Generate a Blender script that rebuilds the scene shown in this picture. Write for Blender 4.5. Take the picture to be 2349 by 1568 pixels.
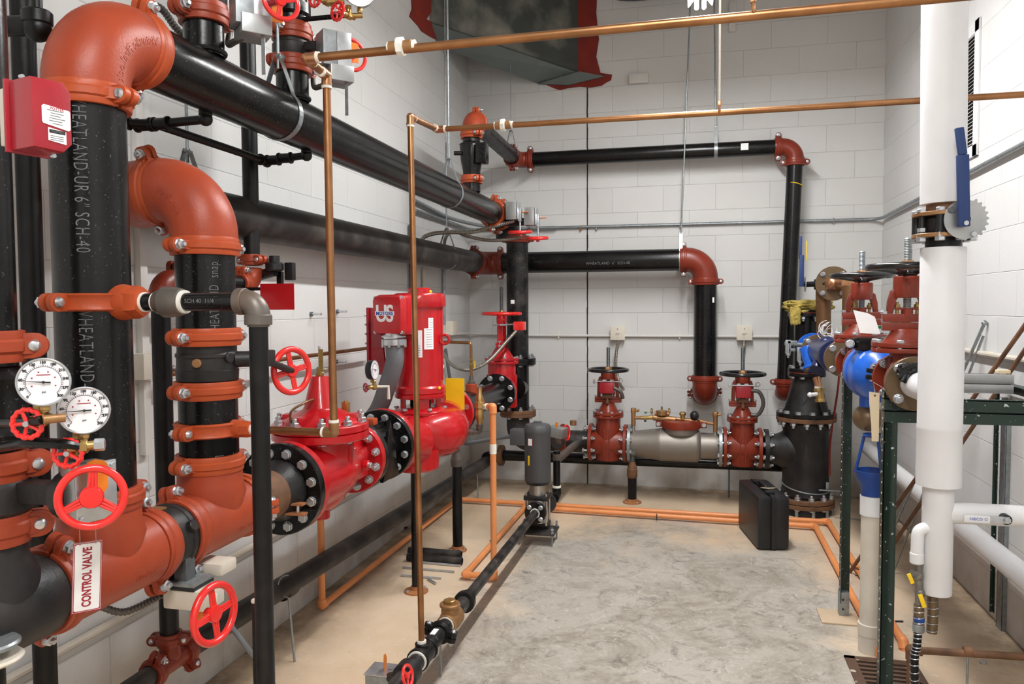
import bpy, bmesh, math, random
from mathutils import Vector as V, Matrix
random.seed(7)
for o in list(bpy.data.objects): bpy.data.objects.remove(o)
C = bpy.context.scene.collection
PI = math.pi
# ---------------------------------------------------------------- camera
W0, H0, FPX = 2349.0, 1568.0, 1742.9
YAW, PITCH, ROLL, CAMH = 0.234337, 0.0468185, -0.0051945, 1.48
_f = V((-math.sin(YAW)*math.cos(PITCH), math.cos(YAW)*math.cos(PITCH), -math.sin(PITCH)))
_r = V((math.cos(YAW), math.sin(YAW), 0)); _u = _r.cross(_f)
R_ = _r*math.cos(ROLL)+_u*math.sin(ROLL); U_ = -_r*math.sin(ROLL)+_u*math.cos(ROLL)
cam = bpy.data.cameras.new('camera'); camo = bpy.data.objects.new('camera', cam); C.objects.link(camo)
cam.sensor_width = 36.0; cam.lens = FPX/W0*36.0; cam.clip_start = 0.05
m = Matrix((R_, U_, -_f)).transposed().to_4x4(); m.translation = (0, 0, CAMH)
camo.matrix_world = m; bpy.context.scene.camera = camo
def at(px, py, X=None, Y=None, Z=None):
    """point of the room seen at a pixel of the photo, on a known wall / pipe / floor plane"""
    d = _f + R_*((px-W0/2)/FPX) - U_*((py-H0/2)/FPX)
    t = X/d.x if X is not None else (Y/d.y if Y is not None else (Z-CAMH)/d.z)
    return V((0, 0, CAMH)) + d*t
# ---------------------------------------------------------------- world, lights, exposure
sc = bpy.context.scene
w = bpy.data.worlds.new('world'); sc.world = w; w.use_nodes = True
w.node_tree.nodes['Background'].inputs[0].default_value = (0.9, 0.92, 1, 1)
w.node_tree.nodes['Background'].inputs[1].default_value = 0.05
sc.view_settings.view_transform = 'Standard'; sc.view_settings.look = 'None'
sc.view_settings.gamma = 1; sc.view_settings.use_curve_mapping = False
sc.view_settings.exposure = 0.88
sc.cycles.max_bounces = 8
def area(name, loc, sx, sy, power, col=(0.975, 0.985, 1), rot=(0, 0, 0)):
    l = bpy.data.lights.new(name, 'AREA'); l.shape = 'RECTANGLE'; l.size = sx; l.size_y = sy
    l.energy = power; l.color = col
    o = bpy.data.objects.new(name, l); C.objects.link(o); o.location = loc; o.rotation_euler = rot
    return o
XL, XR, YB, YF, ZC = -1.866, 1.385, 6.252, -2.6, 4.3
FIX = [(0.03, 2.45, 4.88, 3.36), (0.03, -1.6, 0.83, 3.36)]       # strip fixtures: x, y0, y1, z
area('fluorescent_light', (0.03, 3.665, 3.268), 0.09, 2.38, 42)
area('fluorescent_light_behind', (0.03, -0.38, 3.268), 0.09, 2.38, 46)
# ---------------------------------------------------------------- materials
MATS = {}
def nodes(mt):
    mt.use_nodes = True; nt = mt.node_tree; return nt, nt.nodes, nt.links, nt.nodes['Principled BSDF']
def lin(c):
    return tuple(((x/255)/12.92 if x/255 <= 0.04045 else ((x/255+0.055)/1.055)**2.4) for x in c)
def mat(name, rgb, rough=0.5, metal=0.0, var=0.12, scale=8.0, bump=0.0, bscale=60.0, spots=None, spot_amt=0.5, spot_scale=40.0, coat=0.0, dirt=None, dirt_amt=0.0, dirt_scale=5.0, spec=0.5):
    """procedural paint/metal: base colour with noise variation, optional specks and dirt, bump"""
    mt = bpy.data.materials.new(name); nt, N, L, P = nodes(mt)
    c = lin(rgb)
    tc = N.new('ShaderNodeTexCoord')
    n1 = N.new('ShaderNodeTexNoise'); n1.inputs['Scale'].default_value = scale; n1.inputs['Detail'].default_value = 6
    L.new(tc.outputs['Object'], n1.inputs['Vector'])
    r1 = N.new('ShaderNodeValToRGB'); r1.color_ramp.elements[0].position = 0.3; r1.color_ramp.elements[1].position = 0.7
    r1.color_ramp.elements[0].color = tuple(max(0, x*(1-var)) for x in c)+(1,)
    r1.color_ramp.elements[1].color = tuple(min(1, x*(1+var)+0.003*var) for x in c)+(1,)
    L.new(n1.outputs['Fac'], r1.inputs[0]); out = r1.outputs[0]
    def over(out, col, sc_, lo, hi, amt, det=4):
        n = N.new('ShaderNodeTexNoise'); n.inputs['Scale'].default_value = sc_; n.inputs['Detail'].default_value = det
        L.new(tc.outputs['Object'], n.inputs['Vector'])
        r = N.new('ShaderNodeMapRange'); r.inputs[1].default_value = lo; r.inputs[2].default_value = hi; r.inputs[4].default_value = amt
        L.new(n.outputs['Fac'], r.inputs[0])
        mx = N.new('ShaderNodeMix'); mx.data_type = 'RGBA'; mx.inputs[7].default_value = lin(col)+(1,)
        L.new(r.outputs[0], mx.inputs[0]); L.new(out, mx.inputs[6]); return mx.outputs[2]
    if dirt: out = over(out, dirt, dirt_scale, 0.45, 0.75, dirt_amt, 8)
    if spots: out = over(out, spots, spot_scale, 0.66, 0.72, spot_amt, 2)
    L.new(out, P.inputs['Base Color'])
    P.inputs['Roughness'].default_value = rough; P.inputs['Metallic'].default_value = metal
    P.inputs['Specular IOR Level'].default_value = spec
    if coat: P.inputs['Coat Weight'].default_value = coat; P.inputs['Coat Roughness'].default_value = 0.08
    if bump:
        n2 = N.new('ShaderNodeTexNoise'); n2.inputs['Scale'].default_value = bscale; n2.inputs['Detail'].default_value = 3
        L.new(tc.outputs['Object'], n2.inputs['Vector'])
        b = N.new('ShaderNodeBump'); b.inputs['Strength'].default_value = bump; b.inputs['Distance'].default_value = 0.002
        L.new(n2.outputs['Fac'], b.inputs['Height']); L.new(b.outputs[0], P.inputs['Normal'])
    MATS[name] = mt; return mt
mat('black', (9, 9, 10), 0.25, spec=0.34, var=0.25, dirt=(44, 42, 41), dirt_amt=0.25, dirt_scale=9, spots=(120, 118, 115), spot_amt=0.3, spot_scale=150, bump=0.12, bscale=90)
mat('black_dull', (8, 8, 9), 0.38, spec=0.34, var=0.25, dirt=(46, 44, 43), dirt_amt=0.3, dirt_scale=20, bump=0.2, bscale=80)
mat('black_dusty', (18, 17, 18), 0.42, spec=0.35, var=0.3, dirt=(100, 94, 88), dirt_amt=0.45, dirt_scale=10, spots=(150, 145, 135), spot_amt=0.4, spot_scale=60, bump=0.2)
mat('grey_dusty', (34, 32, 31), 0.5, spec=0.35, var=0.2, dirt=(104, 97, 90), dirt_amt=0.6, dirt_scale=5, bump=0.2)
mat('cast_iron', (46, 44, 44), 0.6, spec=0.35, var=0.2, dirt=(88, 78, 70), dirt_amt=0.4, dirt_scale=8, bump=0.5, bscale=120)
mat('cast_dark', (26, 25, 26), 0.45, spec=0.4, var=0.2, dirt=(66, 58, 52), dirt_amt=0.4, dirt_scale=9, bump=0.4, bscale=120)
mat('iron_grey', (98, 92, 86), 0.42, 0.35, var=0.2, dirt=(120, 86, 60), dirt_amt=0.3, dirt_scale=12, bump=0.3)
mat('rusty', (112, 78, 52), 0.7, var=0.3, dirt=(60, 42, 32), dirt_amt=0.7, dirt_scale=14, bump=0.5)
mat('rust_orange', (165, 105, 62), 0.7, var=0.25, dirt=(110, 70, 42), dirt_amt=0.6, dirt_scale=16, bump=0.4)
mat('orange', (162, 66, 38), 0.4, spec=0.36, var=0.10, scale=5, dirt=(120, 52, 38), dirt_amt=0.6, dirt_scale=5, bump=0.25, bscale=150)
mat('orange_bright', (176, 76, 38), 0.4, spec=0.36, var=0.10, scale=9, dirt=(150, 60, 34), dirt_amt=0.4, dirt_scale=16, bump=0.2, bscale=150)
mat('oxide', (128, 46, 28), 0.34, spec=0.4, var=0.12, scale=9, dirt=(98, 42, 32), dirt_amt=0.4, dirt_scale=16, bump=0.25, bscale=140)
mat('red', (184, 18, 26), 0.28, spec=0.4, var=0.08, scale=6, coat=0.4, dirt=(150, 20, 26), dirt_amt=0.3, dirt_scale=8, bump=0.12, bscale=120)
mat('red_bright', (222, 38, 34), 0.25, var=0.05, coat=0.5)
mat('red_dark', (150, 18, 34), 0.35, var=0.08, coat=0.3, bump=0.15, bscale=200)
mat('copper', (160, 114, 76), 0.34, 0.85, var=0.22, scale=10, dirt=(118, 76, 42), dirt_amt=0.6, dirt_scale=9)
mat('copper_bright', (196, 146, 108), 0.3, 0.9, var=0.2, scale=14, dirt=(150, 96, 56), dirt_amt=0.4, dirt_scale=12)
mat('copper_brown', (122, 88, 58), 0.45, 0.6, var=0.25, scale=8, dirt=(84, 58, 38), dirt_amt=0.6, dirt_scale=8)
mat('brass', (176, 146, 90), 0.33, 0.75, var=0.2, dirt=(120, 92, 50), dirt_amt=0.4, dirt_scale=20)
mat('bronze', (158, 118, 78), 0.42, 0.5, var=0.2, dirt=(110, 76, 48), dirt_amt=0.5, dirt_scale=18, bump=0.3)
mat('bronze_flange', (116, 96, 72), 0.4, 0.5, var=0.2, dirt=(84, 62, 44), dirt_amt=0.5, dirt_scale=8, bump=0.2)
mat('zinc', (196, 200, 204), 0.3, 0.85, var=0.12, scale=30)
mat('galv', (150, 156, 158), 0.42, 0.7, var=0.18, scale=40)
mat('galv_dark', (104, 108, 110), 0.45, 0.6, var=0.2, scale=30)
mat('steel_plate', (176, 178, 178), 0.35, 0.8, var=0.15, scale=12)
mat('stainless', (190, 186, 180), 0.3, 0.9, var=0.06, scale=6, bump=0.05)
mat('bead_stainless', (140, 134, 126), 0.5, 0.7, var=0.06, scale=6)
mat('thread_grey', (120, 116, 110), 0.45, 0.5, var=0.2)
mat('white_tape', (232, 230, 220), 0.5, var=0.05)
mat('white_pvc', (218, 218, 219), 0.5, var=0.03, bump=0.1, bscale=20)
mat('off_white', (206, 198, 184), 0.5, var=0.06, dirt=(170, 158, 140), dirt_amt=0.4, dirt_scale=5)
mat('beige_box', (222, 214, 198), 0.5, var=0.04)
mat('cpvc', (228, 146, 88), 0.4, var=0.06, scale=6, dirt=(210, 122, 62), dirt_amt=0.3, dirt_scale=8)
mat('white_wall_paint', (214, 211, 206), 0.6, var=0.03)
mat('motor_grey', (74, 74, 76), 0.45, var=0.08, bump=0.15)
mat('conduit_grey', (104, 106, 110), 0.45, var=0.08)
mat('flex_metal', (150, 144, 134), 0.4, 0.7, var=0.15)
mat('dark_flex', (92, 88, 84), 0.45, 0.5, var=0.15)
mat('handwheel_black', (16, 16, 18), 0.25, var=0.1, coat=0.3)
mat('plastic_black', (22, 22, 24), 0.42, var=0.15, bump=0.25, bscale=300)
mat('blue', (16, 92, 196), 0.32, var=0.08, coat=0.3, spots=(220, 226, 236), spot_amt=0.5, spot_scale=16)
mat('blue_plastic', (16, 62, 136), 0.4, var=0.08)
mat('navy', (26, 36, 78), 0.35, var=0.1, coat=0.2)
mat('navy_lever', (26, 52, 104), 0.45, var=0.1)
mat('green_angle', (14, 40, 32), 0.4, var=0.15, spots=(200, 210, 205), spot_amt=0.9, spot_scale=55, coat=0.2)
mat('green_plastic', (20, 120, 74), 0.4)
mat('yellow', (236, 196, 24), 0.45, var=0.04)
mat('wool', (170, 150, 74), 0.9, var=0.35, scale=30, bump=1.0, bscale=60)
mat('orange_flag', (226, 124, 22), 0.5, var=0.06)
mat('paper', (240, 240, 240), 0.6, var=0.03)
mat('manila', (222, 204, 172), 0.6, var=0.05, dirt=(190, 160, 120), dirt_amt=0.3)
mat('ink', (30, 30, 32), 0.6, var=0)
mat('ink_red', (160, 28, 48), 0.5, var=0)
mat('ink_blue', (44, 78, 170), 0.5, var=0)
mat('mark_grey', (98, 100, 104), 0.6, var=0.2)
mat('dial', (232, 230, 234), 0.35, var=0.02, coat=0.5)
mat('caulk_red', (128, 34, 20), 0.75, var=0.15, bump=0.8, bscale=40)
mat('duct_grey', (72, 76, 72), 0.6, 0.2, var=0.12, dirt=(176, 172, 160), dirt_amt=0.75, dirt_scale=3.0)
mat('duct_light', (110, 118, 116), 0.5, 0.3, var=0.08)
mat('grate', (88, 62, 46), 0.6, var=0.3, scale=20, dirt=(50, 34, 26), dirt_amt=0.6, dirt_scale=20, spots=(200, 190, 170), spot_amt=0.9, spot_scale=18, bump=0.4)
mat('dusty_plate', (190, 168, 140), 0.6, var=0.1)
mat('debris', (64, 56, 46), 0.8, var=0.4)
mat('joint_black', (20, 20, 20), 0.8)
mat('fixture_white', (225, 225, 222), 0.4)
def emis(name, rgb, s):
    mt = bpy.data.materials.new(name); nt, N, L, P = nodes(mt)
    P.inputs['Base Color'].default_value = (1, 1, 1, 1); P.inputs['Emission Color'].default_value = rgb+(1,); P.inputs['Emission Strength'].default_value = s
    MATS[name] = mt
emis('tube_glow', (1, 0.97, 0.93), 22)
def wall_mat(name, ax, off, base=(213, 213, 211), dirty=0.0, mort=0.86):
    """painted concrete block: 0.406 x 0.203 m running bond; ax = world axis along the wall"""
    mt = bpy.data.materials.new(name); nt, N, L, P = nodes(mt)
    geo = N.new('ShaderNodeNewGeometry'); sep = N.new('ShaderNodeSeparateXYZ'); L.new(geo.outputs['Position'], sep.inputs[0])
    sub = N.new('ShaderNodeMath'); sub.operation = 'SUBTRACT'; sub.inputs[1].default_value = off; L.new(sep.outputs[ax], sub.inputs[0])
    cmb = N.new('ShaderNodeCombineXYZ'); L.new(sub.outputs[0], cmb.inputs[0]); L.new(sep.outputs[2], cmb.inputs[1])
    br = N.new('ShaderNodeTexBrick'); br.offset = 0.5; br.offset_frequency = 2; br.squash = 1
    br.inputs['Scale'].default_value = 1; br.inputs['Brick Width'].default_value = 0.4064; br.inputs['Row Height'].default_value = 0.2032
    br.inputs['Mortar Size'].default_value = 0.0028; br.inputs['Mortar Smooth'].default_value = 0.8; br.inputs['Bias'].default_value = 0
    b = lin(base)
    br.inputs['Color1'].default_value = b+(1,); br.inputs['Color2'].default_value = tuple(x*0.965 for x in b)+(1,)
    br.inputs['Mortar'].default_value = tuple(x*mort for x in b)+(1,)
    L.new(cmb.outputs[0], br.inputs['Vector'])
    n = N.new('ShaderNodeTexNoise'); n.inputs['Scale'].default_value = 1.7; n.inputs['Detail'].default_value = 6; L.new(geo.outputs['Position'], n.inputs['Vector'])
    r = N.new('ShaderNodeMapRange'); r.inputs[1].default_value = 0.45; r.inputs[2].default_value = 0.8; r.inputs[4].default_value = 0.22; L.new(n.outputs['Fac'], r.inputs[0])
    mx = N.new('ShaderNodeMix'); mx.data_type = 'RGBA'; mx.inputs[7].default_value = tuple(x*0.84 for x in lin((206, 200, 192)))+(1,)
    L.new(r.outputs[0], mx.inputs[0]); L.new(br.outputs['Color'], mx.inputs[6]); out = mx.outputs[2]
    # splash dirt on the lowest courses
    n3 = N.new('ShaderNodeTexNoise'); n3.inputs['Scale'].default_value = 5; n3.inputs['Detail'].default_value = 7; L.new(geo.outputs['Position'], n3.inputs['Vector'])
    zr = N.new('ShaderNodeMapRange'); zr.inputs[1].default_value = 0.42; zr.inputs[2].default_value = 0.0; zr.inputs[4].default_value = 0.72+dirty; L.new(sep.outputs[2], zr.inputs[0])
    mu = N.new('ShaderNodeMath'); mu.operation = 'MULTIPLY'; L.new(zr.outputs[0], mu.inputs[0])
    nr = N.new('ShaderNodeMapRange'); nr.inputs[1].default_value = 0.35; nr.inputs[2].default_value = 0.68; nr.inputs[3].default_value = 0.15; L.new(n3.outputs['Fac'], nr.inputs[0])
    L.new(nr.outputs[0], mu.inputs[1])
    mx2 = N.new('ShaderNodeMix'); mx2.data_type = 'RGBA'; mx2.inputs[7].default_value = lin((134, 114, 88))+(1,)
    L.new(mu.outputs[0], mx2.inputs[0]); L.new(out, mx2.inputs[6]); L.new(mx2.outputs[2], P.inputs['Base Color'])
    P.inputs['Roughness'].default_value = 0.55
    n2 = N.new('ShaderNodeTexNoise'); n2.inputs['Scale'].default_value = 90; n2.inputs['Detail'].default_value = 4; L.new(geo.outputs['Position'], n2.inputs['Vector'])
    n4 = N.new('ShaderNodeTexNoise'); n4.inputs['Scale'].default_value = 3; L.new(geo.outputs['Position'], n4.inputs['Vector'])
    hm = N.new('ShaderNodeMath'); hm.operation = 'MULTIPLY_ADD'; hm.inputs[1].default_value = -1.6; L.new(br.outputs['Fac'], hm.inputs[0])
    h2 = N.new('ShaderNodeMath'); h2.operation = 'MULTIPLY_ADD'; h2.inputs[1].default_value = 0.35; L.new(n2.outputs['Fac'], h2.inputs[0]); L.new(n4.outputs['Fac'], h2.inputs[2])
    L.new(h2.outputs[0], hm.inputs[2])
    bp = N.new('ShaderNodeBump'); bp.inputs['Strength'].default_value = 0.55; bp.inputs['Distance'].default_value = 0.003
    L.new(hm.outputs[0], bp.inputs['Height']); L.new(bp.outputs[0], P.inputs['Normal'])
    MATS[name] = mt
wall_mat('wall_back', 0, -0.8502+0.2032)
wall_mat('wall_left', 1, 0.05, mort=0.92)
wall_mat('wall_right', 1, 0.12, base=(217, 217, 216), dirty=-0.15, mort=0.93)
def floor_mat():
    mt = bpy.data.materials.new('concrete_floor'); nt, N, L, P = nodes(mt)
    geo = N.new('ShaderNodeNewGeometry'); pos = geo.outputs['Position']
    sep = N.new('ShaderNodeSeparateXYZ'); L.new(pos, sep.inputs[0])
    def noise(s, d=6, rg=0.6, dist=0.0, vec=None):
        n = N.new('ShaderNodeTexNoise'); n.inputs['Scale'].default_value = s; n.inputs['Detail'].default_value = d
        n.inputs['Roughness'].default_value = rg; n.inputs['Distortion'].default_value = dist
        L.new(vec or pos, n.inputs['Vector']); return n.outputs['Fac']
    def rng(src, a, b, lo=0, hi=1):
        r = N.new('ShaderNodeMapRange'); r.inputs[1].default_value = a; r.inputs[2].default_value = b; r.inputs[3].default_value = lo; r.inputs[4].default_value = hi
        L.new(src, r.inputs[0]); return r.outputs[0]
    def mix(f, a, col):
        mx = N.new('ShaderNodeMix'); mx.data_type = 'RGBA'; L.new(f, mx.inputs[0])
        L.new(a, mx.inputs[6])
        mx.inputs[7].default_value = lin(col)+(1,); return mx.outputs[2]
    def op(o, a, b):
        mm = N.new('ShaderNodeMath'); mm.operation = o
        for i, x in enumerate((a, b)):
            if isinstance(x, (int, float)): mm.inputs[i].default_value = x
            else: L.new(x, mm.inputs[i])
        return mm.outputs[0]
    base = N.new('ShaderNodeRGB'); base.outputs[0].default_value = lin((214, 192, 164))+(1,)
    c = base.outputs[0]
    c = mix(rng(noise(1.3, 5, 0.6), 0.42, 0.7, 0, 0.6), c, (188, 160, 126))
    c = mix(rng(noise(9, 8, 0.7), 0.5, 0.75, 0, 0.35), c, (216, 204, 186))
    # trodden grey middle of the room: distance from its centre, broken up by noise
    dx = op('DIVIDE', op('ABSOLUTE', op('SUBTRACT', sep.outputs[0], -0.12), 0), 0.92)
    dy = op('DIVIDE', op('ABSOLUTE', op('SUBTRACT', sep.outputs[1], 2.9), 0), 2.15)
    d = op('POWER', op('ADD', op('POWER', dx, 4), op('POWER', dy, 4)), 0.25)
    d = op('ADD', d, op('MULTIPLY', op('SUBTRACT', noise(1.6, 10, 0.7), 0.5), 1.5))
    ins = rng(d, 1.15, 0.8)
    c = mix(ins, c, (172, 166, 155))
    c = mix(op('MULTIPLY', rng(noise(1.9, 12, 0.78, 1.2), 0.46, 0.62), op('MULTIPLY', ins, 0.75)), c, (126, 116, 100))
    c = mix(op('MULTIPLY', rng(noise(7, 14, 0.82, 1.6), 0.52, 0.66), op('MULTIPLY', ins, 0.9)), c, (92, 84, 76))
    c = mix(op('MULTIPLY', rng(noise(13, 12, 0.8, 2.2), 0.54, 0.68), op('MULTIPLY', ins, 0.7)), c, (206, 201, 190))
    c = mix(rng(noise(48, 4, 0.6, 1), 0.64, 0.7, 0, 0.6), c, (224, 220, 212))
    c = mix(rng(noise(30, 6, 0.7, 1), 0.62, 0.72, 0, 0.35), c, (120, 106, 90))
    # dirt collected along the left and back walls, plus shadow painted into its colour
    e1 = rng(sep.outputs[0], XL+0.42, XL+0.02); e2 = rng(sep.outputs[1], YB-0.45, YB-0.02); e3 = rng(sep.outputs[0], XR-0.4, XR)
    e = op('MAXIMUM', op('MAXIMUM', e1, e2), e3)
    e = op('MULTIPLY', e, rng(noise(4, 8, 0.7), 0.3, 0.6)); c = mix(op('MULTIPLY', e, 0.85), c, (98, 82, 62))
    L.new(c, P.inputs['Base Color'])
    rr = rng(noise(2.5, 5), 0.35, 0.7, 0.42, 0.68); L.new(rr, P.inputs['Roughness'])
    b = N.new('ShaderNodeBump'); b.inputs['Strength'].default_value = 0.25; b.inputs['Distance'].default_value = 0.003
    L.new(noise(18, 10, 0.7), b.inputs['Height']); L.new(b.outputs[0], P.inputs['Normal'])
    MATS['floor'] = mt
floor_mat()
# ---------------------------------------------------------------- mesh builder
def unit(a): return V(a).normalized()
def frame(o, z, x=None):
    z = unit(z)
    if x is None: x = V((0, 0, 1)) if abs(z.z) < 0.9 else V((1, 0, 0))
    x = V(x); x = (x - z*x.dot(z)).normalized(); y = z.cross(x)
    mm = Matrix((x, y, z)).transposed().to_4x4(); mm.translation = V(o); return mm
class MB:
    def __init__(s): s.bm = bmesh.new()
    def lathe(s, prof, M, seg=28, a0=0, a1=2*PI, cap=True):
        """prof: list of (radius, height) revolved about M's z axis"""
        full = abs(a1-a0-2*PI) < 1e-6; n = seg if full else seg+1
        rings = []
        for r, h in prof:
            if r < 1e-6: rings.append([s.bm.verts.new(M @ V((0, 0, h)))]); continue
            rings.append([s.bm.verts.new(M @ V((r*math.cos(a0+(a1-a0)*i/seg), r*math.sin(a0+(a1-a0)*i/seg), h))) for i in range(n)])
        for A, B in zip(rings, rings[1:]):
            m_ = seg
            for i in range(m_):
                j = (i+1) % n
                if len(A) == 1 and len(B) == 1: continue
                if len(A) == 1: s.face(A[0], B[j], B[i]) if False else s.face(A[0], B[i], B[j])
                elif len(B) == 1: s.face(A[i], B[0], A[j])
                else: s.face(A[i], B[i], B[j], A[j])
        if cap:
            for q in (rings[0], rings[-1]):
                if len(q) > 2 and full: s.face(*q)
            if not full:
                s.face(*[q[0] for q in rings if len(q) > 1]); s.face(*[q[-1] for q in rings if len(q) > 1])
        return s
    def face(s, *v):
        try: s.bm.faces.new(v)
        except ValueError: pass
    def cyl(s, p0, p1, r, r1=None, seg=24, bev=0.0):
        p0, p1 = V(p0), V(p1); L_ = (p1-p0).length; M = frame(p0, p1-p0); r1 = r if r1 is None else r1
        if bev: s.lathe([(r-bev, 0), (r, bev), (r1, L_-bev), (r1-bev, L_)], M, seg)
        else: s.lathe([(r, 0), (r1, L_)], M, seg)
        return s
    def hollow(s, p0, p1, r, ri, seg=24):
        p0, p1 = V(p0), V(p1); L_ = (p1-p0).length
        s.lathe([(ri, 0), (r, 0), (r, L_), (ri, L_), (ri, 0)], frame(p0, p1-p0), seg, cap=False); return s
    def sphere(s, c, r, seg=20, sz=1.0, axis=(0, 0, 1)):
        n = seg//2; s.lathe([(r*math.sin(PI*i/n), -r*sz*math.cos(PI*i/n)) for i in range(n+1)], frame(c, axis), seg); return s
    def tube(s, pts, r, seg=12, rf=None, cap=True):
        pts = [V(p) for p in pts]; n = len(pts); tang = []
        for i in range(n):
            a = pts[max(0, i-1)]; b = pts[min(n-1, i+1)]; tang.append((b-a).normalized())
        x = V((0, 0, 1)) if abs(tang[0].z) < 0.9 else V((1, 0, 0)); rings = []
        for i in range(n):
            t = tang[i]; x = (x - t*x.dot(t)).normalized(); y = t.cross(x); rr = rf(i/(n-1)) if rf else r
            rings.append([s.bm.verts.new(pts[i]+(x*math.cos(2*PI*k/seg)+y*math.sin(2*PI*k/seg))*rr) for k in range(seg)])
        for A, B in zip(rings, rings[1:]):
            for k in range(seg): s.face(A[k], A[(k+1) % seg], B[(k+1) % seg], B[k])
        if cap: s.face(*rings[0]); s.face(*rings[-1])
        return s
    def box(s, c, size, M=None, bev=0.0):
        """box centred at c (in M's space) """
        M = M or Matrix(); c = V(c); hx, hy, hz = [q/2 for q in size]
        vs = [s.bm.verts.new(M @ (c+V((x*hx, y*hy, z*hz)))) for z in (-1, 1) for y in (-1, 1) for x in (-1, 1)]
        fs = []
        for idx in ((0, 2, 3, 1), (4, 5, 7, 6), (0, 1, 5, 4), (2, 6, 7, 3), (0, 4, 6, 2), (1, 3, 7, 5)):
            fs.append(s.bm.faces.new([vs[i] for i in idx]))
        if bev:
            es = list({e for f in fs for e in f.edges})
            bmesh.ops.bevel(s.bm, geom=es, offset=bev, segments=2, affect='EDGES', profile=0.6)
        return s
    def prism(s, outline, h0, h1, M=None, bev=0.0, scale_top=1.0):
        """outline of (x, y) extruded along M's z from h0 to h1"""
        M = M or Matrix(); a = [s.bm.verts.new(M @ V((x, y, h0))) for x, y in outline]
        b = [s.bm.verts.new(M @ V((x*scale_top, y*scale_top, h1))) for x, y in outline]; n = len(a)
        fs = [s.bm.faces.new(a[::-1]), s.bm.faces.new(b)]
        for i in range(n): fs.append(s.bm.faces.new((a[i], a[(i+1) % n], b[(i+1) % n], b[i])))
        if bev:
            es = list({e for f in fs[:2] for e in f.edges}); bmesh.ops.bevel(s.bm, geom=es, offset=bev, segments=2, affect='EDGES', profile=0.6)
        return s
    def torus(s, R, r, M, seg=40, rs=12, a0=0, a1=2*PI, sy=1.0):
        full = abs(a1-a0-2*PI) < 1e-6; n = seg if full else seg+1; rings = []
        for i in range(n):
            a = a0+(a1-a0)*i/seg
            rings.append([s.bm.verts.new(M @ V(((R+r*math.cos(2*PI*k/rs))*math.cos(a), (R+r*math.cos(2*PI*k/rs))*math.sin(a), r*sy*math.sin(2*PI*k/rs)))) for k in range(rs)])
        for i in range(seg):
            A, B = rings[i], rings[(i+1) % n]
            for k in range(rs): s.face(A[k], B[k], B[(k+1) % rs], A[(k+1) % rs])
        if not full: s.face(*rings[0]); s.face(*rings[-1])
        return s
    def hexa(s, c, axis, r, h): s.lathe([(r*0.96, 0), (r, h*0.12), (r, h*0.88), (r*0.9, h)], frame(c, axis), 6); return s
    def merge_mesh(s, me, M):
        me.transform(M); s.bm.from_mesh(me); return s
def finish(bm, name, material, org):
    bmesh.ops.remove_doubles(bm, verts=bm.verts, dist=1e-6)
    bmesh.ops.recalc_face_normals(bm, faces=bm.faces)
    bm.normal_update()
    for e in bm.edges:
        if len(e.link_faces) == 2 and e.calc_face_angle(0) > 0.62: e.smooth = False
    for f in bm.faces: f.smooth = True
    bmesh.ops.translate(bm, verts=bm.verts, vec=-V(org))
    me = bpy.data.meshes.new(name); bm.to_mesh(me); bm.free()
    me.materials.append(MATS[material] if isinstance(material, str) else material); return me
class T:
    """a thing: an Empty at its place that parents its parts (geometry given in world coordinates)"""
    def __init__(s, name, label, cat, org, group=None):
        s.org = V(org); s.o = bpy.data.objects.new(name, None); C.objects.link(s.o); s.o.location = s.org
        s.o.empty_display_size = 0.05; s.o['label'] = label; s.o['category'] = cat
        if group: s.o['group'] = group
    def part(s, name, mb, material, parent=None, label=None):
        o = bpy.data.objects.new(name, finish(mb.bm, name, material, s.org)); C.objects.link(o); o.parent = parent or s.o
        if label: o['label'] = label
        return o
    def inst(s, name, me, M, parent=None):
        o = bpy.data.objects.new(name, me); C.objects.link(o); o.parent = parent or s.o
        mm = M.copy(); mm.translation = mm.translation - s.org; o.matrix_local = mm; return o
def solo(name, mb, material, label, cat, org=None, group=None):
    if org is None:
        vs = [v.co for v in mb.bm.verts]; org = sum(vs, V((0, 0, 0)))/len(vs)
    o = bpy.data.objects.new(name, finish(mb.bm, name, material, org)); C.objects.link(o); o.location = org
    o['label'] = label; o['category'] = cat
    if group: o['group'] = group
    return o
def sub(o, name, mb, material):
    """a part of a thing that is one mesh"""
    c = bpy.data.objects.new(name, finish(mb.bm, name, material, o.location)); C.objects.link(c); c.parent = o; return c
def struct(name, mb, material):
    o = bpy.data.objects.new(name, finish(mb.bm, name, material, (0, 0, 0))); C.objects.link(o); o['kind'] = 'structure'; return o
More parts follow.
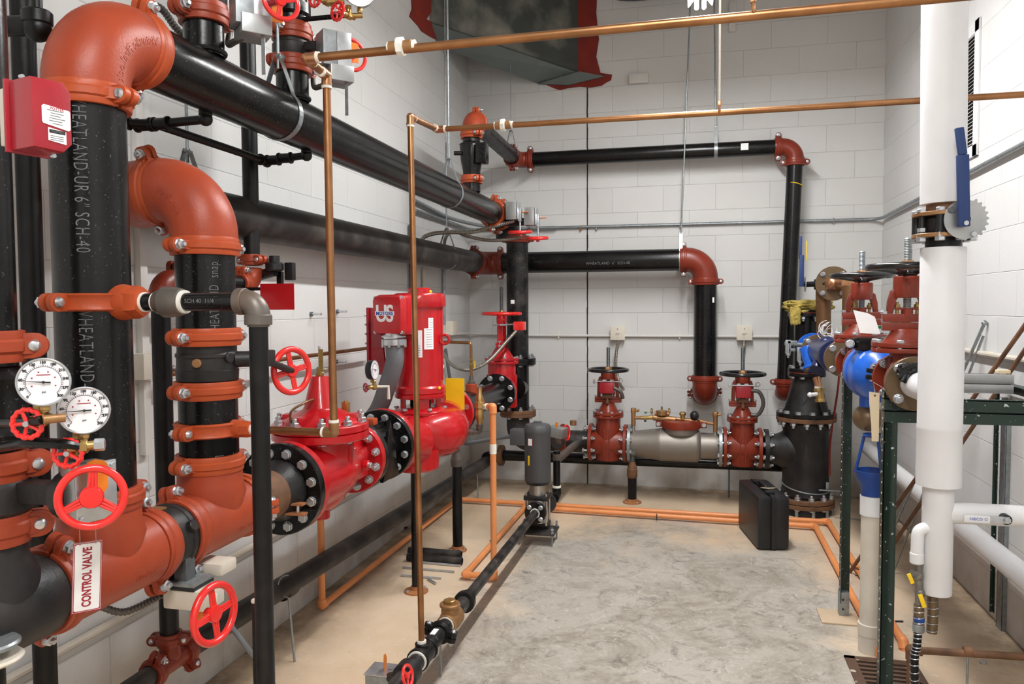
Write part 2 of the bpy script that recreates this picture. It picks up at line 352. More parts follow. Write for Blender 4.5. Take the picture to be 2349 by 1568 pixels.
# ---------------------------------------------------------------- small hardware shared by all things
_cache = {}
def bolt_mesh(r, L_, kind='stud', material='zinc'):
    k = (round(r, 4), round(L_, 4), kind, material)
    if k not in _cache:
        b = MB(); I = Matrix()
        if kind == 'stud':        # washer + nut + rod end, pointing +z, and a head at the far side
            b.lathe([(r*2.1, 0), (r*2.1, r*0.25)], I, 16); b.lathe([(r*1.75, r*0.25), (r*1.85, r*0.4), (r*1.85, r*1.7), (r*1.6, r*1.9)], I, 6)
            b.lathe([(r, r*1.8), (r, r*3.3), (r*0.8, r*3.5)], I, 12)
            b.lathe([(r, -L_), (r, 0)], I, 10); b.lathe([(r*1.6, -L_-r*1.5), (r*1.85, -L_-r*1.3), (r*1.85, -L_)], I, 6)
        elif kind == 'head':
            b.lathe([(r*2.0, 0), (r*2.0, r*0.25)], I, 16); b.lathe([(r*1.85, r*0.25), (r*1.9, r*1.3), (r*1.6, r*1.55)], I, 6); b.lathe([(r*0.9, -L_), (r*0.9, 0)], I, 10)
            b.lathe([(r*1.7, -L_-r*1.6), (r*1.85, -L_)], I, 6)
        elif kind == 'coup':      # long track bolt of a grooved coupling: dome head, shank, nut
            b.lathe([(r, -L_/2), (r, L_/2+r*2.6), (r*0.75, L_/2+r*3)], I, 12)
            b.lathe([(0, -L_/2-r*1.3), (r*1.2, -L_/2-r*0.9), (r*1.7, -L_/2)], I, 14)
            b.lathe([(r*2.0, L_/2), (r*2.0, L_/2+r*0.3)], I, 14); b.lathe([(r*1.8, L_/2+r*0.3), (r*1.85, L_/2+r*1.7), (r*1.5, L_/2+r*1.9)], I, 6)
        _cache[k] = finish(b.bm, 'bolt', material, (0, 0, 0))
    return _cache[k]
def bolts(t, c, axis, R, n, r=0.009, L_=0.04, kind='stud', ph=0.5, parent=None, material='zinc', name='bolt', only=None):
    M = frame(c, axis); me = bolt_mesh(r, L_, kind, material)
    for i in range(n):
        if only and not only(i): continue
        a = 2*PI*(i+ph)/n; mm = M @ Matrix.Translation((R*math.cos(a), R*math.sin(a), 0)); t.inst(name, me, mm, parent)
def pts_bend(pts, R, n=8):
    """polyline with rounded corners"""
    pts = [V(p) for p in pts]; out = [pts[0]]
    for a, b, c in zip(pts, pts[1:], pts[2:]):
        d1 = (a-b); d2 = (c-b); r = min(R, d1.length*0.49, d2.length*0.49); p1 = b+d1.normalized()*r; p2 = b+d2.normalized()*r
        for i in range(n+1):
            t = i/n; out.append(p1*(1-t)**2+b*2*t*(1-t)+p2*t*t)
    out.append(pts[-1]); return out
def spline(pts, n=10):
    pts = [V(p) for p in pts]; P = [pts[0]]+pts+[pts[-1]]; out = []
    for i in range(1, len(P)-2):
        for k in range(n):
            t = k/n; a, b, c, d = P[i-1], P[i], P[i+1], P[i+2]
            out.append(0.5*((2*b)+(-a+c)*t+(2*a-5*b+4*c-d)*t*t+(-a+3*b-3*c+d)*t**3))
    out.append(P[-2]); return out
def text_mesh(txt, size, depth=0.0004, align='CENTER', bold=0.0, spacing=1.0):
    cu = bpy.data.curves.new('txt', 'FONT'); cu.body = txt; cu.size = size; cu.extrude = depth; cu.align_x = align; cu.align_y = 'CENTER'; cu.offset = bold; cu.space_character = spacing
    cu.resolution_u = 3
    o = bpy.data.objects.new('txt', cu); C.objects.link(o); dg = bpy.context.evaluated_depsgraph_get(); dg.update()
    me = bpy.data.meshes.new_from_object(o.evaluated_get(dg))
    if align == 'CENTER' and len(me.vertices):
        for k in (0, 1):
            q = [v.co[k] for v in me.vertices]; q = (min(q)+max(q))/2
            for v in me.vertices: v.co[k] -= q
    bpy.data.objects.remove(o); bpy.data.curves.remove(cu); return me
def lettering(t, name, txt, size, M, material, parent=None, bold=0.0, wrap=None, spacing=1.0, depth=0.0004, xs=1.0):
    """lettering on a flat face (M: x along text, y up, z out) or wrapped on a vertical cylinder wrap=(centre, radius, angle, top z)"""
    me = text_mesh(txt, size, depth, 'LEFT' if wrap else 'CENTER', bold, spacing); b = MB()
    if wrap:
        c, r, ang, z0, mir = wrap
        for v in me.vertices:
            x, y, z = v.co; x *= xs; a = ang + mir*(y)/r; rr = r+0.0006+z
            v.co = V((c[0]+rr*math.cos(a), c[1]+rr*math.sin(a), z0-mir*x if mir > 0 else z0+x))
        b.bm.from_mesh(me)
    else: b.merge_mesh(me, M)
    bpy.data.meshes.remove(me)
    return t.part(name, b, material, parent)
# ---------------------------------------------------------------- piping components
def ring_pts(R, n=40): return [(R*math.cos(2*PI*i/n), R*math.sin(2*PI*i/n)) for i in range(n)]
def pipe(name, p0, p1, r, material, label, cat='pipe', group=None, seg=36):
    b = MB(); p0, p1 = V(p0), V(p1); L_ = (p1-p0).length; M = frame(p0, p1-p0)
    n = max(2, int(L_/0.25)); b.lathe([(r*0.9, 0.004), (r*0.9, 0), (r, 0)]+[(r, L_*i/n) for i in range(1, n)]+[(r, L_), (r*0.9, L_), (r*0.9, L_-0.004)], M, seg)
    return solo(name, b, material, label, cat, org=(p0+p1)/2, group=group)
def coupling(p, axis, r, ear, label, material='orange_bright', wide=1.0, bolt_to=1, group=None, name='grooved_coupling'):
    """grooved pipe coupling: two housings with ears at +-ear direction and two track bolts"""
    t = T(name, label, 'coupling', p, group); hw = 0.026*wide*(1 if r > 0.04 else 0.8); ro = r+0.013*(1 if r > 0.05 else 0.8)
    M = frame(p, axis, ear)
    prof = [(r+0.0005, -hw), (ro*0.985, -hw), (ro, -hw*0.86), (ro, -hw*0.45), (ro+0.005, -hw*0.3), (ro+0.005, hw*0.3), (ro, hw*0.45), (ro, hw*0.86), (ro*0.985, hw), (r+0.0005, hw)]
    el = 0.034 if r > 0.05 else 0.024; br = 0.0078 if r > 0.05 else 0.0058
    for sg in (1, -1):
        b = MB(); g = 0.05
        b.lathe(prof, M, 22, a0=(g if sg > 0 else PI+g), a1=(PI-g if sg > 0 else 2*PI-g), cap=True)
        for e in (1, -1):      # lugs: upright plates either side of the split, rounded at the end
            x0 = r+0.002; x1 = ro+el; y0 = sg*0.0045; y1 = sg*(0.0045+0.017)
            out = [(x0, -hw*0.8), (ro+el*0.45, -hw*0.8)]+[(ro+el*0.45+hw*0.8*math.cos(a), hw*0.8*math.sin(a)) for a in [PI*(-0.5+k/8) for k in range(9)]]+[(x0, hw*0.8)]
            F = M @ Matrix(((e, 0, 0, 0), (0, 0, 1, 0), (0, 1, 0, 0), (0, 0, 0, 1)))
            b.prism(out, min(y0, y1), max(y0, y1), F, bev=0.0015)
            # gusset running from lug into the ring
            b.prism([(ro*math.cos(0.16), sg*ro*math.sin(0.16)*0.5), (ro+el*0.7, sg*0.012), (ro+el*0.35, sg*0.024), (ro*math.cos(0.42), sg*ro*math.sin(0.42))], -hw*0.5, hw*0.5, M @ (Matrix.Diagonal((e, 1, 1, 1))))
        t.part('housing', b, material)
    me = bolt_mesh(br, 0.043)  if False else bolt_mesh(br, 0.043, 'coup')
    for e in (1, -1):
        mm = M @ Matrix.Translation((e*(ro+el*0.45), 0, 0)) @ Matrix.Rotation(-PI/2*bolt_to, 4, 'X'); t.inst('bolt', me, mm)
    return t
def elbow(c, da, db, r, label, material='orange', Rb=None, fat=1.10, name='pipe_elbow', collar=True, group=None, cat='elbow', mark=None):
    """90 degree elbow; c = crossing of the two pipe axes, da/db = directions towards its two ends"""
    Rb = Rb or r*1.96; c, da, db = V(c), unit(da), unit(db); cc = c+(da+db)*Rb*0.86; q = Rb*0.86; b = MB()
    pts = [c+da*Rb, c+da*(Rb*0.93)]
    for i in range(17):
        a = PI/2*i/16; pts.append(cc-db*q*math.cos(a)-da*q*math.sin(a))
    pts += [c+db*(Rb*0.93), c+db*Rb]
    pts = [pts[0]]+[p for p in pts[1:-1]]+[pts[-1]]
    def rf(t): return r*(1.0 if t < 0.03 or t > 0.97 else fat-0.0*abs(t-0.5))
    b.tube(pts, r, 36, rf)
    if not mark: return solo(name, b, material, label, cat, org=c, group=group)
    t = T(name, label, cat, c, group); t.part('body', b, material)
    me = text_mesh(mark, r*0.34, 0.0008, 'CENTER', 0.0004)
    # raised lettering following the flank of the bend
    n = unit(da.cross(db)); n = n if n.dot(V((0, 0, CAMH))-c) > 0 else -n
    for v in me.vertices:
        x, y, z = v.co; a = PI/4 - x/(q*0.98); h = y/(r*fat)
        radial = (-db*math.cos(a)-da*math.sin(a)); v.co = cc+radial*q+(n*math.cos(h)+radial*math.sin(h))*(r*fat+z)
    bb = MB(); bb.bm.from_mesh(me); bpy.data.meshes.remove(me); t.part('raised_lettering', bb, material); return t
def flange_mb(p, axis, R, th, r_hub=None, hub=0.0):
    b = MB(); M = frame(p, axis); pr = [(R*0.98, 0), (R, th*0.12), (R, th*0.88), (R*0.98, th)]
    if r_hub: pr += [(r_hub*1.12, th), (r_hub, th+hub)]
    pr = [(0.01, 0)]+pr+[(0.01, pr[-1][1])]; b.lathe(pr, M, 44); return b
def handwheel(t, c, axis, R, material='red_bright', spokes=4, tube=None, parent=None, ph=0.3, hubr=None, dish=0.0, wavy=0):
    tb = tube or R*0.11; M = frame(c, axis); b = MB()
    if wavy:
        pts = []; n = wavy*8
        for i in range(n+1): a = 2*PI*i/n; rr = R*(1-0.09*math.cos(wavy*a)**2); pts.append(M @ V((rr*math.cos(a), rr*math.sin(a), 0)))
        b.tube(pts, tb, 8, cap=False)
    else: b.torus(R-tb, tb, M, 44, 12)
    h = hubr or R*0.27; b.lathe([(0, tb*0.9), (h*0.9, tb*0.8), (h, tb*0.3), (h, -tb*0.6), (h*0.6, -tb*0.9-R*0.08), (h*0.6, -tb-R*0.18), (0, -tb-R*0.18)], M @ Matrix.Translation((0, 0, -dish)), 24, cap=False)
    for k in range(spokes):
        a = 2*PI*(k+ph)/spokes; A = M @ V((h*0.7*math.cos(a), h*0.7*math.sin(a), -dish)); B = M @ V(((R-tb)*math.cos(a), (R-tb)*math.sin(a), 0))
        sd = M.to_3x3() @ V((-math.sin(a), math.cos(a), 0))
        if wavy or dish: b.tube([A, B], tb*0.75, 8)
        else:
            for q in (-1, 1): b.tube([A+sd*q*h*0.3, B+sd*q*tb*0.5], tb*0.42, 8)
            b.tube([A, B], tb*0.4, 8)
    return t.part('handwheel', b, material, parent)
def gauge(c, face, R, label, up=(0, 0, 1), case='zinc', hand=2.9, group=None, depth=None, numbers=True):
    """pressure gauge: case, bezel, dial with ticks and figures, needle, socket below"""
    t = T('pressure_gauge', label, 'gauge', c, group); y = V(up); z = unit(face); x = y.cross(z).normalized(); y = z.cross(x)
    M = Matrix((x, y, z)).transposed().to_4x4(); M.translation = V(c); d = depth or R*0.55
    t.part('case', MB().lathe([(0, -d), (R*0.9, -d), (R*0.97, -d*0.85), (R*0.97, -0.004), (R*0.9, -0.003), (0, -0.003)], M, 40), case)
    t.part('bezel', MB().torus(R*0.955, R*0.05, M, 44, 10), 'zinc')
    dl = t.part('dial', MB().lathe([(0, 0), (R*0.93, 0), (R*0.93, -0.003), (0, -0.003)], M, 40), 'dial')
    b = MB(); b2 = MB()
    for i in range(41):
        a = math.radians(225-270*i/40); big = i % 4 == 0
        for rr, ln, bb in ((R*0.66, R*(0.09 if big else 0.05), b),):
            F = M @ Matrix.Rotation(a, 4, 'Z'); bb.box((rr+ln/2, 0, 0.0006), (ln, R*(0.022 if big else 0.012), 0.0006), F)
    b.torus(R*0.64, R*0.008, M @ Matrix.Translation((0, 0, 0.0004)), 30, 4, math.radians(-45), math.radians(225))
    t.part('scale_marks', b, 'ink', dl)
    if numbers:
        bm = MB()
        for i in range(11):
            a = math.radians(225-27*i); me = text_mesh(str(i*30), R*0.15, 0.0003, 'CENTER', 0.0003)
            bm.merge_mesh(me, M @ Matrix.Translation((R*0.82*math.cos(a), R*0.82*math.sin(a), 0.0006))); bpy.data.meshes.remove(me)
        me = text_mesh('psi', R*0.14, 0.0003); bm.merge_mesh(me, M @ Matrix.Translation((0, -R*0.42, 0.0006))); bpy.data.meshes.remove(me)
        t.part('figures', bm, 'ink', dl)
        bm = MB()
        for i in range(6):
            a = math.radians(200-44*i); bm.box((R*0.45*math.cos(a), R*0.45*math.sin(a), 0.0006), (R*0.06, R*0.05, 0.0005), M)
        bm.box((0, R*0.3, 0.0006), (R*0.5, R*0.03, 0.0005), M); t.part('inner_scale', bm, 'ink_red', dl)
    b = MB(); F = M @ Matrix.Rotation(hand, 4, 'Z') @ Matrix.Translation((0, 0, 0.003))
    b.prism([(-R*0.26, -R*0.03), (R*0.1, -R*0.022), (R*0.8, -R*0.006), (R*0.8, R*0.006), (R*0.1, R*0.022), (-R*0.26, R*0.03)], 0, 0.001, F); b.lathe([(R*0.06, 0), (R*0.05, 0.003)], F, 14)
    t.part('needle', b, 'ink')
    b = MB(); s = y*-1; p = V(c)-z*d*0.5+s*R*0.92; b.cyl(p, p+s*R*0.34, R*0.15, seg=14); b.hexa(p+s*R*0.12, s, R*0.2, R*0.16)
    t.part('socket', b, 'brass'); return t
def needle_valve(t, c, out, up=(0, 0, 1), s=1.0, wheel='red_bright', wave=7, R=0.026, parent=None, brass='brass'):
    """three-way gauge valve: brass body with a small scalloped wheel facing `out`"""
    c = V(c); o = unit(out); b = MB(); b.cyl(c-o*0.03*s, c+o*0.035*s, 0.010*s, seg=14); b.hexa(c-o*0.012*s, o, 0.016*s, 0.02*s); b.hexa(c+o*0.026*s, o, 0.013*s, 0.012*s)
    b.cyl(c, c+V(up)*0.035*s, 0.009*s, seg=14); b.hexa(c+V(up)*0.022*s, up, 0.013*s, 0.012*s); t.part('valve_body', b, brass, parent)
    handwheel(t, c+o*0.05*s, o, R*s, wheel, 5, tube=R*s*0.17, wavy=wave, parent=parent)
    t.part('wheel_nut', MB().hexa(c+o*0.052*s, o, 0.006*s, 0.006*s), 'zinc', parent)
def clevis(top, p, axis, r, label, rod_mat='galv', strap=True, group=None, rodr=0.0055):
    """pipe hanger: threaded rod from above, nut, and loop band round the pipe"""
    t = T('pipe_hanger', label, 'pipe hanger', p, group); p = V(p); ax = unit(axis); top = V(top)
    apex = p+V((0, 0, r+0.115)); t.part('rod', MB().tube([top, apex-V((0, 0, 0.04))], rodr, 10), rod_mat)
    t.part('nut', MB().hexa(apex-V((0, 0, 0.004)), (0, 0, 1), rodr*2.2, 0.012), rod_mat)
    side = ax.cross(V((0, 0, 1))).normalized(); b = MB(); wv = 0.013
    pts2 = []; n = 26
    a0 = math.radians(48)
    for i in range(n+1):
        a = a0-(2*a0+PI)*i/n; pts2.append(((r+0.002)*math.cos(a), (r+0.002)*math.sin(a)))
    pts2 = [(0.010, r+0.115)]+pts2+[(-0.010, r+0.115)]; out = pts2+[(x*(1+0.0025/max(0.02, math.hypot(x, y))), y*(1+0.0025/max(0.02, math.hypot(x, y)))) for x, y in reversed(pts2)]
    M = Matrix((side, V((0, 0, 1)), ax*-1)).transposed().to_4x4(); M.translation = p
    if side.cross(V((0, 0, 1))).dot(-ax) < 0: M = Matrix((side, V((0, 0, 1)), ax)).transposed().to_4x4(); M.translation = p
    for (xa, ya), (xb, yb) in zip(pts2, pts2[1:]):
        d = math.hypot(xb-xa, yb-ya); F = M @ Matrix.Translation(((xa+xb)/2, (ya+yb)/2, 0)) @ Matrix.Rotation(math.atan2(yb-ya, xb-xa), 4, 'Z')
        b.box((0, 0, 0), (d*1.12, 0.0022, wv*2), F)
    b.box((0, r+0.1155, 0), (0.026, 0.002, wv*2), M); t.part('band', b, 'galv'); return t
def hex_union(t, c, axis, r, nut='white_tape', body='bronze', parent=None):
    c, a = V(c), unit(axis); b = MB(); b.cyl(c-a*r*3.2, c-a*r*1.0, r*1.5, seg=20, bev=0.002); b.cyl(c+a*r*0.4, c+a*r*2.8, r*1.5, seg=20, bev=0.002); t.part('socket', b, body, parent)
    b = MB(); b.lathe([(r*1.9, -r*1.2), (r*2.35, -r*0.9), (r*2.35, r*0.5), (r*1.9, r*0.7)], frame(c, a), 8); t.part('union_nut', b, nut, parent)
    b = MB()
    for q in (-3.5, 2.9): b.cyl(c+a*r*q, c+a*r*(q+0.7), r*1.35, seg=18)
    t.part('joint_tape', b, nut, parent)
def gearbox(t, c, face, up, s=1.0, flag=True, boxes=2, box='steel_plate'):
    """supervised butterfly-valve operator: steel box on the shaft side + lid, optional orange position flag"""
    z = unit(face); x = V(up).cross(z).normalized(); y = z.cross(x); M = Matrix((x, y, z)).transposed().to_4x4(); M.translation = V(c)
    t.part('gear_housing', MB().box((0, 0, 0), (0.075*s, 0.11*s, 0.06*s), M, 0.006*s), box)
    t.part('cover_plate', MB().box((0, 0, 0.034*s), (0.082*s, 0.118*s, 0.006*s), M, 0.002*s), 'zinc')
    for sx in (-1, 1):
        for sy in (-1, 1): t.inst('screw', bolt_mesh(0.0028*s, 0.006, 'head'), M @ Matrix.Translation((sx*0.033*s, sy*0.05*s, 0.037*s)))
    return M
def oring_pipe(b, p0, p1, r): b.cyl(p0, p1, r)
def osy_gate(c, axis, L_, Rf, r, label, material='oxide', wheel='handwheel_black', up=(0, 0, 1), Rw=0.15, hy=0.62, stem=0.25, s=1.0, fl_mat=None, nb=8, tamper=None, side=None, stem_mat='galv_dark', group=None, bolt_kind='stud', flange_th=0.026, wheel_spokes=5, dish=0.0, fr=(0.355, 0.43, 0.56, 0.557, 0.633, 0.875, 0.965), ka=1.0, kb=1.0, ky=1.0, turn=False):
    """outside-screw-and-yoke gate valve; hy = wheel height above the pipe axis"""
    c, ax, up = V(c), unit(axis), unit(up); sd = ax.cross(up).normalized()
    t = T('gate_valve', label, 'gate valve', c, group); th = flange_th
    M = Matrix((ax, sd*-1, up)).transposed().to_4x4()
    if M.to_3x3().determinant() < 0: M = Matrix((ax, sd, up)).transposed().to_4x4()
    M.translation = c
    b = MB()
    # body: barrel along the pipe, oval tower up to the bonnet flange
    b.lathe([(r*1.06, -L_/2), (r*1.1, -L_*0.36), (r*1.3, -L_*0.18), (r*1.36, 0), (r*1.3, L_*0.18), (r*1.1, L_*0.36), (r*1.06, L_/2)], frame(c, ax), 36)
    def oval(a, b_, n=28): return [(a*math.cos(2*PI*i/n), b_*math.sin(2*PI*i/n)) for i in range(n)]
    b.prism(oval(L_*0.32, r*1.28), -r*1.5, hy*fr[0]+0.002, M, bev=0.004)
    for q in (-1, 1):
        for k in (-0.5, 0.5): b.box((L_*0.13*k, q*r*1.29, -0.0), (L_*0.035, 0.012, hy*0.42), M, 0.003)
    body = t.part('body', b, material)
    for q in (-1, 1):
        p = c+ax*q*(L_/2-th); t.part('flange', flange_mb(p, ax*q, Rf, th), fl_mat or material)
        bolts(t, p-ax*q*0.001, -ax*q, Rf*0.83, nb, 0.0085*s, th*2.1, bolt_kind)
    f0, f1, f2, f3, f4, f5, f6 = [q*hy for q in fr]; A = L_*0.40*ka; B = r*1.55*kb; fm = (f0+f1)/2
    b = MB(); b.prism(oval(A, B), f0, fm-hy*0.003, M, bev=0.003); b.prism(oval(A, B), fm+hy*0.003, f1, M, bev=0.003)
    b.prism(oval(L_*0.27*ka, r*1.1*kb), f1, f2, M, bev=0.004, scale_top=0.52); t.part('bonnet', b, material)
    me = bolt_mesh(0.007*s, 0.02*s, 'head')
    for i in range(8):
        a = 2*PI*(i+0.5)/8; t.inst('bolt', me, M @ Matrix.Translation((A*0.88*math.cos(a), B*0.9*math.sin(a), f1)))
    # yoke: two arms rising from a base flange to the head
    yw = L_*0.19*ky; bd = r*0.75; M0 = M
    if turn: M = M @ Matrix.Rotation(PI/2, 4, 'Z')
    b = MB(); h = (f4-f3)/2
    b.box((0, 0, f3+h*0.5), (yw*2.5, bd, h*0.94), M, 0.003); b.box((0, 0, f3+h*1.5), (yw*2.5, bd, h*0.94), M, 0.003)
    for q in (-1, 1):
        g0 = f4; g1 = f5-hy*0.035; g2 = f5+(f6-f5)*0.33; g3 = f5+(f6-f5)*0.5
        pl = [(q*yw*1.05, g0), (q*yw*1.0, g1), (q*yw*0.85, g2), (q*yw*0.5, g3), (q*yw*0.5, f5), (q*yw*0.68, g1-hy*0.01), (q*yw*0.74, g0)]
        F = M @ Matrix(((1, 0, 0, 0), (0, 0, 1, 0), (0, 1, 0, 0), (0, 0, 0, 1)))
        b.prism(pl, -r*0.26, r*0.26, F, bev=0.003)
        t.inst('bolt', me, M @ Matrix.Translation((q*yw*1.14, 0, f4)))
    b.lathe([(yw*0.7, f5), (yw*0.72, f5+0.004), (yw*0.72, f6-0.006), (yw*0.66, f6)], M, 26); t.part('yoke', b, material)
    zg = f4+hy*0.045; b = MB(); b.box((0, 0, zg), (yw*1.25, r*0.5, hy*0.022), M, 0.003); b.lathe([(yw*0.3, f4-hy*0.03), (yw*0.3, zg)], M, 18); gl = t.part('gland', b, material)
    for q in (-1, 1): t.inst('bolt', bolt_mesh(0.006*s, 0.03, 'stud', 'brass'), M @ Matrix.Translation((q*yw*0.5, 0, zg+hy*0.011)), gl)
    b = MB(); prof = [(0.0125*s, f4)]
    h0 = zg; h1 = hy+stem
    nn = int((h1-h0)/0.006)
    for i in range(nn): prof += [(0.0125*s, h0+(h1-h0)*i/nn), (0.0145*s, h0+(h1-h0)*(i+0.5)/nn)]
    prof += [(0.0125*s, h1), (0.010*s, h1+0.003)]; b.lathe(prof, M, 14); t.part('stem', b, stem_mat)
    t.part('stem_nut', MB().lathe([(yw*0.36, f6-0.004), (yw*0.36, hy+0.014), (yw*0.30, hy+0.024)], M, 6), 'bronze')
    hb = c+up*hy; handwheel(t, hb, up, Rw, wheel, wheel_spokes, tube=Rw*0.085, dish=dish or Rw*0.06, hubr=Rw*0.24)
    return t
# ================================================================ the room
struct('floor', MB().box(((XL+XR)/2, (YB+YF)/2, -0.06), (XR-XL+0.3, YB-YF+0.3, 0.12)), 'floor')
struct('wall_back', MB().box(((XL+XR)/2, YB+0.1, ZC/2), (XR-XL+0.4, 0.2, ZC)), 'wall_back')
struct('wall_left', MB().box((XL-0.1, (YB+YF)/2, ZC/2), (0.2, YB-YF, ZC)), 'wall_left')
struct('wall_right', MB().box((XR+0.1, (YB+YF)/2, ZC/2), (0.2, YB-YF, ZC)), 'wall_right')
struct('wall_front', MB().box(((XL+XR)/2, YF-0.1, ZC/2), (XR-XL+0.4, 0.2, ZC)), 'wall_back')
struct('ceiling', MB().box(((XL+XR)/2, (YB+YF)/2, ZC+0.06), (XR-XL+0.4, YB-YF+0.4, 0.12)), 'white_wall_paint')
b = MB(); n = 60; xs = [random.uniform(-0.0012, 0.0012) for _ in range(n+1)]
for i in range(n): b.box((-0.8502+xs[i], YB-0.0015, 3.26*(i+0.5)/n), (0.0095+random.uniform(-0.002, 0.002), 0.004, 3.26/n*1.02))
struct('trim_1', b, 'joint_black')                       # open control joint in the block wall
# lighting fixture: open strip, two tubes
def strip(x, y0, y1, z, label):
    t = T('strip_light', label, 'ceiling light', (x, (y0+y1)/2, z), None)
    b = MB(); b.prism([(-0.075, 0.0), (-0.035, 0.055), (0.035, 0.055), (0.075, 0.0), (0.068, 0.0), (0.03, 0.048), (-0.03, 0.048), (-0.068, 0.0)], 0, y1-y0, frame((x, y1, z), (0, -1, 0), (1, 0, 0)) @ Matrix.Diagonal((1, 1, 1, 1)))
    hs = t.part('housing', b, 'fixture_white')
    for q in (-1, 1): t.part('tube', MB().cyl((x+q*0.022, y0+0.03, z-0.018), (x+q*0.022, y1-0.03, z-0.018), 0.013, seg=14), 'tube_glow')
    for y in (y0+0.3, y1-0.3): t.part('suspension_chain', MB().tube([(x, y, z+0.05), (x, y, ZC)], 0.003, 6), 'galv')
strip(0.03, 2.45, 4.88, 3.305, 'long open fluorescent strip light hung at the top of the photo, near the back wall')
strip(0.03, -1.6, 0.83, 3.305, 'long open fluorescent strip light hung over the camera end of the room')
# duct that crosses the corner, with red fire caulk where it enters each wall
A, B_ = at(985, 52, X=XL), at(1330, 168, Y=YB); A2, B2 = at(1003, 105, X=XL), at(1238, 193, Y=YB)
zt = ZC
t = T('air_duct', 'dark grey metal duct with flaking paint crossing the corner near the ceiling', 'duct', (-1.4, 5.8, 3.6))
b = MB(); q = 0.12
def solid(b, lo, hi):
    a = [b.bm.verts.new(v) for v in lo]; c = [b.bm.verts.new(v) for v in hi]; n = len(a)
    b.bm.faces.new(a[::-1]); b.bm.faces.new(c)
    for i in range(n): b.bm.faces.new((a[i], a[(i+1) % n], c[(i+1) % n], c[i]))
def up(v, z): return V((v.x, v.y, z))
solid(b, [A, B_, B_+V((0, 0.05, 0.02)), A+V((-0.05, 0, 0.02))], [up(A, zt), up(B_, zt), up(B_, zt)+V((0, 0.05, 0)), up(A, zt)+V((-0.05, 0, 0))])
t.part('side_panel', b, 'duct_grey')
b = MB(); solid(b, [A, B_, B2, A2], [A+V((0, 0, 0.012)), B_+V((0, 0, 0.012)), B2+V((0, 0, 0.012)), A2+V((0, 0, 0.012))]); t.part('bottom_panel', b, 'duct_light')
WC = [(1236, 194), (1330, 166), (1388, 177), (1305, 197)]
def blotch(name, px, plane, lbl, depth=0.012):
    b = MB(); P = [at(x, y, **plane) for x, y in px]; nrm = V((0, -1, 0)) if 'Y' in plane else (V((1, 0, 0)) if plane['X'] < 0 else V((-1, 0, 0)))
    a = [b.bm.verts.new(v-nrm*0.004) for v in P]; c = [b.bm.verts.new(v+nrm*depth) for v in P]; n = len(a)
    b.bm.faces.new(a[::-1]); b.bm.faces.new(c)
    for i in range(n): b.bm.faces.new((a[i], a[(i+1) % n], c[(i+1) % n], c[i]))
    es = list({e for e in b.bm.faces[:][1].edges}) if False else []
    return b
for px, pl in (([(1318, -60), (1372, -60), (1368, 30), (1374, 90), (1368, 130), (1378, 168), (1404, 172), (1402, 184), (1390, 190), (1380, 197), (1355, 201), (1330, 199), (1300, 203), (1285, 207), (1270, 202), (1252, 194), (1262, 188), (1290, 190), (1325, 188), (1332, 176), (1318, 160), (1322, 80)], dict(Y=YB)),
               ([(938, -60), (944, 20), (938, 38), (958, 60), (966, 72), (985, 84), (1001, 92), (1003, 60), (975, 44), (992, 20), (990, -60)], dict(X=XL))):
    t.part('fire_caulk', blotch('caulk', px, pl, ''), 'caulk_red')
t.part('wall_collar', blotch('c', WC, dict(Y=YB), '', 0.03), 'duct_light')
# patch of white mortar in the block wall
solo('mortar_patch', MB().box(at(1465, 181, Y=YB-0.015), (0.155, 0.05, 0.075), bev=0.006), 'white_wall_paint', 'small white mortar block stub on the back wall beside the red caulk', 'patch')
# vent
vt = T('wall_vent', 'white louvred vent high on the right wall beyond the insulated pipe', 'vent', (XR, 4.55, 2.56))
b = MB(); y0, y1, z0, z1 = 4.28, 4.86, 2.225, 2.905
for (ya, yb, za, zb) in ((y0, y0+0.06, z0, z1), (y1-0.06, y1, z0, z1), (y0, y1, z0, z0+0.06), (y0, y1, z1-0.06, z1)): b.box((XR-0.006, (ya+yb)/2, (za+zb)/2), (0.012, yb-ya, zb-za), bev=0.002)
vt.part('frame', b, 'white_pvc')
vt.part('backing', MB().box((XR-0.001, 4.57, 2.565), (0.002, 0.46, 0.56)), 'joint_black')
for i in range(30):
    z = z0+0.07+i*0.0187; vt.part('slat', MB().box((0, 0, 0), (0.013, 0.47, 0.0016), Matrix.Translation((XR-0.0085, 4.57, z)) @ Matrix.Rotation(-0.7, 4, 'Y')), 'white_pvc')
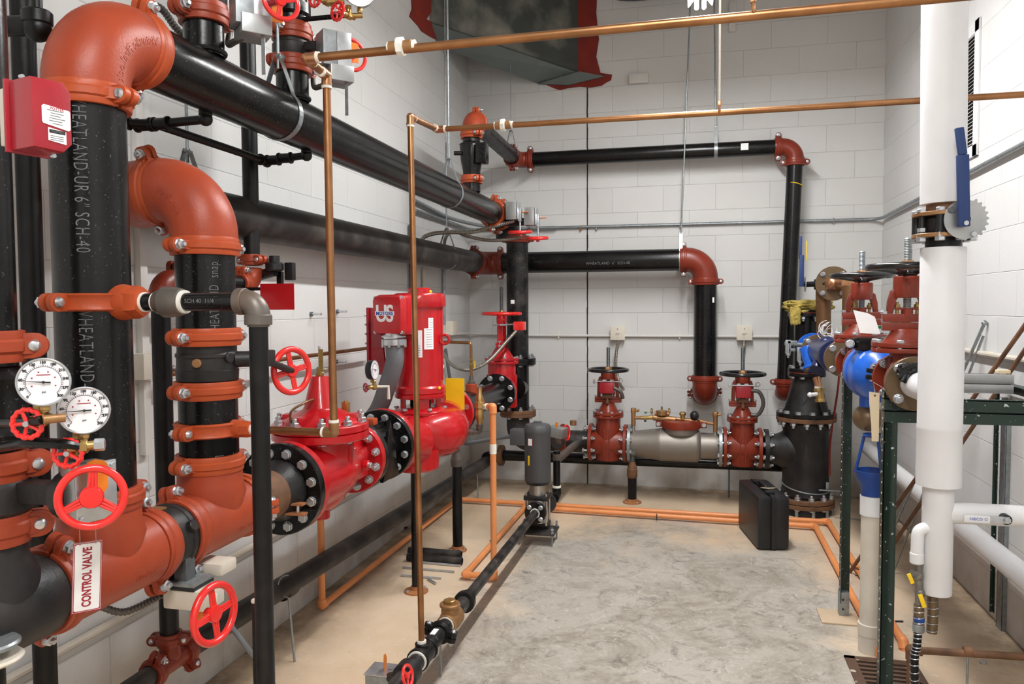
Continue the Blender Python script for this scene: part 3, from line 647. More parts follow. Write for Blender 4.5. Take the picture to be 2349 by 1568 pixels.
# ================================================================ conduits on walls
def conduit(name, pts, r, material, label, R=0.06, cat='conduit', sp=False, seg=10, group=None):
    P = spline(pts, 10) if sp else pts_bend(pts, R)
    return solo(name, MB().tube(P, r, seg), material, label, cat, group=group)
yb = YB-0.02
c1 = at(1240, 523, Y=yb); c2 = at(2020, 508, Y=yb); z = 2.125
conduit('conduit', [(-1.84, 4.9, 2.135), (-1.84, yb, 2.13), (1.36, yb, 2.12), (1.365, 3.0, 2.17)], 0.012, 'galv', 'thin galvanized conduit running across the back wall and on along the right wall', R=0.12)
conduit('conduit', [(-1.845, 4.9, 2.20), (-1.845, 5.75, 2.16), (-1.6, yb-0.02, 2.13), (-1.1, yb-0.02, 2.125)], 0.014, 'galv', 'second galvanized conduit behind the twin switch boxes, curving out of the left corner', R=0.25)
for i, x in enumerate((1332, 1368, 1560, 1912)):
    p = at(x, 524-(x-1332)*0.02, Y=yb); solo('conduit_strap', MB().box((p.x, YB-0.012, 2.118), (0.012, 0.024, 0.045), bev=0.003), 'rust_orange' if i == 0 else 'galv', ['rust stained strap on the shoulder height conduit left of the wall joint line', 'galvanized strap on the shoulder height conduit just right of the wall joint line', 'galvanized strap on the shoulder height conduit near the slanted hanger rod', 'galvanized strap on the shoulder height conduit near the right corner'][i], 'strap')
zl = 1.237
conduit('painted_conduit', [(-1.845, 5.0, 1.285), (-1.845, yb, 1.25), (-1.3, yb, zl), (1.36, yb, zl-0.005)], 0.011, 'white_wall_paint', 'white painted conduit at waist height along the back wall between the two beige boxes', R=0.15)
for i, x in enumerate((1281, 1559)):
    p = at(x, 770, Y=yb); solo('conduit_strap', MB().box((p.x, YB-0.012, zl), (0.014, 0.026, 0.05), bev=0.003), 'beige_box', ['white strap on the waist height conduit left of the wall joint line', 'white strap on the waist height conduit between the two beige boxes'][i], 'strap')
for i, x in enumerate((1418, 1707)):
    p = at(x, 763, Y=yb); t = T('junction_box', ['beige square junction box on the back wall above the left black handwheel', 'beige square junction box on the back wall above the right black handwheel'][i], 'junction box', (p.x, YB-0.03, p.z))
    t.part('box', MB().box((p.x, YB-0.03, p.z), (0.112, 0.06, 0.108), bev=0.004), 'beige_box'); t.part('cover', MB().box((p.x, YB-0.062, p.z), (0.118, 0.005, 0.114), bev=0.002), 'beige_box')
    t.part('screw', MB().cyl((p.x, YB-0.067, p.z+0.032), (p.x, YB-0.064, p.z+0.032), 0.004), 'ink')
    t.part('screw', MB().cyl((p.x-0.004, YB-0.067, p.z-0.036), (p.x-0.004, YB-0.064, p.z-0.036), 0.003), 'galv')
    b = MB(); b.box((p.x-0.004, YB-0.0648, p.z-0.014), (0.03, 0.0006, 0.004)); b.box((p.x+0.004, YB-0.0648, p.z-0.004), (0.036, 0.0006, 0.002)); t.part('printed_mark', b, 'mark_grey')
def flex(name, pts, r, material, label, cat='flexible conduit', n=None, group=None, sp=True):
    P = spline(pts, 14) if sp else pts_bend(pts, 0.05)
    # corrugated: dense rings
    L_ = sum((P[i+1]-P[i]).length for i in range(len(P)-1)); step = r*0.45; out = [P[0]]; acc = 0; k = 0; d = []
    for i in range(len(P)-1):
        seg = (P[i+1]-P[i]); l = seg.length; s = step-acc
        while s <= l: out.append(P[i]+seg*(s/l)); s += step
        acc = l-(s-step)
    b = MB(); cnt = [0]; nn = len(out)-1
    b.tube(out, r, 10, rf=lambda t: r*(1.0 if int(round(t*nn)) % 2 else 0.8)); return solo(name, b, material, label, cat, group=group)
# ================================================================ main fire pipes on the left
X0, ZT, ZH, XH, ZR = -1.41, 2.15, 1.832, -1.735, 0.848
r6, r4 = 0.0842, 0.0571
YA, YBR = 1.553, 1.99
# riser A and its big elbow
pipeA = T('riser_pipe', 'thick black pipe with white stencilled lettering under the big orange elbow at the left', 'pipe', (X0, YA, 0.98))
pa = pipeA.part('pipe', MB().lathe([(r6, 1.03), (r6, 1.5), (r6, ZT-0.15)], Matrix.Translation((X0, YA, 0)), 48), 'black')
wr = lambda ang, z0, mir: ((X0, YA), r6, ang, z0, mir)
facA = math.atan2(-YA, -X0)
s1 = 0.063
for tx_, py_ in (('WHEATLAND-UR 6" SCH-40', 228), ('WHEATLAND-UR', 700)): lettering(pipeA, 'stencilled_lettering', tx_, 0.043, None, 'mark_grey', wrap=((X0, YA), r6, facA-0.22, at(190, py_, X=X0).z, 1), bold=-0.0004, spacing=1.12, xs=0.62)
elbow((X0, YA, ZT), (0, 0, -1), (0, 1, 0), r6, 'large glossy orange elbow at the top left, turning the thick riser into the overhead pipe', mark='Victaulic FireLock', fat=1.13)
coupling((X0, YA, ZT-0.172), (0, 0, 1), r6, (1, -0.05, 0), 'orange coupling under the large elbow at the top left', bolt_to=1)
coupling((X0, YA+0.172, ZT), (0, 1, 0), r6, (0.25, 0, 1), 'orange coupling where the large top left elbow joins the overhead pipe', bolt_to=1)
# overhead pipe
YE = 5.30
pipe('overhead_pipe', (X0, YA+0.16, ZT), (X0, YE, ZT), r6, 'black', 'long thick black overhead pipe running from the big left elbow to the back corner')
b = MB()
for (px, py, dx) in ((630, 205, 0),): pass
# riser A mechanical tee and cross pipe
def mech_tee(p, out, r, rb, label, ax=(0, 0, 1)):
    """bolted branch outlet clamped round a pipe, hexagonal boss facing `out`"""
    t = T('branch_outlet', label, 'branch outlet', p); M = frame(p, ax, out); hw = 0.021; ro = r+0.010
    for sg, (a0, a1) in enumerate(((-PI/2+0.06, PI/2-0.06), (PI/2+0.06, 3*PI/2-0.06))):
        b = MB(); b.lathe([(r+0.0005, -hw), (ro, -hw), (ro+0.006, -hw*0.8), (ro+0.002, -hw*0.5), (ro+0.002, hw*0.5), (ro+0.006, hw*0.8), (ro, hw), (r+0.0005, hw)], M, 22, a0, a1)
        for e in (1, -1):
            F = M @ Matrix.Rotation(PI/2*e, 4, 'Z'); s_ = (1 if sg == 0 else -1)*(-e)
            x0, x1 = r+0.002, ro+0.05; out_ = [(x0, -hw), (x1-hw, -hw)]+[(x1-hw+hw*math.cos(PI*(-0.5+k/8)), hw*math.sin(PI*(-0.5+k/8))) for k in range(9)]+[(x0, hw)]
            G = F @ Matrix(((1, 0, 0, 0), (0, 0, 1, 0), (0, 1, 0, 0), (0, 0, 0, 1))); b.prism(out_, min(s_*0.004, s_*0.018), max(s_*0.004, s_*0.018), G, bev=0.0015)
        if sg == 0:
            G = M @ Matrix.Rotation(PI/2, 4, 'Y')
            b.lathe([(rb*2.1, r*0.78), (rb*2.0, r+0.012), (rb*1.72, r+0.03)], G, 24)
            b.lathe([(rb*1.85, r+0.012), (rb*1.85, r+0.045), (rb*1.65, r+0.058)], G, 6)
        t.part('housing', b, 'orange_bright')
    me = bolt_mesh(0.0075, 0.04, 'coup')
    for e in (1, -1): t.inst('bolt', me, M @ Matrix.Rotation(PI/2*e, 4, 'Z') @ Matrix.Translation((ro+0.028, 0, 0)) @ Matrix.Rotation(PI/2, 4, 'X'))
    b = MB(); oo = unit(out); b.cyl(V(p)+oo*(r+0.054), V(p)+oo*(r+0.064), rb*1.12, seg=20); t.part('joint_tape', b, 'white_tape'); return t
zm = at(300, 693, Y=YA).z
rb = 0.0212
mech_tee((X0, YA, zm), (1, 0, 0), r6, rb, 'orange bolted branch outlet round the thick lettered riser, feeding the small cross pipe')
xe = at(598, 1000, Y=YA).x
t = T('cross_pipe', 'slim black pipe with union and elbow leaving the lettered riser and dropping to the floor', 'pipe', (X0+0.3, YA, zm))
t.part('pipe', MB().cyl((X0+r6+0.03, YA, zm), (xe-0.03, YA, zm), rb), 'black')
xu = at(390, 695, Y=YA).x
b = MB(); M = frame((xu, YA, zm), (1, 0, 0)); b.lathe([(rb*1.25, -0.034), (rb*1.35, -0.03), (rb*1.45, -0.018), (rb*1.72, -0.012), (rb*1.72, 0.004), (rb*1.6, 0.022), (rb*1.45, 0.034), (rb*1.2, 0.036)], M, 28); t.part('union', b, 'iron_grey')
t.part('joint_tape', MB().cyl((xu+0.033, YA, zm), (xu+0.044, YA, zm), rb*1.28), 'white_tape'); t.part('joint_tape', MB().cyl((xu-0.04, YA, zm), (xu-0.033, YA, zm), rb*1.1), 'white_tape')
lettering(t, 'stencilled_lettering', 'SCH 40  11/4', 0.014, frame((at(470, 697, Y=YA).x, YA-rb-0.0004, zm+0.002), (0, -1, 0), (1, 0, 0)), 'mark_grey')
b = MB(); Rb = 0.034
b.tube([(xe-0.042, YA, zm)]+[(xe-Rb+Rb*math.sin(PI/2*i/10), YA, zm-Rb+Rb*math.cos(PI/2*i/10)) for i in range(11)]+[(xe, YA, zm-0.042)], rb*1.28, 24)
b.cyl((xe-0.052, YA, zm), (xe-0.030, YA, zm), rb*1.45, bev=0.002); b.cyl((xe, YA, zm-0.030), (xe, YA, zm-0.054), rb*1.45, bev=0.002); t.part('elbow', b, 'iron_grey')
t.part('pipe', MB().cyl((xe, YA, zm-0.05), (xe, YA, 0.0), rb), 'black_dull'); t.part('joint_tape', MB().cyl((xe, YA, zm-0.058), (xe, YA, zm-0.053), rb*1.15), 'iron_grey')
# riser B
pB = T('riser_pipe', 'thick black pipe under the second orange elbow, right of the lettered riser', 'pipe', (X0, YBR, 1.3))
pB.part('pipe', MB().lathe([(r6, 1.03), (r6, 1.10)], Matrix.Translation((X0, YBR, 0)), 48), 'black')
zb1, zb2 = 1.238, 1.395
pB.part('pipe', MB().lathe([(r6, zb2+0.02), (r6, ZH-0.15)], Matrix.Translation((X0, YBR, 0)), 48), 'black')
pB.part('pipe', MB().lathe([(r6, 1.02), (r6, zb1-0.02)], Matrix.Translation((X0, YBR, 0)), 48), 'black')
facB = math.atan2(-YBR, -X0)
for tx_, py_ in (('WHEATLAND', 775), ('snap', 640), ('LI', 590)): lettering(pB, 'stencilled_lettering', tx_, 0.038, None, 'mark_grey', wrap=((X0, YBR), r6, facB+0.28, at(490, py_, X=X0).z, -1), bold=-0.0003, spacing=1.12, xs=0.62)
lettering(pB, 'stencilled_lettering', 'LAND', 0.038, None, 'mark_grey', wrap=((X0, YBR), r6, facB+0.3, at(520, 1022, X=X0).z, 1), bold=-0.0003, spacing=1.12, xs=0.62)
elbow((X0, YBR, ZH), (0, 0, -1), (-1, 0, 0), r6, 'orange elbow on top of the second riser, turning towards the left wall', mark='FireLock', fat=1.13)
coupling((X0, YBR, ZH-0.172), (0, 0, 1), r6, (-0.2, -1, 0), 'orange coupling just under the second orange elbow')
coupling((X0-0.163, YBR, ZH), (1, 0, 0), r6, (0, -0.35, 0.93), 'orange coupling between the second elbow and the elbow at the left wall')
elbow((XH, YBR, ZH), (1, 0, 0), (0, 1, 0), r6, 'orange elbow by the left wall, mostly hidden behind the thick lettered riser')
# wafer check body between two couplings on riser B
zc = (zb1+zb2)/2
t = T('check_valve', 'short black ribbed valve body clamped between two orange couplings on the second riser', 'valve', (X0, YBR, zc))
M = Matrix.Translation((X0, YBR, zc)); hh = (zb2-zb1)/2+0.012
bd = t.part('body', MB().lathe([(r6, -hh), (r6, -0.052), (r6*1.04, -0.05), (r6*1.06, -0.02), (r6*1.03, -0.018), (r6*1.02, 0.016), (r6*1.06, 0.02), (r6*1.06, 0.028), (r6, 0.034), (r6, hh)], M, 40), 'cast_dark')
for a, z_, rr in ((facB-0.32, 0.005, 0.013), (facB+0.72, 0.018, 0.015)):
    p = V((X0+r6*math.cos(a), YBR+r6*math.sin(a), zc+z_)); d = V((math.cos(a), math.sin(a), 0)); t.part('plug', MB().cyl(p-d*0.01, p+d*0.012, rr, seg=20, bev=0.002), 'bronze' if a < facB else 'cast_dark')
# butterfly operator stub facing right
t.part('side_boss', MB().cyl((X0+r6*0.9, YBR+0.02, zc+0.01), (X0+r6+0.05, YBR+0.06, zc+0.01), 0.024, bev=0.003), 'cast_dark')
coupling((X0, YBR, zb2), (0, 0, 1), r6, (-0.2, -1, 0), 'orange coupling above the short black valve body on the second riser')
coupling((X0, YBR, zb1), (0, 0, 1), r6, (-0.2, -1, 0), 'orange coupling below the short black valve body on the second riser')
zm2 = at(600, 985, Y=YBR-0.0).z
mech_tee((X0, YBR, zm2), (1, 0, 0), r6, 0.0135, 'orange bolted branch outlet on the second riser, feeding the copper line')
# ---------------------------------------------------------------- tees and run along the left wall
def tee(p, run, br, r, label, half=0.165, bh=0.165, name='pipe_tee', material='orange'):
    p = V(p); run, br = unit(run), unit(br); t = T(name, label, 'tee', p); b = MB()
    b.lathe([(r, -half), (r*1.0, -half*0.93), (r*1.12, -half*0.86), (r*1.12, half*0.86), (r, half*0.93), (r, half)], frame(p, run), 44)
    b.lathe([(r*1.0, r*0.2), (r*1.22, r*0.95), (r*1.12, r*1.32), (r*1.1, bh*0.9), (r, bh*0.95), (r, bh)], frame(p, br), 44)
    t.part('body', b, material)
    me = text_mesh('FireLock', r*0.26, 0.0008, 'CENTER', 0.0004); sd = run.cross(br); sd = sd if sd.dot(V((0, 0, CAMH))-p) > 0 else -sd
    xdir = br.cross(sd)
    for v in me.vertices:
        x, y, z = v.co; h = (y-r*0.35)/(r*1.12); v.co = p+xdir*(x+half*0.35)+(sd*math.cos(h)+br*math.sin(h))*(r*1.12+z)
    bb = MB(); bb.bm.from_mesh(me); bpy.data.meshes.remove(me); t.part('raised_lettering', bb, material); return t
r6t = r6
tee((X0, YA, ZR), (0, 1, 0), (0, 0, 1), r6, 'large orange tee at the bottom of the thick lettered riser, behind the control valve sign', half=0.15, bh=0.168)
tee((X0, YBR, ZR), (0, 1, 0), (0, 0, 1), r6, 'orange tee at the bottom of the second riser', half=0.14, bh=0.165)
coupling((X0, YA, ZR+0.172), (0, 0, 1), r6, (-0.12, -1, 0), 'wide orange coupling on top of the large tee at the foot of the lettered riser', material='orange')
coupling((X0, YBR, ZR+0.172), (0, 0, 1), r6, (-0.2, -1, 0), 'orange coupling on top of the tee at the foot of the second riser')
coupling((X0, YA-0.155, ZR), (0, 1, 0), r6, (0.3, 0, 1), 'orange coupling on the near end of the large tee, beside the black elbow', material='orange')
coupling((X0, YA+0.16, ZR), (0, 1, 0), r6, (-0.25, 0, 1), 'orange coupling on the far end of the large tee', material='orange')
coupling((X0, YBR-0.148, ZR), (0, 1, 0), r6, (-0.25, 0, 1), 'orange coupling on the near end of the second tee', material='orange')
coupling((X0, YBR+0.155, ZR), (0, 1, 0), r6, (1, 0, 0.02), 'orange coupling on the far end of the second tee, by the black flange')
t = T('wafer_valve', 'dark grey valve body clamped between the two orange tees', 'valve', (X0, 1.78, ZR))
t.part('body', MB().lathe([(r6, -0.08), (r6*1.02, -0.05), (r6*1.06, -0.045), (r6*1.06, 0.01), (r6*1.1, 0.012), (r6*1.1, 0.024), (r6*1.06, 0.026), (r6*1.06, 0.045), (r6, 0.05), (r6, 0.08)], frame((X0, 1.78, ZR), (0, 1, 0)), 44), 'cast_dark')
a = math.radians(25); d = V((math.cos(a), 0, math.sin(a)))
t.part('plug', MB().cyl(V((X0, 1.785, ZR))+d*r6*0.9, V((X0, 1.785, ZR))+d*(r6*1.1+0.012), 0.016, bev=0.002), 'cast_dark')
t.part('clip', MB().box(V((X0, 1.755, ZR+r6*1.07)), (0.04, 0.03, 0.006), bev=0.002), 'bronze')
t.part('neck', MB().box((X0+0.012, 1.785, ZR-r6-0.03), (0.03, 0.045, 0.085), bev=0.004), 'cast_dark')
# operator hanging below: white-grey box and red wheel
gz = at(440, 1375, X=X0+0.09).z
gp = V((X0+0.075, 1.80, gz))
t2 = T('valve_operator', 'grey boxed valve operator with a red handwheel hanging under the pipe between the two tees', 'valve operator', gp)
t2.part('gear_housing', MB().box(gp, (0.135, 0.085, 0.055), bev=0.008), 'off_white'); t2.part('switch_box', MB().box(gp+V((0.0, 0.10, 0.05)), (0.09, 0.075, 0.035), bev=0.008), 'off_white')
t2.part('flange_plate', MB().box(gp+V((-0.02, -0.0, 0.042)), (0.10, 0.085, 0.014), bev=0.004), 'galv'); t2.part('gasket', MB().box(gp+V((-0.02, 0, 0.032)), (0.105, 0.09, 0.008), bev=0.002), 'plastic_black')
t2.part('mounting_post', MB().box(gp+V((-0.02, -0.01, 0.09)), (0.04, 0.04, 0.10), bev=0.003), 'galv_dark')
hwp = at(492, 1407, X=gp.x+0.17)
t2.part('shaft', MB().cyl(gp+V((0.05, 0.02, 0)), (hwp.x, hwp.y, hwp.z), 0.009), 'off_white')
handwheel(t2, hwp, (0.98, -0.12, 0.05), 0.080, 'red_bright', 4, ph=0.06, tube=0.0095, hubr=0.022)
t2.part('position_flag', MB().box(gp+V((0.03, 0.0, -0.045)), (0.05, 0.03, 0.035), bev=0.006), 'orange_flag')
flex('flexible_conduit', [at(232, 1390, X=X0-0.1), at(290, 1402, X=X0-0.05), gp+V((-0.09, 0, 0))], 0.0105, 'dark_flex', 'short ribbed metal conduit leading from behind the control valve sign to the grey operator box')
# black reducing elbow at bottom left and riser C
YC = 1.262
t = T('reducing_elbow', 'heavy black cast elbow at the lower left corner feeding the large orange tee', 'elbow', (X0, YC, ZR))
b = MB(); b.tube([(X0, YA-0.17, ZR), (X0, YC+0.1, ZR), (X0, YC+0.05, ZR), (X0, YC, ZR), (X0, YC-0.06, ZR), (X0, YC-0.09, ZR)], r6, 40, lambda q: r6*(1.0 if q < 0.1 else 1.09 if q < 0.75 else 0.95 if q < 0.95 else 0.6))
b.lathe([(r6*1.0, 0.0), (r6*0.98, 0.08), (r4*1.12, 0.12), (r4*1.06, 0.15), (r4, 0.155), (r4, 0.19)], frame((X0, YC, ZR), (0, 0, 1)), 40); t.part('body', b, 'cast_dark')
t.part('nipple', MB().cyl((X0, YC, ZR+0.15), (X0, YC, ZR+0.2), r4*1.01), 'bronze_flange')
t = T('floor_bracket', 'light grey steel bracket edge at the very lower left corner of the photo', 'bracket', at(20, 1480, X=X0+0.06))
pb = at(-20, 1470, X=X0+0.08); t.part('plate', MB().cyl(pb-V((0, 0, 0.012)), pb, 0.05, bev=0.004), 'galv'); t.part('plate', MB().cyl(pb-V((0, 0, 0.04)), pb-V((0, 0, 0.03)), 0.055, bev=0.004), 'off_white')
t.part('stem', MB().cyl((pb.x, pb.y, 0), pb-V((0, 0, 0.04)), 0.022), 'black_dull')
zs = {k: at(40, y, Y=YC).z for k, y in dict(a=1213, b=1140, c=1072, d=940, e=795).items()}
pipe('riser_pipe', (X0, YC, zs['e']), (X0, YC, 3.6), r4, 'black', 'black riser pipe at the very left edge of the photo, passing behind the red box')
coupling((X0, YC, zs['a']), (0, 0, 1), r4, (0.75, 0.66, 0), 'orange coupling at the left edge, lowest of the three on the edge riser', material='orange', wide=1.25)
coupling((X0, YC, zs['c']), (0, 0, 1), r4, (0.75, 0.66, 0), 'orange coupling at the left edge, middle one on the edge riser below the gauges', material='orange', wide=1.25)
coupling((X0, YC, zs['e']), (0, 0, 1), r4, (0.75, 0.66, 0), 'orange coupling at the left edge above the two large gauges', material='orange', wide=1.25)
t = T('alarm_valve', 'glossy black cast valve body at the left edge behind the two large gauges', 'valve', (X0, YC, zs['d']))
zz0, zz1 = zs['c'], zs['e']; L_ = zz1-zz0
t.part('body', MB().lathe([(r4, 0), (r4, L_*0.16), (r4*1.45, L_*0.22), (r4*1.5, L_*0.28), (r4*1.35, L_*0.34), (r4*1.38, L_*0.7), (r4*1.45, L_*0.74), (r4*1.2, L_*0.8), (r4, L_*0.84), (r4, L_)], Matrix.Translation((X0, YC, zz0)), 40), 'black')
t = T('butterfly_valve', 'black butterfly valve at the left edge with switch box, orange flag and red handwheel', 'valve', (X0, YC, zs['b']))
t.part('body', MB().lathe([(r4, -0.055), (r4*1.3, -0.03), (r4*1.35, -0.028), (r4*1.35, 0.022), (r4*1.28, 0.028), (r4, 0.055)], Matrix.Translation((X0, YC, zs['b'])), 40), 'cast_dark')
hp = at(210, 1140, X=-1.09); zz = at(180, 1100, X=-1.2).z
zv = zs['b']+0.01
t.part('neck', MB().box((X0+0.12, YC+0.015, zv), (0.12, 0.05, 0.042), bev=0.006), 'cast_dark'); t.part('neck_flange', MB().cyl((X0+0.165, YC+0.015, zv), (X0+0.19, YC+0.015, zv), 0.048, bev=0.004), 'cast_dark')
xg = X0+0.205
Mg = gearbox(t, V((xg+0.012, YC+0.02, zv+0.01)), (0.95, -0.32, 0), (0, 0, 1), 1.0, box='steel_plate')
t.part('drive_shaft', MB().cyl((xg, YC+0.02, zv), hp, 0.010), 'red_dark')
hw_ax = (V((0.62, -0.78, 0.02))); handwheel(t, hp, hw_ax, 0.062, 'red_bright', 3, ph=0.96, tube=0.0075, hubr=0.021)
fp = at(224, 1092, X=-1.135)
F = frame(fp, (0.75, -0.66, 0), (1, 0, 0)); F = Matrix((V((0.66, 0.75, 0)), V((0, 0, 1)), V((0.75, -0.66, 0)))).transposed().to_4x4(); F.translation = fp
t.part('position_flag', MB().prism([(-0.018, 0.03), (-0.004, 0.034), (0.012, 0.03), (0.018, 0.022), (0.018, -0.022), (0.01, -0.034), (-0.006, -0.03), (-0.018, -0.034)], -0.001, 0.001, F), 'orange_flag')
# gauges on the alarm valve trim
fg = (V((0, 0, CAMH))-at(100, 876, X=-1.15))
for (px, py, RR, xx, hd, fx, lb) in ((100, 876, 58, -1.13, PI-0.09+0.0, (0.62, -0.78, 0.02), 'white faced pressure gauge at the left edge, the upper left one of the large pair'), (193, 941, 57, -1.12, PI+0.01, (0.72, -0.69, 0.02), 'white faced pressure gauge, the lower right one of the large pair by the lettered riser')):
    c = at(px, py, X=xx); dist = (c-V((0, 0, CAMH))).dot(_f); gauge(c, fx, RR*dist/FPX*0.96, lb, hand=hd)
vz = at(100, 955, X=-1.13); t = T('gauge_valve', 'brass gauge valve with small red scalloped wheel, under the upper left large gauge', 'valve', vz)
o1 = V((0.32, -0.95, 0)).normalized(); c_ = at(98, 962, X=-1.13); cw = at(61, 972, X=-1.16)-o1*0.05; needle_valve(t, cw, o1, s=0.95, R=0.028); t.part('link', MB().cyl(cw, c_, 0.009), 'brass')
t.part('side_arm', MB().cyl(c_, c_-o1*0.03+V((0.03, 0.0, 0)), 0.008), 'bronze')
c2_ = at(190, 1024, X=-1.12); t = T('gauge_valve', 'brass gauge valve with small red scalloped wheel, under the lower right large gauge', 'valve', c2_)
cw = at(154, 1040, X=-1.14)-o1*0.05; needle_valve(t, cw, o1, s=0.95, R=0.028); t.part('link', MB().cyl(cw, c2_, 0.009), 'brass'); b = MB(); b.cyl(c2_-V((0.02, 0.015, 0)), c2_+V((0.018, 0.012, 0.002)), 0.009); b.hexa(c2_-V((0.003, 0.002, 0)), (0.83, 0.55, 0), 0.013, 0.012); t.part('side_arm', b, 'brass'); t.part('cap', MB().hexa(c2_+V((0.016, 0.011, 0.002)), (0.83, 0.55, 0), 0.012, 0.018), 'zinc')
# trim pipe from the alarm valve to the gauge valves
conduit('trim_pipe', [(X0+0.06, YC-0.05, at(40, 1016, X=X0+0.06).z), at(60, 1014, X=-1.22), at(150, 1018, X=-1.14), c2_], 0.010, 'black', 'small black trim pipe running from the edge riser to the gauge valves', cat='pipe', R=0.02)
conduit('trim_pipe', [(X0+0.04, YC-0.06, at(20, 960, X=X0+0.04).z), at(70, 968, X=-1.16), c_], 0.009, 'black', 'short black trim pipe behind the upper small red wheel', cat='pipe', R=0.02)
# red switch box on the edge riser
c = at(91, 270, Y=YC-0.14); t = T('flow_switch', 'dark red chamfered switch box with white labels strapped to the riser at the left edge', 'switch box', c)
x = V((0.259, 0.966, 0)); z = V((0.966, -0.259, 0)); y = V((0, 0, 1)); M = Matrix((x, y, z)).transposed().to_4x4(); M.translation = c
w_, h_ = 0.034, 0.059; ch = 0.014
b = MB(); b.prism([(-w_, h_), (w_-ch, h_+0.002), (w_, h_-ch), (w_, -h_+ch), (w_-ch*1.1, -h_-0.002), (-w_, -h_)], -0.03, 0.038, M, bev=0.004); t.part('housing', b, 'red_dark')
t.part('base_plate', MB().box((-0.004, 0, -0.033), (0.074, 0.126, 0.006), M, 0.002), 'red_dark')
F = M @ Matrix.Translation((0.006, -0.002, 0.0385)) @ Matrix.Diagonal((0.82, 0.8, 1, 1)); b = MB(); b.prism([(-0.030, 0.018), (-0.026, 0.022), (0.028, 0.018), (0.030, 0.014), (0.030, -0.022), (0.026, -0.026), (-0.028, -0.018), (-0.030, -0.014)], 0, 0.0008, F); l1 = t.part('label', b, 'paper')
b = MB()
for k in range(6): b.box((-0.002+0.004*(k % 2), 0.012-k*0.0055, 0.0011), (0.034-0.006*(k % 3), 0.0012, 0.0004), F)
t.part('print', b, 'mark_grey', l1); b = MB(); me = text_mesh('POTTER', 0.008, 0.0003); b.merge_mesh(me, F @ Matrix.Translation((0.002, 0.0165, 0.001))); bpy.data.meshes.remove(me); t.part('print', b, 'ink_red', l1)
F2 = M @ Matrix.Translation((0.006, -0.034, 0.0385)) @ Matrix.Diagonal((0.82, 0.85, 1, 1)); l2 = t.part('label', MB().prism([(-0.018, 0.014), (0.020, 0.010), (0.020, -0.016), (-0.018, -0.012)], 0, 0.0008, F2), 'paper')
b = MB(); b.box((0.001, 0.007, 0.0011), (0.034, 0.007, 0.0004), F2); t.part('print', b, 'ink', l2)
b = MB(); me = text_mesh('WARNING', 0.0055, 0.0003); b.merge_mesh(me, F2 @ Matrix.Translation((0.001, 0.007, 0.0014))); bpy.data.meshes.remove(me)
for k in range(3): b.box((0, -0.002-k*0.004, 0.0011), (0.028, 0.001, 0.0003), F2)
t.part('print', b, 'paper' if False else 'mark_grey', l2)
for sx, sy in ((-0.03, h_+0.004), (0.02, -h_-0.004)): t.part('screw', MB().cyl(M @ V((sx, sy, 0.0)), M @ V((sx, sy, 0.006)), 0.004), 'zinc')
t.part('mounting_strap', MB().box((-0.01, 0, -0.048), (0.05, 0.10, 0.025), M, 0.004), 'off_white')
# control valve sign hung on chain
sgc = at(200, 1322, X=-1.245); t = T('sign', 'white sign with red control valve lettering hung vertically before the large orange tee', 'sign', sgc)
n_ = V((0.80, -0.59, 0.0)).normalized(); xx = V((0, 0, 1)).cross(n_).normalized(); tilt = 0.13
M = Matrix((xx, V((0, 0, 1)), n_)).transposed().to_4x4() @ Matrix.Rotation(-0.05, 4, 'Z'); M.translation = sgc
hw_, hh_ = 0.028, 0.0745
pl = t.part('plate', MB().box((0, 0, 0), (hw_*2, hh_*2, 0.0012), M), 'paper')
b = MB()
for (cx_, cy_, sx, sy) in ((0, hh_-0.003, hw_*2-0.004, 0.0014), (0, -hh_+0.003, hw_*2-0.004, 0.0014), (hw_-0.003, 0, 0.0014, hh_*2-0.006), (-hw_+0.003, 0, 0.0014, hh_*2-0.006)): b.box((cx_, cy_, 0.0009), (sx, sy, 0.0006), M)
for (cx_, cy_, sx, sy) in ((0, hh_-0.0006, hw_*2, 0.0012), (0, -hh_+0.0006, hw_*2, 0.0012), (hw_-0.0006, 0, 0.0012, hh_*2), (-hw_+0.0006, 0, 0.0012, hh_*2)): b.box((cx_, cy_, 0.0009), (sx, sy, 0.0006), M)
t.part('border', b, 'ink_red', pl)
me = text_mesh('CONTROL VALVE', 0.024, 0.0003, 'CENTER', 0.0007); q = hh_*1.7/max(0.01, max(v.co.x for v in me.vertices)*2); b = MB(); b.merge_mesh(me, M @ Matrix.Translation((-0.001, 0, 0.001)) @ Matrix.Rotation(PI/2, 4, 'Z') @ Matrix.Diagonal((q, 1, 1, 1))); bpy.data.meshes.remove(me); t.part('lettering', b, 'ink_red', pl)
b = MB(); p0 = M @ V((-0.015, hh_-0.006, 0.001)); p1 = M @ V((0.015, hh_-0.006, 0.001)); b.tube([p0, p0+V((0.0, 0, 0.06))], 0.0008, 6); b.tube([p1, p1+V((0, 0, 0.06))], 0.0008, 6); t.part('chain', b, 'galv')
b = MB()
for sx in (-1, 1):
    for sy in (-1, 1): b.cyl(M @ V((sx*(hw_-0.004), sy*(hh_-0.004), 0.0006)), M @ V((sx*(hw_-0.004), sy*(hh_-0.004), 0.002)), 0.0016, seg=10)
t.part('rivets', b, 'ink_red', pl)
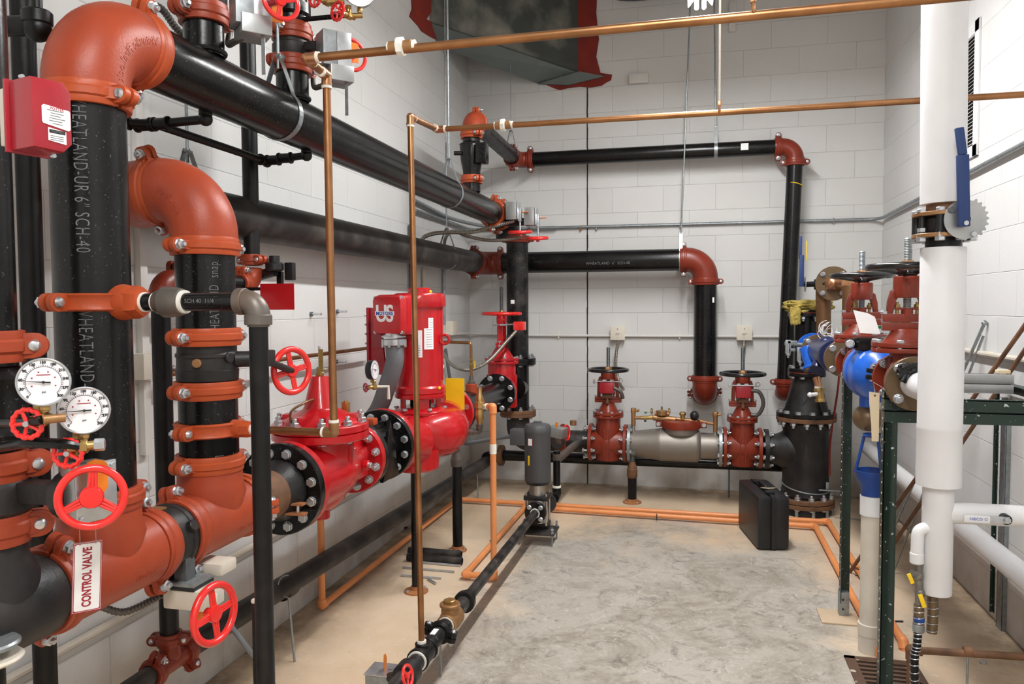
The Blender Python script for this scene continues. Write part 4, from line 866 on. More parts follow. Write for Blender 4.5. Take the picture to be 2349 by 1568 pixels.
# pipe behind edge riser
pipe('riser_pipe', (-1.755, 1.717, 0), (-1.755, 1.717, 3.4), 0.030, 'black_dull', 'slim black vertical pipe near the left wall, just right of the edge riser')
t = T('capped_elbow', 'small black pipe ending in a round elbow at the top left corner', 'elbow', at(85, 60, X=-1.62))
p = at(86, 58, X=-1.55); b = MB(); b.cyl(p+V((0, 0, 0.03)), p+V((0, 0, 0.9)), 0.0125); b.sphere(p+V((0, 0, -0.008)), 0.032, 20); b.cyl(p+V((0, 0, 0.0)), p+V((0, 0, 0.034)), 0.034, bev=0.004); b.cyl(p, p+V((-0.12, -0.02, 0)), 0.024); t.part('body', b, 'black_dull')
# lower header to the corner, mid pipe and drop on the back wall
YM = 6.075
pipe('header_pipe', (XH, YBR+0.15, ZH), (-1.70, 5.80, ZH), r6, 'grey_dusty', 'dusty grey pipe along the left wall under the overhead pipe, running to the corner')
coupling((-1.70, 5.83, ZH), (0.006, 1, 0), r6, (0.0, 0, 1), 'rust red coupling on the wall pipe just before the corner elbow', material='oxide')
elbow((-1.70, 6.02, ZH), (0, -1, 0), (1, 0, 0), r6, 'rust red elbow in the back left corner under the overhead pipe', 'oxide')
coupling((-1.53, 6.02, ZH), (1, 0, 0), r6, (0, 0, 1), 'rust red coupling on the right side of the corner elbow', material='oxide')
xm1 = at(1618, 700, Y=6.02).x
mp = pipe('wall_pipe', (-1.54, 6.02, ZH), (xm1-0.165, 6.02, ZH), r6, 'black', 'thick black horizontal pipe across the middle of the back wall')
elbow((xm1, 6.02, ZH), (-1, 0, 0), (0, 0, -1), r6, 'orange elbow at the right end of the middle back wall pipe', 'oxide')
coupling((xm1-0.165, 6.02, ZH), (1, 0, 0), r6, (0, 0, 1), 'orange coupling left of the elbow at the end of the middle back wall pipe', material='oxide')
coupling((xm1, 6.02, ZH-0.17), (0, 0, 1), r6, (1, 0, 0), 'orange coupling under the elbow of the middle back wall pipe', material='oxide')
zd = at(1618, 868, Y=6.02).z
t = T('drop_pipe', 'thick black vertical drop pipe in the centre of the back wall', 'pipe', (xm1, 6.02, 1.3)); t.part('pipe', MB().cyl((xm1, 6.02, zd), (xm1, 6.02, ZH-0.16), r6, seg=36), 'black')
t.part('paint_mark', MB().box((xm1+0.055, 5.955, at(1633, 688, Y=6.02).z), (0.018, 0.004, 0.04), bev=0.001), 'paper')
coupling((xm1, 6.02, zd), (0, 0, 1), r6, (1, 0, 0), 'orange coupling at the foot of the central drop pipe', material='oxide')
elbow((xm1, 6.02, zd-0.12), (0, 0, 1), (0, 1, 0), r6, 'rust red elbow turning the central drop pipe into the back wall', 'oxide', Rb=0.12)
coupling((xm1, 6.16, zd-0.12), (0, 1, 0), r6, (1, 0, 0.1), 'rust red coupling at the wall behind the elbow of the central drop pipe', material='oxide')
# mid pipe lettering
sub(mp, 'stencilled_lettering', (lambda b: (b.merge_mesh(text_mesh('WHEATLAND  6"  SCH-40', 0.03, 0.0003, 'CENTER'), frame((-0.65, 6.02-r6-0.0006, ZH-0.02), (0, -1, 0), (1, 0, 0))), b)[1])(MB()), 'mark_grey')
# 4 inch upper line
Y4, Z4 = 6.08, 2.665
x4 = at(1822, 500, Y=Y4).x
Y3 = 4.80
Z3e = 2.70
pipe('upper_pipe', (X0, Y3+0.12, Z3e-0.01), (X0, Y4-0.12, Z4+0.005), r4, 'black_dusty', 'black pipe near the ceiling from the small corner elbow to the back wall')
elbow((X0, Y4, Z4), (0, -1, 0), (1, 0, 0), r4, 'rust red elbow high on the back wall in the left corner', 'oxide')
coupling((X0, Y4-0.12, Z4), (0, 1, 0), r4, (0, 0, 1), 'rust red coupling on the near side of the high corner elbow', material='oxide')
coupling((X0+0.12, Y4, Z4), (1, 0, 0), r4, (0, 0, 1), 'rust red coupling at the left end of the high back wall pipe', material='oxide')
upp = pipe('upper_pipe', (X0+0.11, Y4, Z4), (x4-0.11, Y4, Z4), r4, 'black', 'black horizontal pipe high across the back wall')
elbow((x4, Y4, Z4), (-1, 0, 0), (0, 0, -1), r4, 'rust red elbow at the right end of the high back wall pipe', 'oxide')
coupling((x4-0.12, Y4, Z4), (1, 0, 0), r4, (0, 0, 1), 'rust red coupling at the right end of the high back wall pipe', material='oxide')
coupling((x4, Y4, Z4-0.12), (0, 0, 1), r4, (1, 0, 0), 'rust red coupling on top of the right hand drop pipe', material='oxide')
zd4 = at(1815, 885, Y=Y4).z
xb4 = at(1800, 860, Y=Y4).x
dp = pipe('drop_pipe', (xb4, Y4, zd4+0.03), (x4, Y4, Z4-0.11), r4, 'black', 'black vertical drop pipe with a yellow mark at the right of the back wall')
sub(dp, 'paint_mark', MB().torus(r4+0.001, 0.0035, Matrix.Translation((x4-0.003, Y4, at(1825, 425, Y=Y4).z)) @ Matrix.Rotation(0.25, 4, 'Y') @ Matrix.Rotation(-0.2, 4, 'X'), 16, 6, PI*1.15, PI*1.95), 'yellow')
coupling((xb4, Y4, zd4+0.03), (0, 0, 1), r4, (1, 0, 0), 'rust red coupling at the foot of the right hand drop pipe', material='oxide')
elbow((xb4, Y4, zd4-0.06), (0, 0, 1), (0, 1, 0), r4, 'rust red elbow turning the right hand drop pipe into the wall', 'oxide', Rb=0.09)
p = at(1708, 350, Y=Y4-r4-0.002); sub(upp, 'sticker', MB().box((p.x, Y4-r4-0.001, Z4+0.004), (0.055, 0.002, 0.05)), 'paper')
# riser 3
coupling((X0, Y3, 2.305), (0, 0, 1), r4, (0.7, -0.7, 0), 'orange coupling under the small black check valve near the back corner')
pipe('riser_pipe', (X0, Y3, ZT+r6*0.9), (X0, Y3, 2.31), r4, 'black', 'short black riser standing on the far part of the overhead pipe')
t = T('check_valve', 'small black check valve under the round orange elbow near the back corner', 'valve', (X0, Y3, 2.46))
M = Matrix.Translation((X0, Y3, 2.46)); b = MB(); b.lathe([(r4, -0.15), (r4, -0.1), (r4*1.25, -0.03), (r4*1.35, 0.05), (r4*1.3, 0.075), (r4, 0.085), (r4, 0.15)], M, 32); t.part('body', b, 'black')
t.part('side_box', MB().box((X0+0.085, Y3-0.05, 2.46), (0.07, 0.08, 0.13), bev=0.008), 'black'); t.part('side_lug', MB().cyl((X0-0.05, Y3-0.05, 2.47), (X0-0.10, Y3-0.06, 2.47), 0.014), 'cast_dark'); t.part('rim', MB().torus(r4*1.3, 0.005, M @ Matrix.Translation((0, 0, 0.07)), 30, 6), 'cast_dark')
coupling((X0, Y3, 2.595), (0, 0, 1), r4, (0.7, -0.7, 0), 'orange coupling between the small black check valve and the round elbow')
elbow((X0, Y3, Z3e), (0, 0, -1), (0, 1, 0), r4, 'round orange elbow near the ceiling in the back left corner')
coupling((X0, Y3+0.12, Z3e-0.003), (0, 1, 0), r4, (0, 0, 1), 'orange coupling on the far side of the round elbow near the ceiling')
# risers 1 and 2 standing on the overhead pipe
for i, (px, Yr) in enumerate(((483, 2.01), (681, 2.52))):
    nm = ['first', 'second'][i]
    lb = ['the left one of the two risers standing on the overhead pipe', 'the right one of the two risers standing on the overhead pipe'][i]
    t = T('riser_pipe', 'short black pipe, '+lb, 'pipe', (X0, Yr, 2.4))
    if i == 0: zc1, zv, ztop = at(483, 33, Y=Yr).z, at(483, -20, Y=Yr).z, None
    else: zc1, zv = at(681, 150, Y=Yr).z, at(681, 112, Y=Yr).z
    t.part('pipe', MB().cyl((X0, Yr, ZT+r6*0.85), (X0, Yr, zc1), r4, seg=36), 'black')
    t.part('weld_ring', MB().torus(r4*1.03, 0.007, Matrix.Translation((X0, Yr, ZT+r6*0.98)), 30, 8), 'black_dull')
    coupling((X0, Yr, zc1), (0, 0, 1), r4, (-0.25, -1, 0), ['orange coupling on the left of the two risers above the overhead pipe', 'lower orange coupling on the right of the two risers above the overhead pipe'][i], material='orange', wide=1.1)
    v = T('butterfly_valve', ['black butterfly valve with steel box and red wheel on the left short riser', 'black butterfly valve on the right short riser, with steel box, orange flag and red wheel'][i], 'valve', (X0, Yr, zv))
    v.part('body', MB().lathe([(r4, -0.05), (r4*1.18, -0.035), (r4*1.2, 0.01), (r4*1.1, 0.014), (r4, 0.05)], Matrix.Translation((X0, Yr, zv)), 36), 'cast_dark')
    if i == 0:
        v.part('neck', MB().box((X0+0.09, Yr+0.01, zv+0.05), (0.14, 0.05, 0.05), bev=0.005), 'cast_dark')
        g = at(578, 18, Y=Yr-0.02); g2 = at(580, 66, Y=Yr-0.02); hwc = at(644, 2, Y=Yr-0.03); s_ = 1.0
    else:
        v.part('neck', MB().box((X0+0.09, Yr, zv), (0.12, 0.05, 0.03), bev=0.005), 'cast_dark')
        g = at(768, 118, Y=Yr-0.02); g2 = at(775, 175, Y=Yr-0.02); hwc = at(806, 125, Y=Yr+0.02); s_ = 1.0
    x = V((0.72, -0.69, 0)); M = Matrix((V((0.69, 0.72, 0)), V((0, 0, 1)), x)).transposed().to_4x4(); M.translation = g
    v.part('switch_box', MB().box((-0.01, 0, 0), (0.09*s_, 0.12*s_, 0.08*s_), M, 0.004), 'galv'); v.part('cover_plate', MB().box((0.02, 0.0, 0.042*s_), (0.05*s_, 0.115*s_, 0.004), M, 0.001), 'zinc')
    v.part('flag', MB().box((0.065, 0.008, 0.0), (0.045, 0.07, 0.002), M), 'orange_flag')
    v.part('shaft', MB().cyl(g, hwc, 0.008), 'red_dark'); handwheel(v, hwc, (0.80, -0.6, 0.1), 0.062 if i else 0.058, 'red_bright', 3, ph=0.4, tube=0.007)
    M2 = M.copy(); M2.translation = g2
    v.part('conduit_box', MB().box((0, 0, 0), (0.085*s_, 0.055*s_, 0.10*s_), M2, 0.004), 'steel_plate')
    st = at(604 if i == 0 else 795, 110 if i == 0 else 215, Y=Yr-0.03); v.part('hanging_strap', MB().box((st.x, st.y, st.z), (0.012, 0.002, 0.15)), 'galv')
    flex('flexible_conduit', [g2+V((-0.03, 0.0, -0.02)), g2+V((-0.08, 0.03, -0.02)), g2+V((-0.14, 0.09, 0.0)), g2+V((-0.2, 0.2, 0.1))], 0.010, 'dark_flex', ['short ribbed conduit behind the left short riser', 'short ribbed conduit behind the right short riser'][i])
coupling((X0, 2.52, at(681, 75, Y=2.52).z), (0, 0, 1), r4, (-0.25, -1, 0), 'upper orange coupling on the right of the two risers above the overhead pipe', material='orange', wide=1.1)
t = T('alarm_valve', 'tall black cast valve body at the top of the photo above the right short riser', 'valve', (X0, 2.52, 3.0))
z_ = at(681, 60, Y=2.52).z; t.part('body', MB().lathe([(r4, 0), (r4*1.02, 0.03), (r4*1.2, 0.04), (r4*1.2, 0.075), (r4*0.98, 0.08), (r4*0.98, 0.2), (r4*1.3, 0.22), (r4*1.3, 0.5)], Matrix.Translation((X0, 2.52, z_)), 36), 'black')
pipe('riser_pipe', (X0, 2.01, at(483, -40, Y=2.01).z), (X0, 2.01, 3.6), r4*1.1, 'black', 'black pipe leaving the top of the photo above the left short riser')
flex('flexible_conduit', [at(340, 8, X=-1.55), at(372, 22, X=-1.55), at(400, 60, X=-1.55), at(425, 90, X=-1.55), at(440, 130, X=-1.6)], 0.012, 'dark_flex', 'ribbed dark conduit arching over behind the large top left elbow')
# trim, small wheels and gauge at the top
p1 = at(725, 42, Y=2.5); p2 = at(790, 36, Y=2.5)
conduit('trim_pipe', [(X0+0.05, 2.5, p1.z), p1, p2], 0.0085, 'black', 'thin black trim pipe at the top leading to a small red wheel', cat='pipe', R=0.01)
t = T('gauge_valve', 'small red scalloped wheel with brass valve at the top, under the cropped gauge', 'valve', p2); needle_valve(t, p2+V((0.015, 0, 0)), (-0.4, -0.92, 0), s=0.95, R=0.033); t.part('side_arm', MB().cyl(p2, p2+V((0.06, 0.02, 0.002)), 0.009), 'brass')
gauge(at(825, -22, Y=2.5), (0.45, -0.88, -0.05), 0.055, 'pressure gauge cut off by the top edge of the photo', numbers=False)
p3 = at(748, 4, Y=2.5); t = T('gauge_valve', 'small red scalloped wheel cut off by the top edge of the photo', 'valve', p3); needle_valve(t, p3, (-0.4, -0.92, 0), s=0.95, R=0.033); t.part('side_arm', MB().cyl(p3, p3+V((0.06, 0.02, 0.002)), 0.009), 'brass')
# ================================================================ overhead pipe far end, riser by the corner
ZC2 = 2.15; YR = 5.82; XR8 = -1.375
coupling((X0, 5.315, ZC2), (0, 1, 0), r6, (0.2, 0, 1), 'orange coupling at the far end of the long overhead pipe', material='orange_bright')
v = T('butterfly_valve', 'black butterfly valve ending the overhead pipe, with two switch boxes and two red wheels', 'valve', (X0, 5.42, ZC2))
v.part('body', MB().lathe([(r6, -0.08), (r6*1.12, -0.06), (r6*1.2, -0.03), (r6*1.2, 0.03), (r6*1.1, 0.05), (r6, 0.08)], frame((X0, 5.42, ZC2), (0, 1, 0)), 40), 'cast_dark')
for i, (bx, by, wx, wy, Yb) in enumerate(((1185, 484, 1193, 532, 5.30), (1226, 497, 1234, 546, 5.36))):
    g = at(bx, by, Y=Yb); hw = at(wx, wy, Y=Yb)
    v.part('neck', MB().box(((g.x+X0)/2+0.03, (g.y+5.42)/2, g.z-0.03), (abs(g.x-X0)*0.7, 0.06, 0.05), bev=0.004), 'cast_dark')
    v.part('switch_box', MB().box(g+V((-0.03, 0, 0)), (0.075, 0.10, 0.125), bev=0.003), 'steel_plate'); v.part('cover_plate', MB().box(g+V((0.014, 0, 0)), (0.006, 0.108, 0.122), bev=0.001), 'zinc')
    v.part('flag', MB().box(g+V((0.05, 0.0, -0.01)), (0.07, 0.03, 0.004)), 'orange_flag')
    v.part('bracket', MB().box(g+V((0.025, 0, -0.03)), (0.02, 0.05, 0.09), bev=0.003), 'zinc')
    v.part('shaft', MB().cyl((hw.x, hw.y, hw.z), (hw.x, hw.y, g.z-0.05), 0.007), 'zinc')
    handwheel(v, hw, (0.0, -0.12, 1), 0.088 if i == 0 else 0.078, 'red_bright', 4, tube=0.012)
coupling((X0, 5.525, ZC2), (0, 1, 0), r6, (0.2, 0, 1), 'orange coupling between the far butterfly valve and the corner elbow', material='orange_bright')
elbow((X0+0.01, YR-0.08, ZC2), (0, -1, 0), (0, 0, -1), r6, 'black elbow at the back corner turning the overhead pipe down', 'cast_dark')
xr = at(1187, 640, Y=YR-0.08).x; YR2 = YR-0.08
coupling((xr, YR2, at(1187, 549, Y=YR2).z), (0, 0, 1), r6, (1, 0, 0), 'dark red coupling on top of the thick riser under the two small red wheels', material='oxide')
zf1, zf2 = at(1190, 828, Y=YR2).z, at(1190, 946, Y=YR2).z
t = T('riser_pipe', 'thick black dusty riser near the back corner behind the red gate valve', 'pipe', (xr, YR2, 1.5)); t.part('pipe', MB().cyl((xr, YR2, zf1+0.03), (xr, YR2, at(1187, 549, Y=YR2).z), r6, seg=40), 'black_dusty')
t.part('paint_mark', MB().box((xr-0.02, YR2-r6+0.001, at(1176, 692, Y=YR2).z), (0.03, 0.006, 0.03), bev=0.002), 'paper')
t = T('flanged_tee', 'black flanged tee on the thick riser where the red gate valve joins', 'tee', (xr, YR2, (zf1+zf2)/2)); b = MB(); b.cyl((xr, YR2, zf2), (xr, YR2, zf1), r6*1.03); b.cyl((xr, YR2, (zf1+zf2)/2), (xr, YR2-0.12, (zf1+zf2)/2), r6*1.03); t.part('body', b, 'black')
for z_, mt in ((zf1, 'black_dull'), (zf2, 'rusty')):
    for q in (-1, 1):
        t.part('flange', flange_mb((xr, YR2, z_), (0, 0, q), 0.14, 0.025), mt)
    bolts(t, (xr, YR2, z_+0.025), (0, 0, 1), 0.115, 8, 0.009, 0.05)
t = T('base_elbow', 'dark cast elbow under the flanged tee, turning right behind the grey pump', 'elbow', (xr, YR2, 0.48))
ZM = at(1500, 1018, Y=5.76).z
b = MB(); b.tube([(xr, YR2, zf2-0.02), (xr, YR2, zf2-0.06)]+[(xr+0.11-0.11*math.cos(PI/2*i/10), YR2, ZM+0.11-0.11*math.sin(PI/2*i/10)) for i in range(11)]+[(xr+0.16, YR2, ZM)], r6*1.06, 36); t.part('body', b, 'cast_iron')
# ================================================================ red pressure regulating valve, flanges, pump
ZP = 0.842
def flg(t, y, R, th, q, m, n=8, rb=0.011, L_=0.08, kind='stud', ph=0.5, bolt=True, x=X0, z=ZP):
    o = t.part('flange', flange_mb((x, y, z), (0, q, 0), R, th), m)
    if bolt: bolts(t, (x, y+q*th, z), (0, q, 0), R*0.8, n, rb, L_, kind, ph, None)
    return o
YF1, YF2, YF3 = 2.41, 2.965, 3.275
t = T('spool_flange', 'short rusty pipe with large black bolted flange in front of the red control valve', 'flange', (X0, YF1-0.1, ZP))
t.part('pipe', MB().cyl((X0, YBR+0.165, ZP), (X0, YF1-0.06, ZP), r6), 'rusty'); t.part('hub', MB().lathe([(r6*1.0, 0), (r6*1.25, 0.04), (r6*1.3, 0.06)], frame((X0, YF1-0.10, ZP), (0, 1, 0)), 40), 'cast_dark')
t.part('flange', flange_mb((X0, YF1, ZP), (0, -1, 0), 0.162, 0.036), 'black'); bolts(t, (X0, YF1-0.036, ZP), (0, -1, 0), 0.131, 12, 0.0088, 0.07, 'head', 0.5)
p = at(665, 1165, Y=YF1-0.08)
b = MB(); b.box(p+V((0.005, 0, 0.017)), (0.10, 0.03, 0.008), bev=0.001); b.box(p+V((0.01, 0, -0.017)), (0.10, 0.03, 0.008), bev=0.001); t.part('clamp_bar', b, 'rust_orange'); t.part('clamp_bolt', MB().cyl(p+V((-0.02, 0, -0.03)), p+V((-0.02, 0, 0.034)), 0.007), 'galv_dark'); t.part('clamp_bolt', MB().cyl(p+V((0.03, 0, -0.02)), p+V((0.03, 0, 0.015)), 0.006), 'zinc')
t = T('pressure_control_valve', 'big glossy red globe control valve with cone shaped bonnet between black flanges', 'control valve', (X0, (YF1+YF2)/2, ZP))
YM1 = (YF1+YF2)/2
zcov = at(740, 985, Y=YM1).z
t.part('flange', flange_mb((X0, YF1, ZP), (0, 1, 0), 0.162, 0.034), 'red'); t.part('flange', flange_mb((X0, YF2+0.012, ZP), (0, -1, 0), 0.150, 0.034), 'red')
bolts(t, (X0, YF2-0.022, ZP), (0, -1, 0), 0.122, 12, 0.0088, 0.07, 'stud', 0.5)
b = MB(); b.lathe([(r6*1.05, 0), (r6*1.1, 0.06), (r6*1.42, 0.16), (r6*1.6, (YF2-YF1)/2-0.02), (r6*1.5, (YF2-YF1)*0.62), (r6*1.15, YF2-YF1-0.08), (r6*1.08, YF2-YF1)], frame((X0, YF1, ZP), (0, 1, 0)), 44)
b.lathe([(0.0, -r6*1.75), (0.05, -r6*1.72), (r6*1.05, -r6*1.3), (r6*1.45, -r6*0.4), (r6*1.5, zcov-ZP-0.03), (0, zcov-ZP-0.03)], frame((X0, YM1, ZP), (0, 0, 1)), 44)
for sx in (1, -1):
    b.box((X0+sx*r6*1.42, YM1, ZP+0.03), (0.02, 0.03, 0.16), bev=0.004)
    b.box((X0+sx*r6*1.05, YM1+0.15, ZP-0.0), (0.016, 0.14, 0.12), bev=0.004)
t.part('body', b, 'red')
t.part('drain_plug', MB().cyl((X0, YM1, ZP-r6*1.7), (X0, YM1, ZP-r6*1.7-0.045), 0.03, bev=0.004), 'red')
p = V((X0+r6*1.35, YM1+0.14, ZP-0.0)); t.part('side_plug', MB().cyl(p, p+V((0.025, 0, 0)), 0.02, bev=0.003), 'red'); t.part('plug', MB().hexa(p+V((0.022, 0, 0)), (1, 0, 0), 0.012, 0.014), 'zinc')
RC = 0.185
MZ = frame((X0, YM1, zcov), (0, 0, 1))
t.part('cover_flange', MB().lathe([(0.0, -0.032), (RC*0.97, -0.032), (RC, -0.027), (RC, -0.003), (RC*0.98, -0.001), (0, -0.001)], MZ, 56), 'red')
b = MB(); b.lathe([(RC*0.98, 0.001), (RC, 0.004), (RC, 0.026), (RC*0.97, 0.031), (RC*0.84, 0.033), (RC*0.78, 0.045), (RC*0.5, 0.07), (0.068, 0.082), (0.062, 0.09), (0.034, 0.205), (0.032, 0.21), (0, 0.21)], MZ, 56)
for k in range(6):
    a = 2*PI*(k+0.25)/6; F = MZ @ Matrix.Rotation(a, 4, 'Z'); b.box((RC*0.62, 0, 0.045), (RC*0.3, 0.05, 0.04), F, 0.006)
t.part('bonnet', b, 'red'); bolts(t, (X0, YM1, zcov+0.032), (0, 0, 1), RC*0.88, 10, 0.0095, 0.055, 'stud', 0.3)
zt_ = zcov+0.21
b = MB(); b.hexa((X0, YM1, zt_), (0, 0, 1), 0.018, 0.014); b.cyl((X0, YM1, zt_+0.012), (X0, YM1, zt_+0.03), 0.011); b.box((X0+0.012, YM1-0.012, zt_+0.062), (0.018, 0.004, 0.085)); b.box((X0+0.022, YM1-0.012, zt_+0.024), (0.035, 0.02, 0.004)); t.part('indicator_bracket', b, 'brass')
t.part('indicator_stem', MB().cyl((X0, YM1, zt_+0.02), (X0, YM1, zt_+0.115), 0.0045), 'zinc')
b = MB(); b.tube(spline([(X0-0.03, YM1-0.16, zcov+0.03), (X0-0.03, YM1-0.17, zcov+0.09), (X0-0.0, YM1-0.12, zcov+0.12), (X0+0.0, YM1-0.04, zcov+0.125)], 10), 0.0045, 8); t.part('pilot_tube', b, 'copper_brown')
b = MB(); b.box((X0+0.05, YM1+0.12, zcov+0.07), (0.03, 0.02, 0.05), bev=0.003); b.cyl((X0+0.05, YM1+0.12, zcov+0.03), (X0+0.05, YM1+0.12, zcov+0.1), 0.009); t.part('pilot_fitting', b, 'brass')
# red handwheel standing free left of it (on butterfly valve of riser B's check)
hp = at(669, 850, Y=2.22); t = T('valve_operator', 'red five spoke handwheel on the black shaft left of the cone shaped bonnet', 'handwheel', hp)
handwheel(t, hp, (0.93, -0.36, 0.03), 0.080, 'red_bright', 4, ph=0.12, tube=0.0100, hubr=0.021)
b = MB(); q = V((X0+r6+0.055, YBR+0.062, zc+0.01)); b.cyl(q, hp, 0.011); t.part('shaft', b, 'cast_dark')
b = MB(); b.box(q+V((0.005, 0.02, 0.0)), (0.04, 0.05, 0.05), bev=0.006); t.part('gear_housing', b, 'cast_dark')
# black spool between valve and pump
t = T('flanged_spool', 'glossy black cast spool with two bolted flanges between the red valve and the pump', 'pipe spool', (X0, 3.12, ZP))
t.part('flange', flange_mb((X0, YF2+0.013, ZP), (0, 1, 0), 0.150, 0.034), 'black'); t.part('flange', flange_mb((X0, YF3, ZP), (0, -1, 0), 0.164, 0.036), 'black')
bolts(t, (X0, YF3-0.036, ZP), (0, -1, 0), 0.134, 12, 0.0088, 0.075, 'head', 0.5)
b = MB(); b.lathe([(r6*1.15, 0), (r6*1.2, 0.05), (r6*1.3, 0.14), (r6*1.2, 0.23), (r6*1.2, 0.28)], frame((X0, YF2+0.02, ZP), (0, 1, 0)), 40); b.box((X0, 3.12, ZP+0.10), (0.10, 0.16, 0.05), bev=0.012)
b.prism([(-0.09, -0.12), (0.0, 0.14), (0.09, -0.12)], 0, 0.02, frame((X0+r6*1.12, 3.12, ZP), (1, 0, 0), (0, 1, 0)), 0.005)
t.part('body', b, 'black'); t.part('lug', MB().box((X0+0.03, 3.09, ZP+0.135), (0.05, 0.05, 0.03), bev=0.006), 'orange_bright')
# ---- vertical in-line fire pump
XP, YP = X0, 3.80
t = T('fire_pump', 'large glossy red vertical pump with round motor housing, terminal box and round volute casing', 'pump', (XP, YP, ZP))
t.part('flange', flange_mb((XP, YF3+0.002, ZP), (0, 1, 0), 0.164, 0.036), 'red')
YD = 4.31
t.part('flange', flange_mb((XP, YD, ZP+0.01), (0, -1, 0), 0.150, 0.034), 'red')
zv0, zv1 = at(1000, 1030, Y=3.85).z, at(1000, 938, Y=3.85).z
b = MB()
b.tube([(XP, YF3+0.02, ZP), (XP, 3.45, ZP-0.02), (XP, 3.62, ZP-0.05)], 0.1, 32, lambda q: 0.09+0.045*q)
MV = frame((XP+0.01, 3.86, 0), (0, 0, 1)); zm_ = (zv0+zv1)/2; hv = (zv1-zv0)/2
b.lathe([(0, zm_-hv*1.02), (0.15, zm_-hv), (0.205, zm_-hv*0.75), (0.228, zm_-hv*0.25), (0.230, zm_+hv*0.2), (0.214, zm_+hv*0.65), (0.178, zm_+hv*0.92), (0.15, zm_+hv), (0, zm_+hv)], MV, 56)
b.tube([(XP+0.08, 3.95, ZP), (XP+0.05, 4.1, ZP+0.005), (XP+0.01, 4.22, ZP+0.01), (XP, YD-0.01, ZP+0.01)], 0.1, 28, lambda q: 0.115-0.02*q)
zb = at(965, 1078, Y=3.66).z
b.lathe([(0, zb), (0.10, zb), (0.115, zb+0.012), (0.12, zm_-hv*0.7)], frame((XP+0.02, 3.68, 0), (0, 0, 1)), 36); b.lathe([(0.13, zb+0.05), (0.17, zb+0.075), (0.18, zm_-hv*0.6)], frame((XP+0.02, 3.86, 0), (0, 0, 1)), 36)
t.part('volute', b, 'red')
p = at(1040, 985, Y=3.98); q_ = V((0.93, 0.05, 0.0)); t.part('drain_boss', MB().cyl(p-q_*0.04, p+q_*0.03, 0.036, bev=0.006), 'red')
zr0 = at(965, 905, Y=YP).z-0.0; zr1 = at(965, 886, Y=YP).z; ztop = at(960, 672, Y=YP).z; zcap = at(960, 690, Y=YP).z
MP = frame((XP, YP, 0), (0, 0, 1)); Rm = 0.121
b = MB(); b.lathe([(0.14, zv1-0.015), (0.142, zv1), (0.13, zv1+0.012), (0.105, zv1+0.02), (0.0, zv1+0.02)], MP, 44)
for k in range(4):
    a = PI/2*k+0.45; F = MP @ Matrix.Rotation(a, 4, 'Z'); b.box((0.092, 0, (zv1+zr0)/2), (0.028, 0.075, zr0-zv1+0.01), F, 0.006)
b.lathe([(0.0, zr0-0.012), (0.132, zr0-0.012), (0.136, zr0-0.006), (0.136, zr0+0.008), (0.128, zr0+0.012), (0.128, zr0+0.014), (0.134, zr0+0.018), (0.134, zr1), (0.126, zr1+0.01), (0, zr1+0.01)], MP, 48)
t.part('motor_bracket', b, 'red'); bolts(t, (XP, YP, zv1+0.012), (0, 0, 1), 0.128, 6, 0.007, 0.03, 'head', 0.2)
b = MB(); b.lathe([(Rm, zr1+0.005), (Rm, zcap-0.02), (0, zcap-0.02)], MP, 48)
t.part('motor_shell', b, 'red')
for k in range(3):
    a = math.radians(-50+85*k-30); F = MP @ Matrix.Rotation(a, 4, 'Z'); t.part('shell_rib', MB().box((Rm, 0, (zr1+zcap)/2), (0.012, 0.018, zcap-zr1-0.07), F, 0.003), 'red')
b = MB(); b.lathe([(0, zcap-0.035), (Rm+0.012, zcap-0.035), (Rm+0.015, zcap-0.03), (Rm+0.015, ztop-0.014), (Rm+0.009, ztop-0.004), (Rm*0.95, ztop), (0, ztop)], MP, 48); b.lathe([(0.062, ztop-0.005), (0.062, ztop+0.02), (0.055, ztop+0.027), (0, ztop+0.027)], MP, 32)
for k in range(4): b.box((Rm+0.003, 0, zcap-0.006), (0.03, 0.045, 0.04), MP @ Matrix.Rotation(PI/2*k+0.2, 4, 'Z'), 0.005)
t.part('motor_cap', b, 'red'); t.part('grease_plug', MB().sphere((XP+0.08, YP-0.05, ztop+0.005), 0.009, 12), 'yellow')
t.part('shaft_guard', MB().cyl((XP, YP, zv1), (XP, YP, zr0), 0.055), 'black_dull'); b = MB()
t.part('grease_plug', MB().sphere((XP+0.125, YP-0.055, zr1+0.0), 0.009, 12), 'yellow')
# lifting eye, right
p = at(1012, 778, Y=YP-0.02); b = MB(); b.torus(0.024, 0.0075, frame(p+V((0.018, 0, 0)), (0.25, -1, 0)), 24, 8); b.box(p+V((-0.008, 0, 0)), (0.03, 0.014, 0.045), bev=0.003); t.part('lifting_eye', b, 'red')
# terminal box facing the camera
pj = at(893, 722, Y=YP-0.21); M = frame(pj, (-0.05, -1, 0.02), (1, 0, 0)); M = Matrix((V((0.97, -0.24, 0)), V((0, 0, 1)), V((-0.24, -0.97, 0)))).transposed().to_4x4(); M.translation = pj
w_, h_ = 0.094, 0.103
def rrect(w, h, r, n=5): return [(sx*(w-r)+r*math.cos(a), sy*(h-r)+r*math.sin(a)) for sx, sy, a0 in ((1, 1, 0), (-1, 1, PI/2), (-1, -1, PI), (1, -1, 1.5*PI)) for a in [a0+PI/2*k/n for k in range(n+1)]]
b = MB(); b.prism(rrect(w_, h_, 0.022), -0.11, -0.02, M, 0.004); b.prism(rrect(w_, h_, 0.022), -0.02, 0.022, M, 0.006, scale_top=0.90); jb = t.part('terminal_box', b, 'red')
for sx in (-1, 1):
    for sy in (-1, 1): t.inst('bolt', bolt_mesh(0.005, 0.01, 'head'), M @ Matrix.Translation((sx*w_*0.86, sy*h_*0.84, 0.008)), jb)
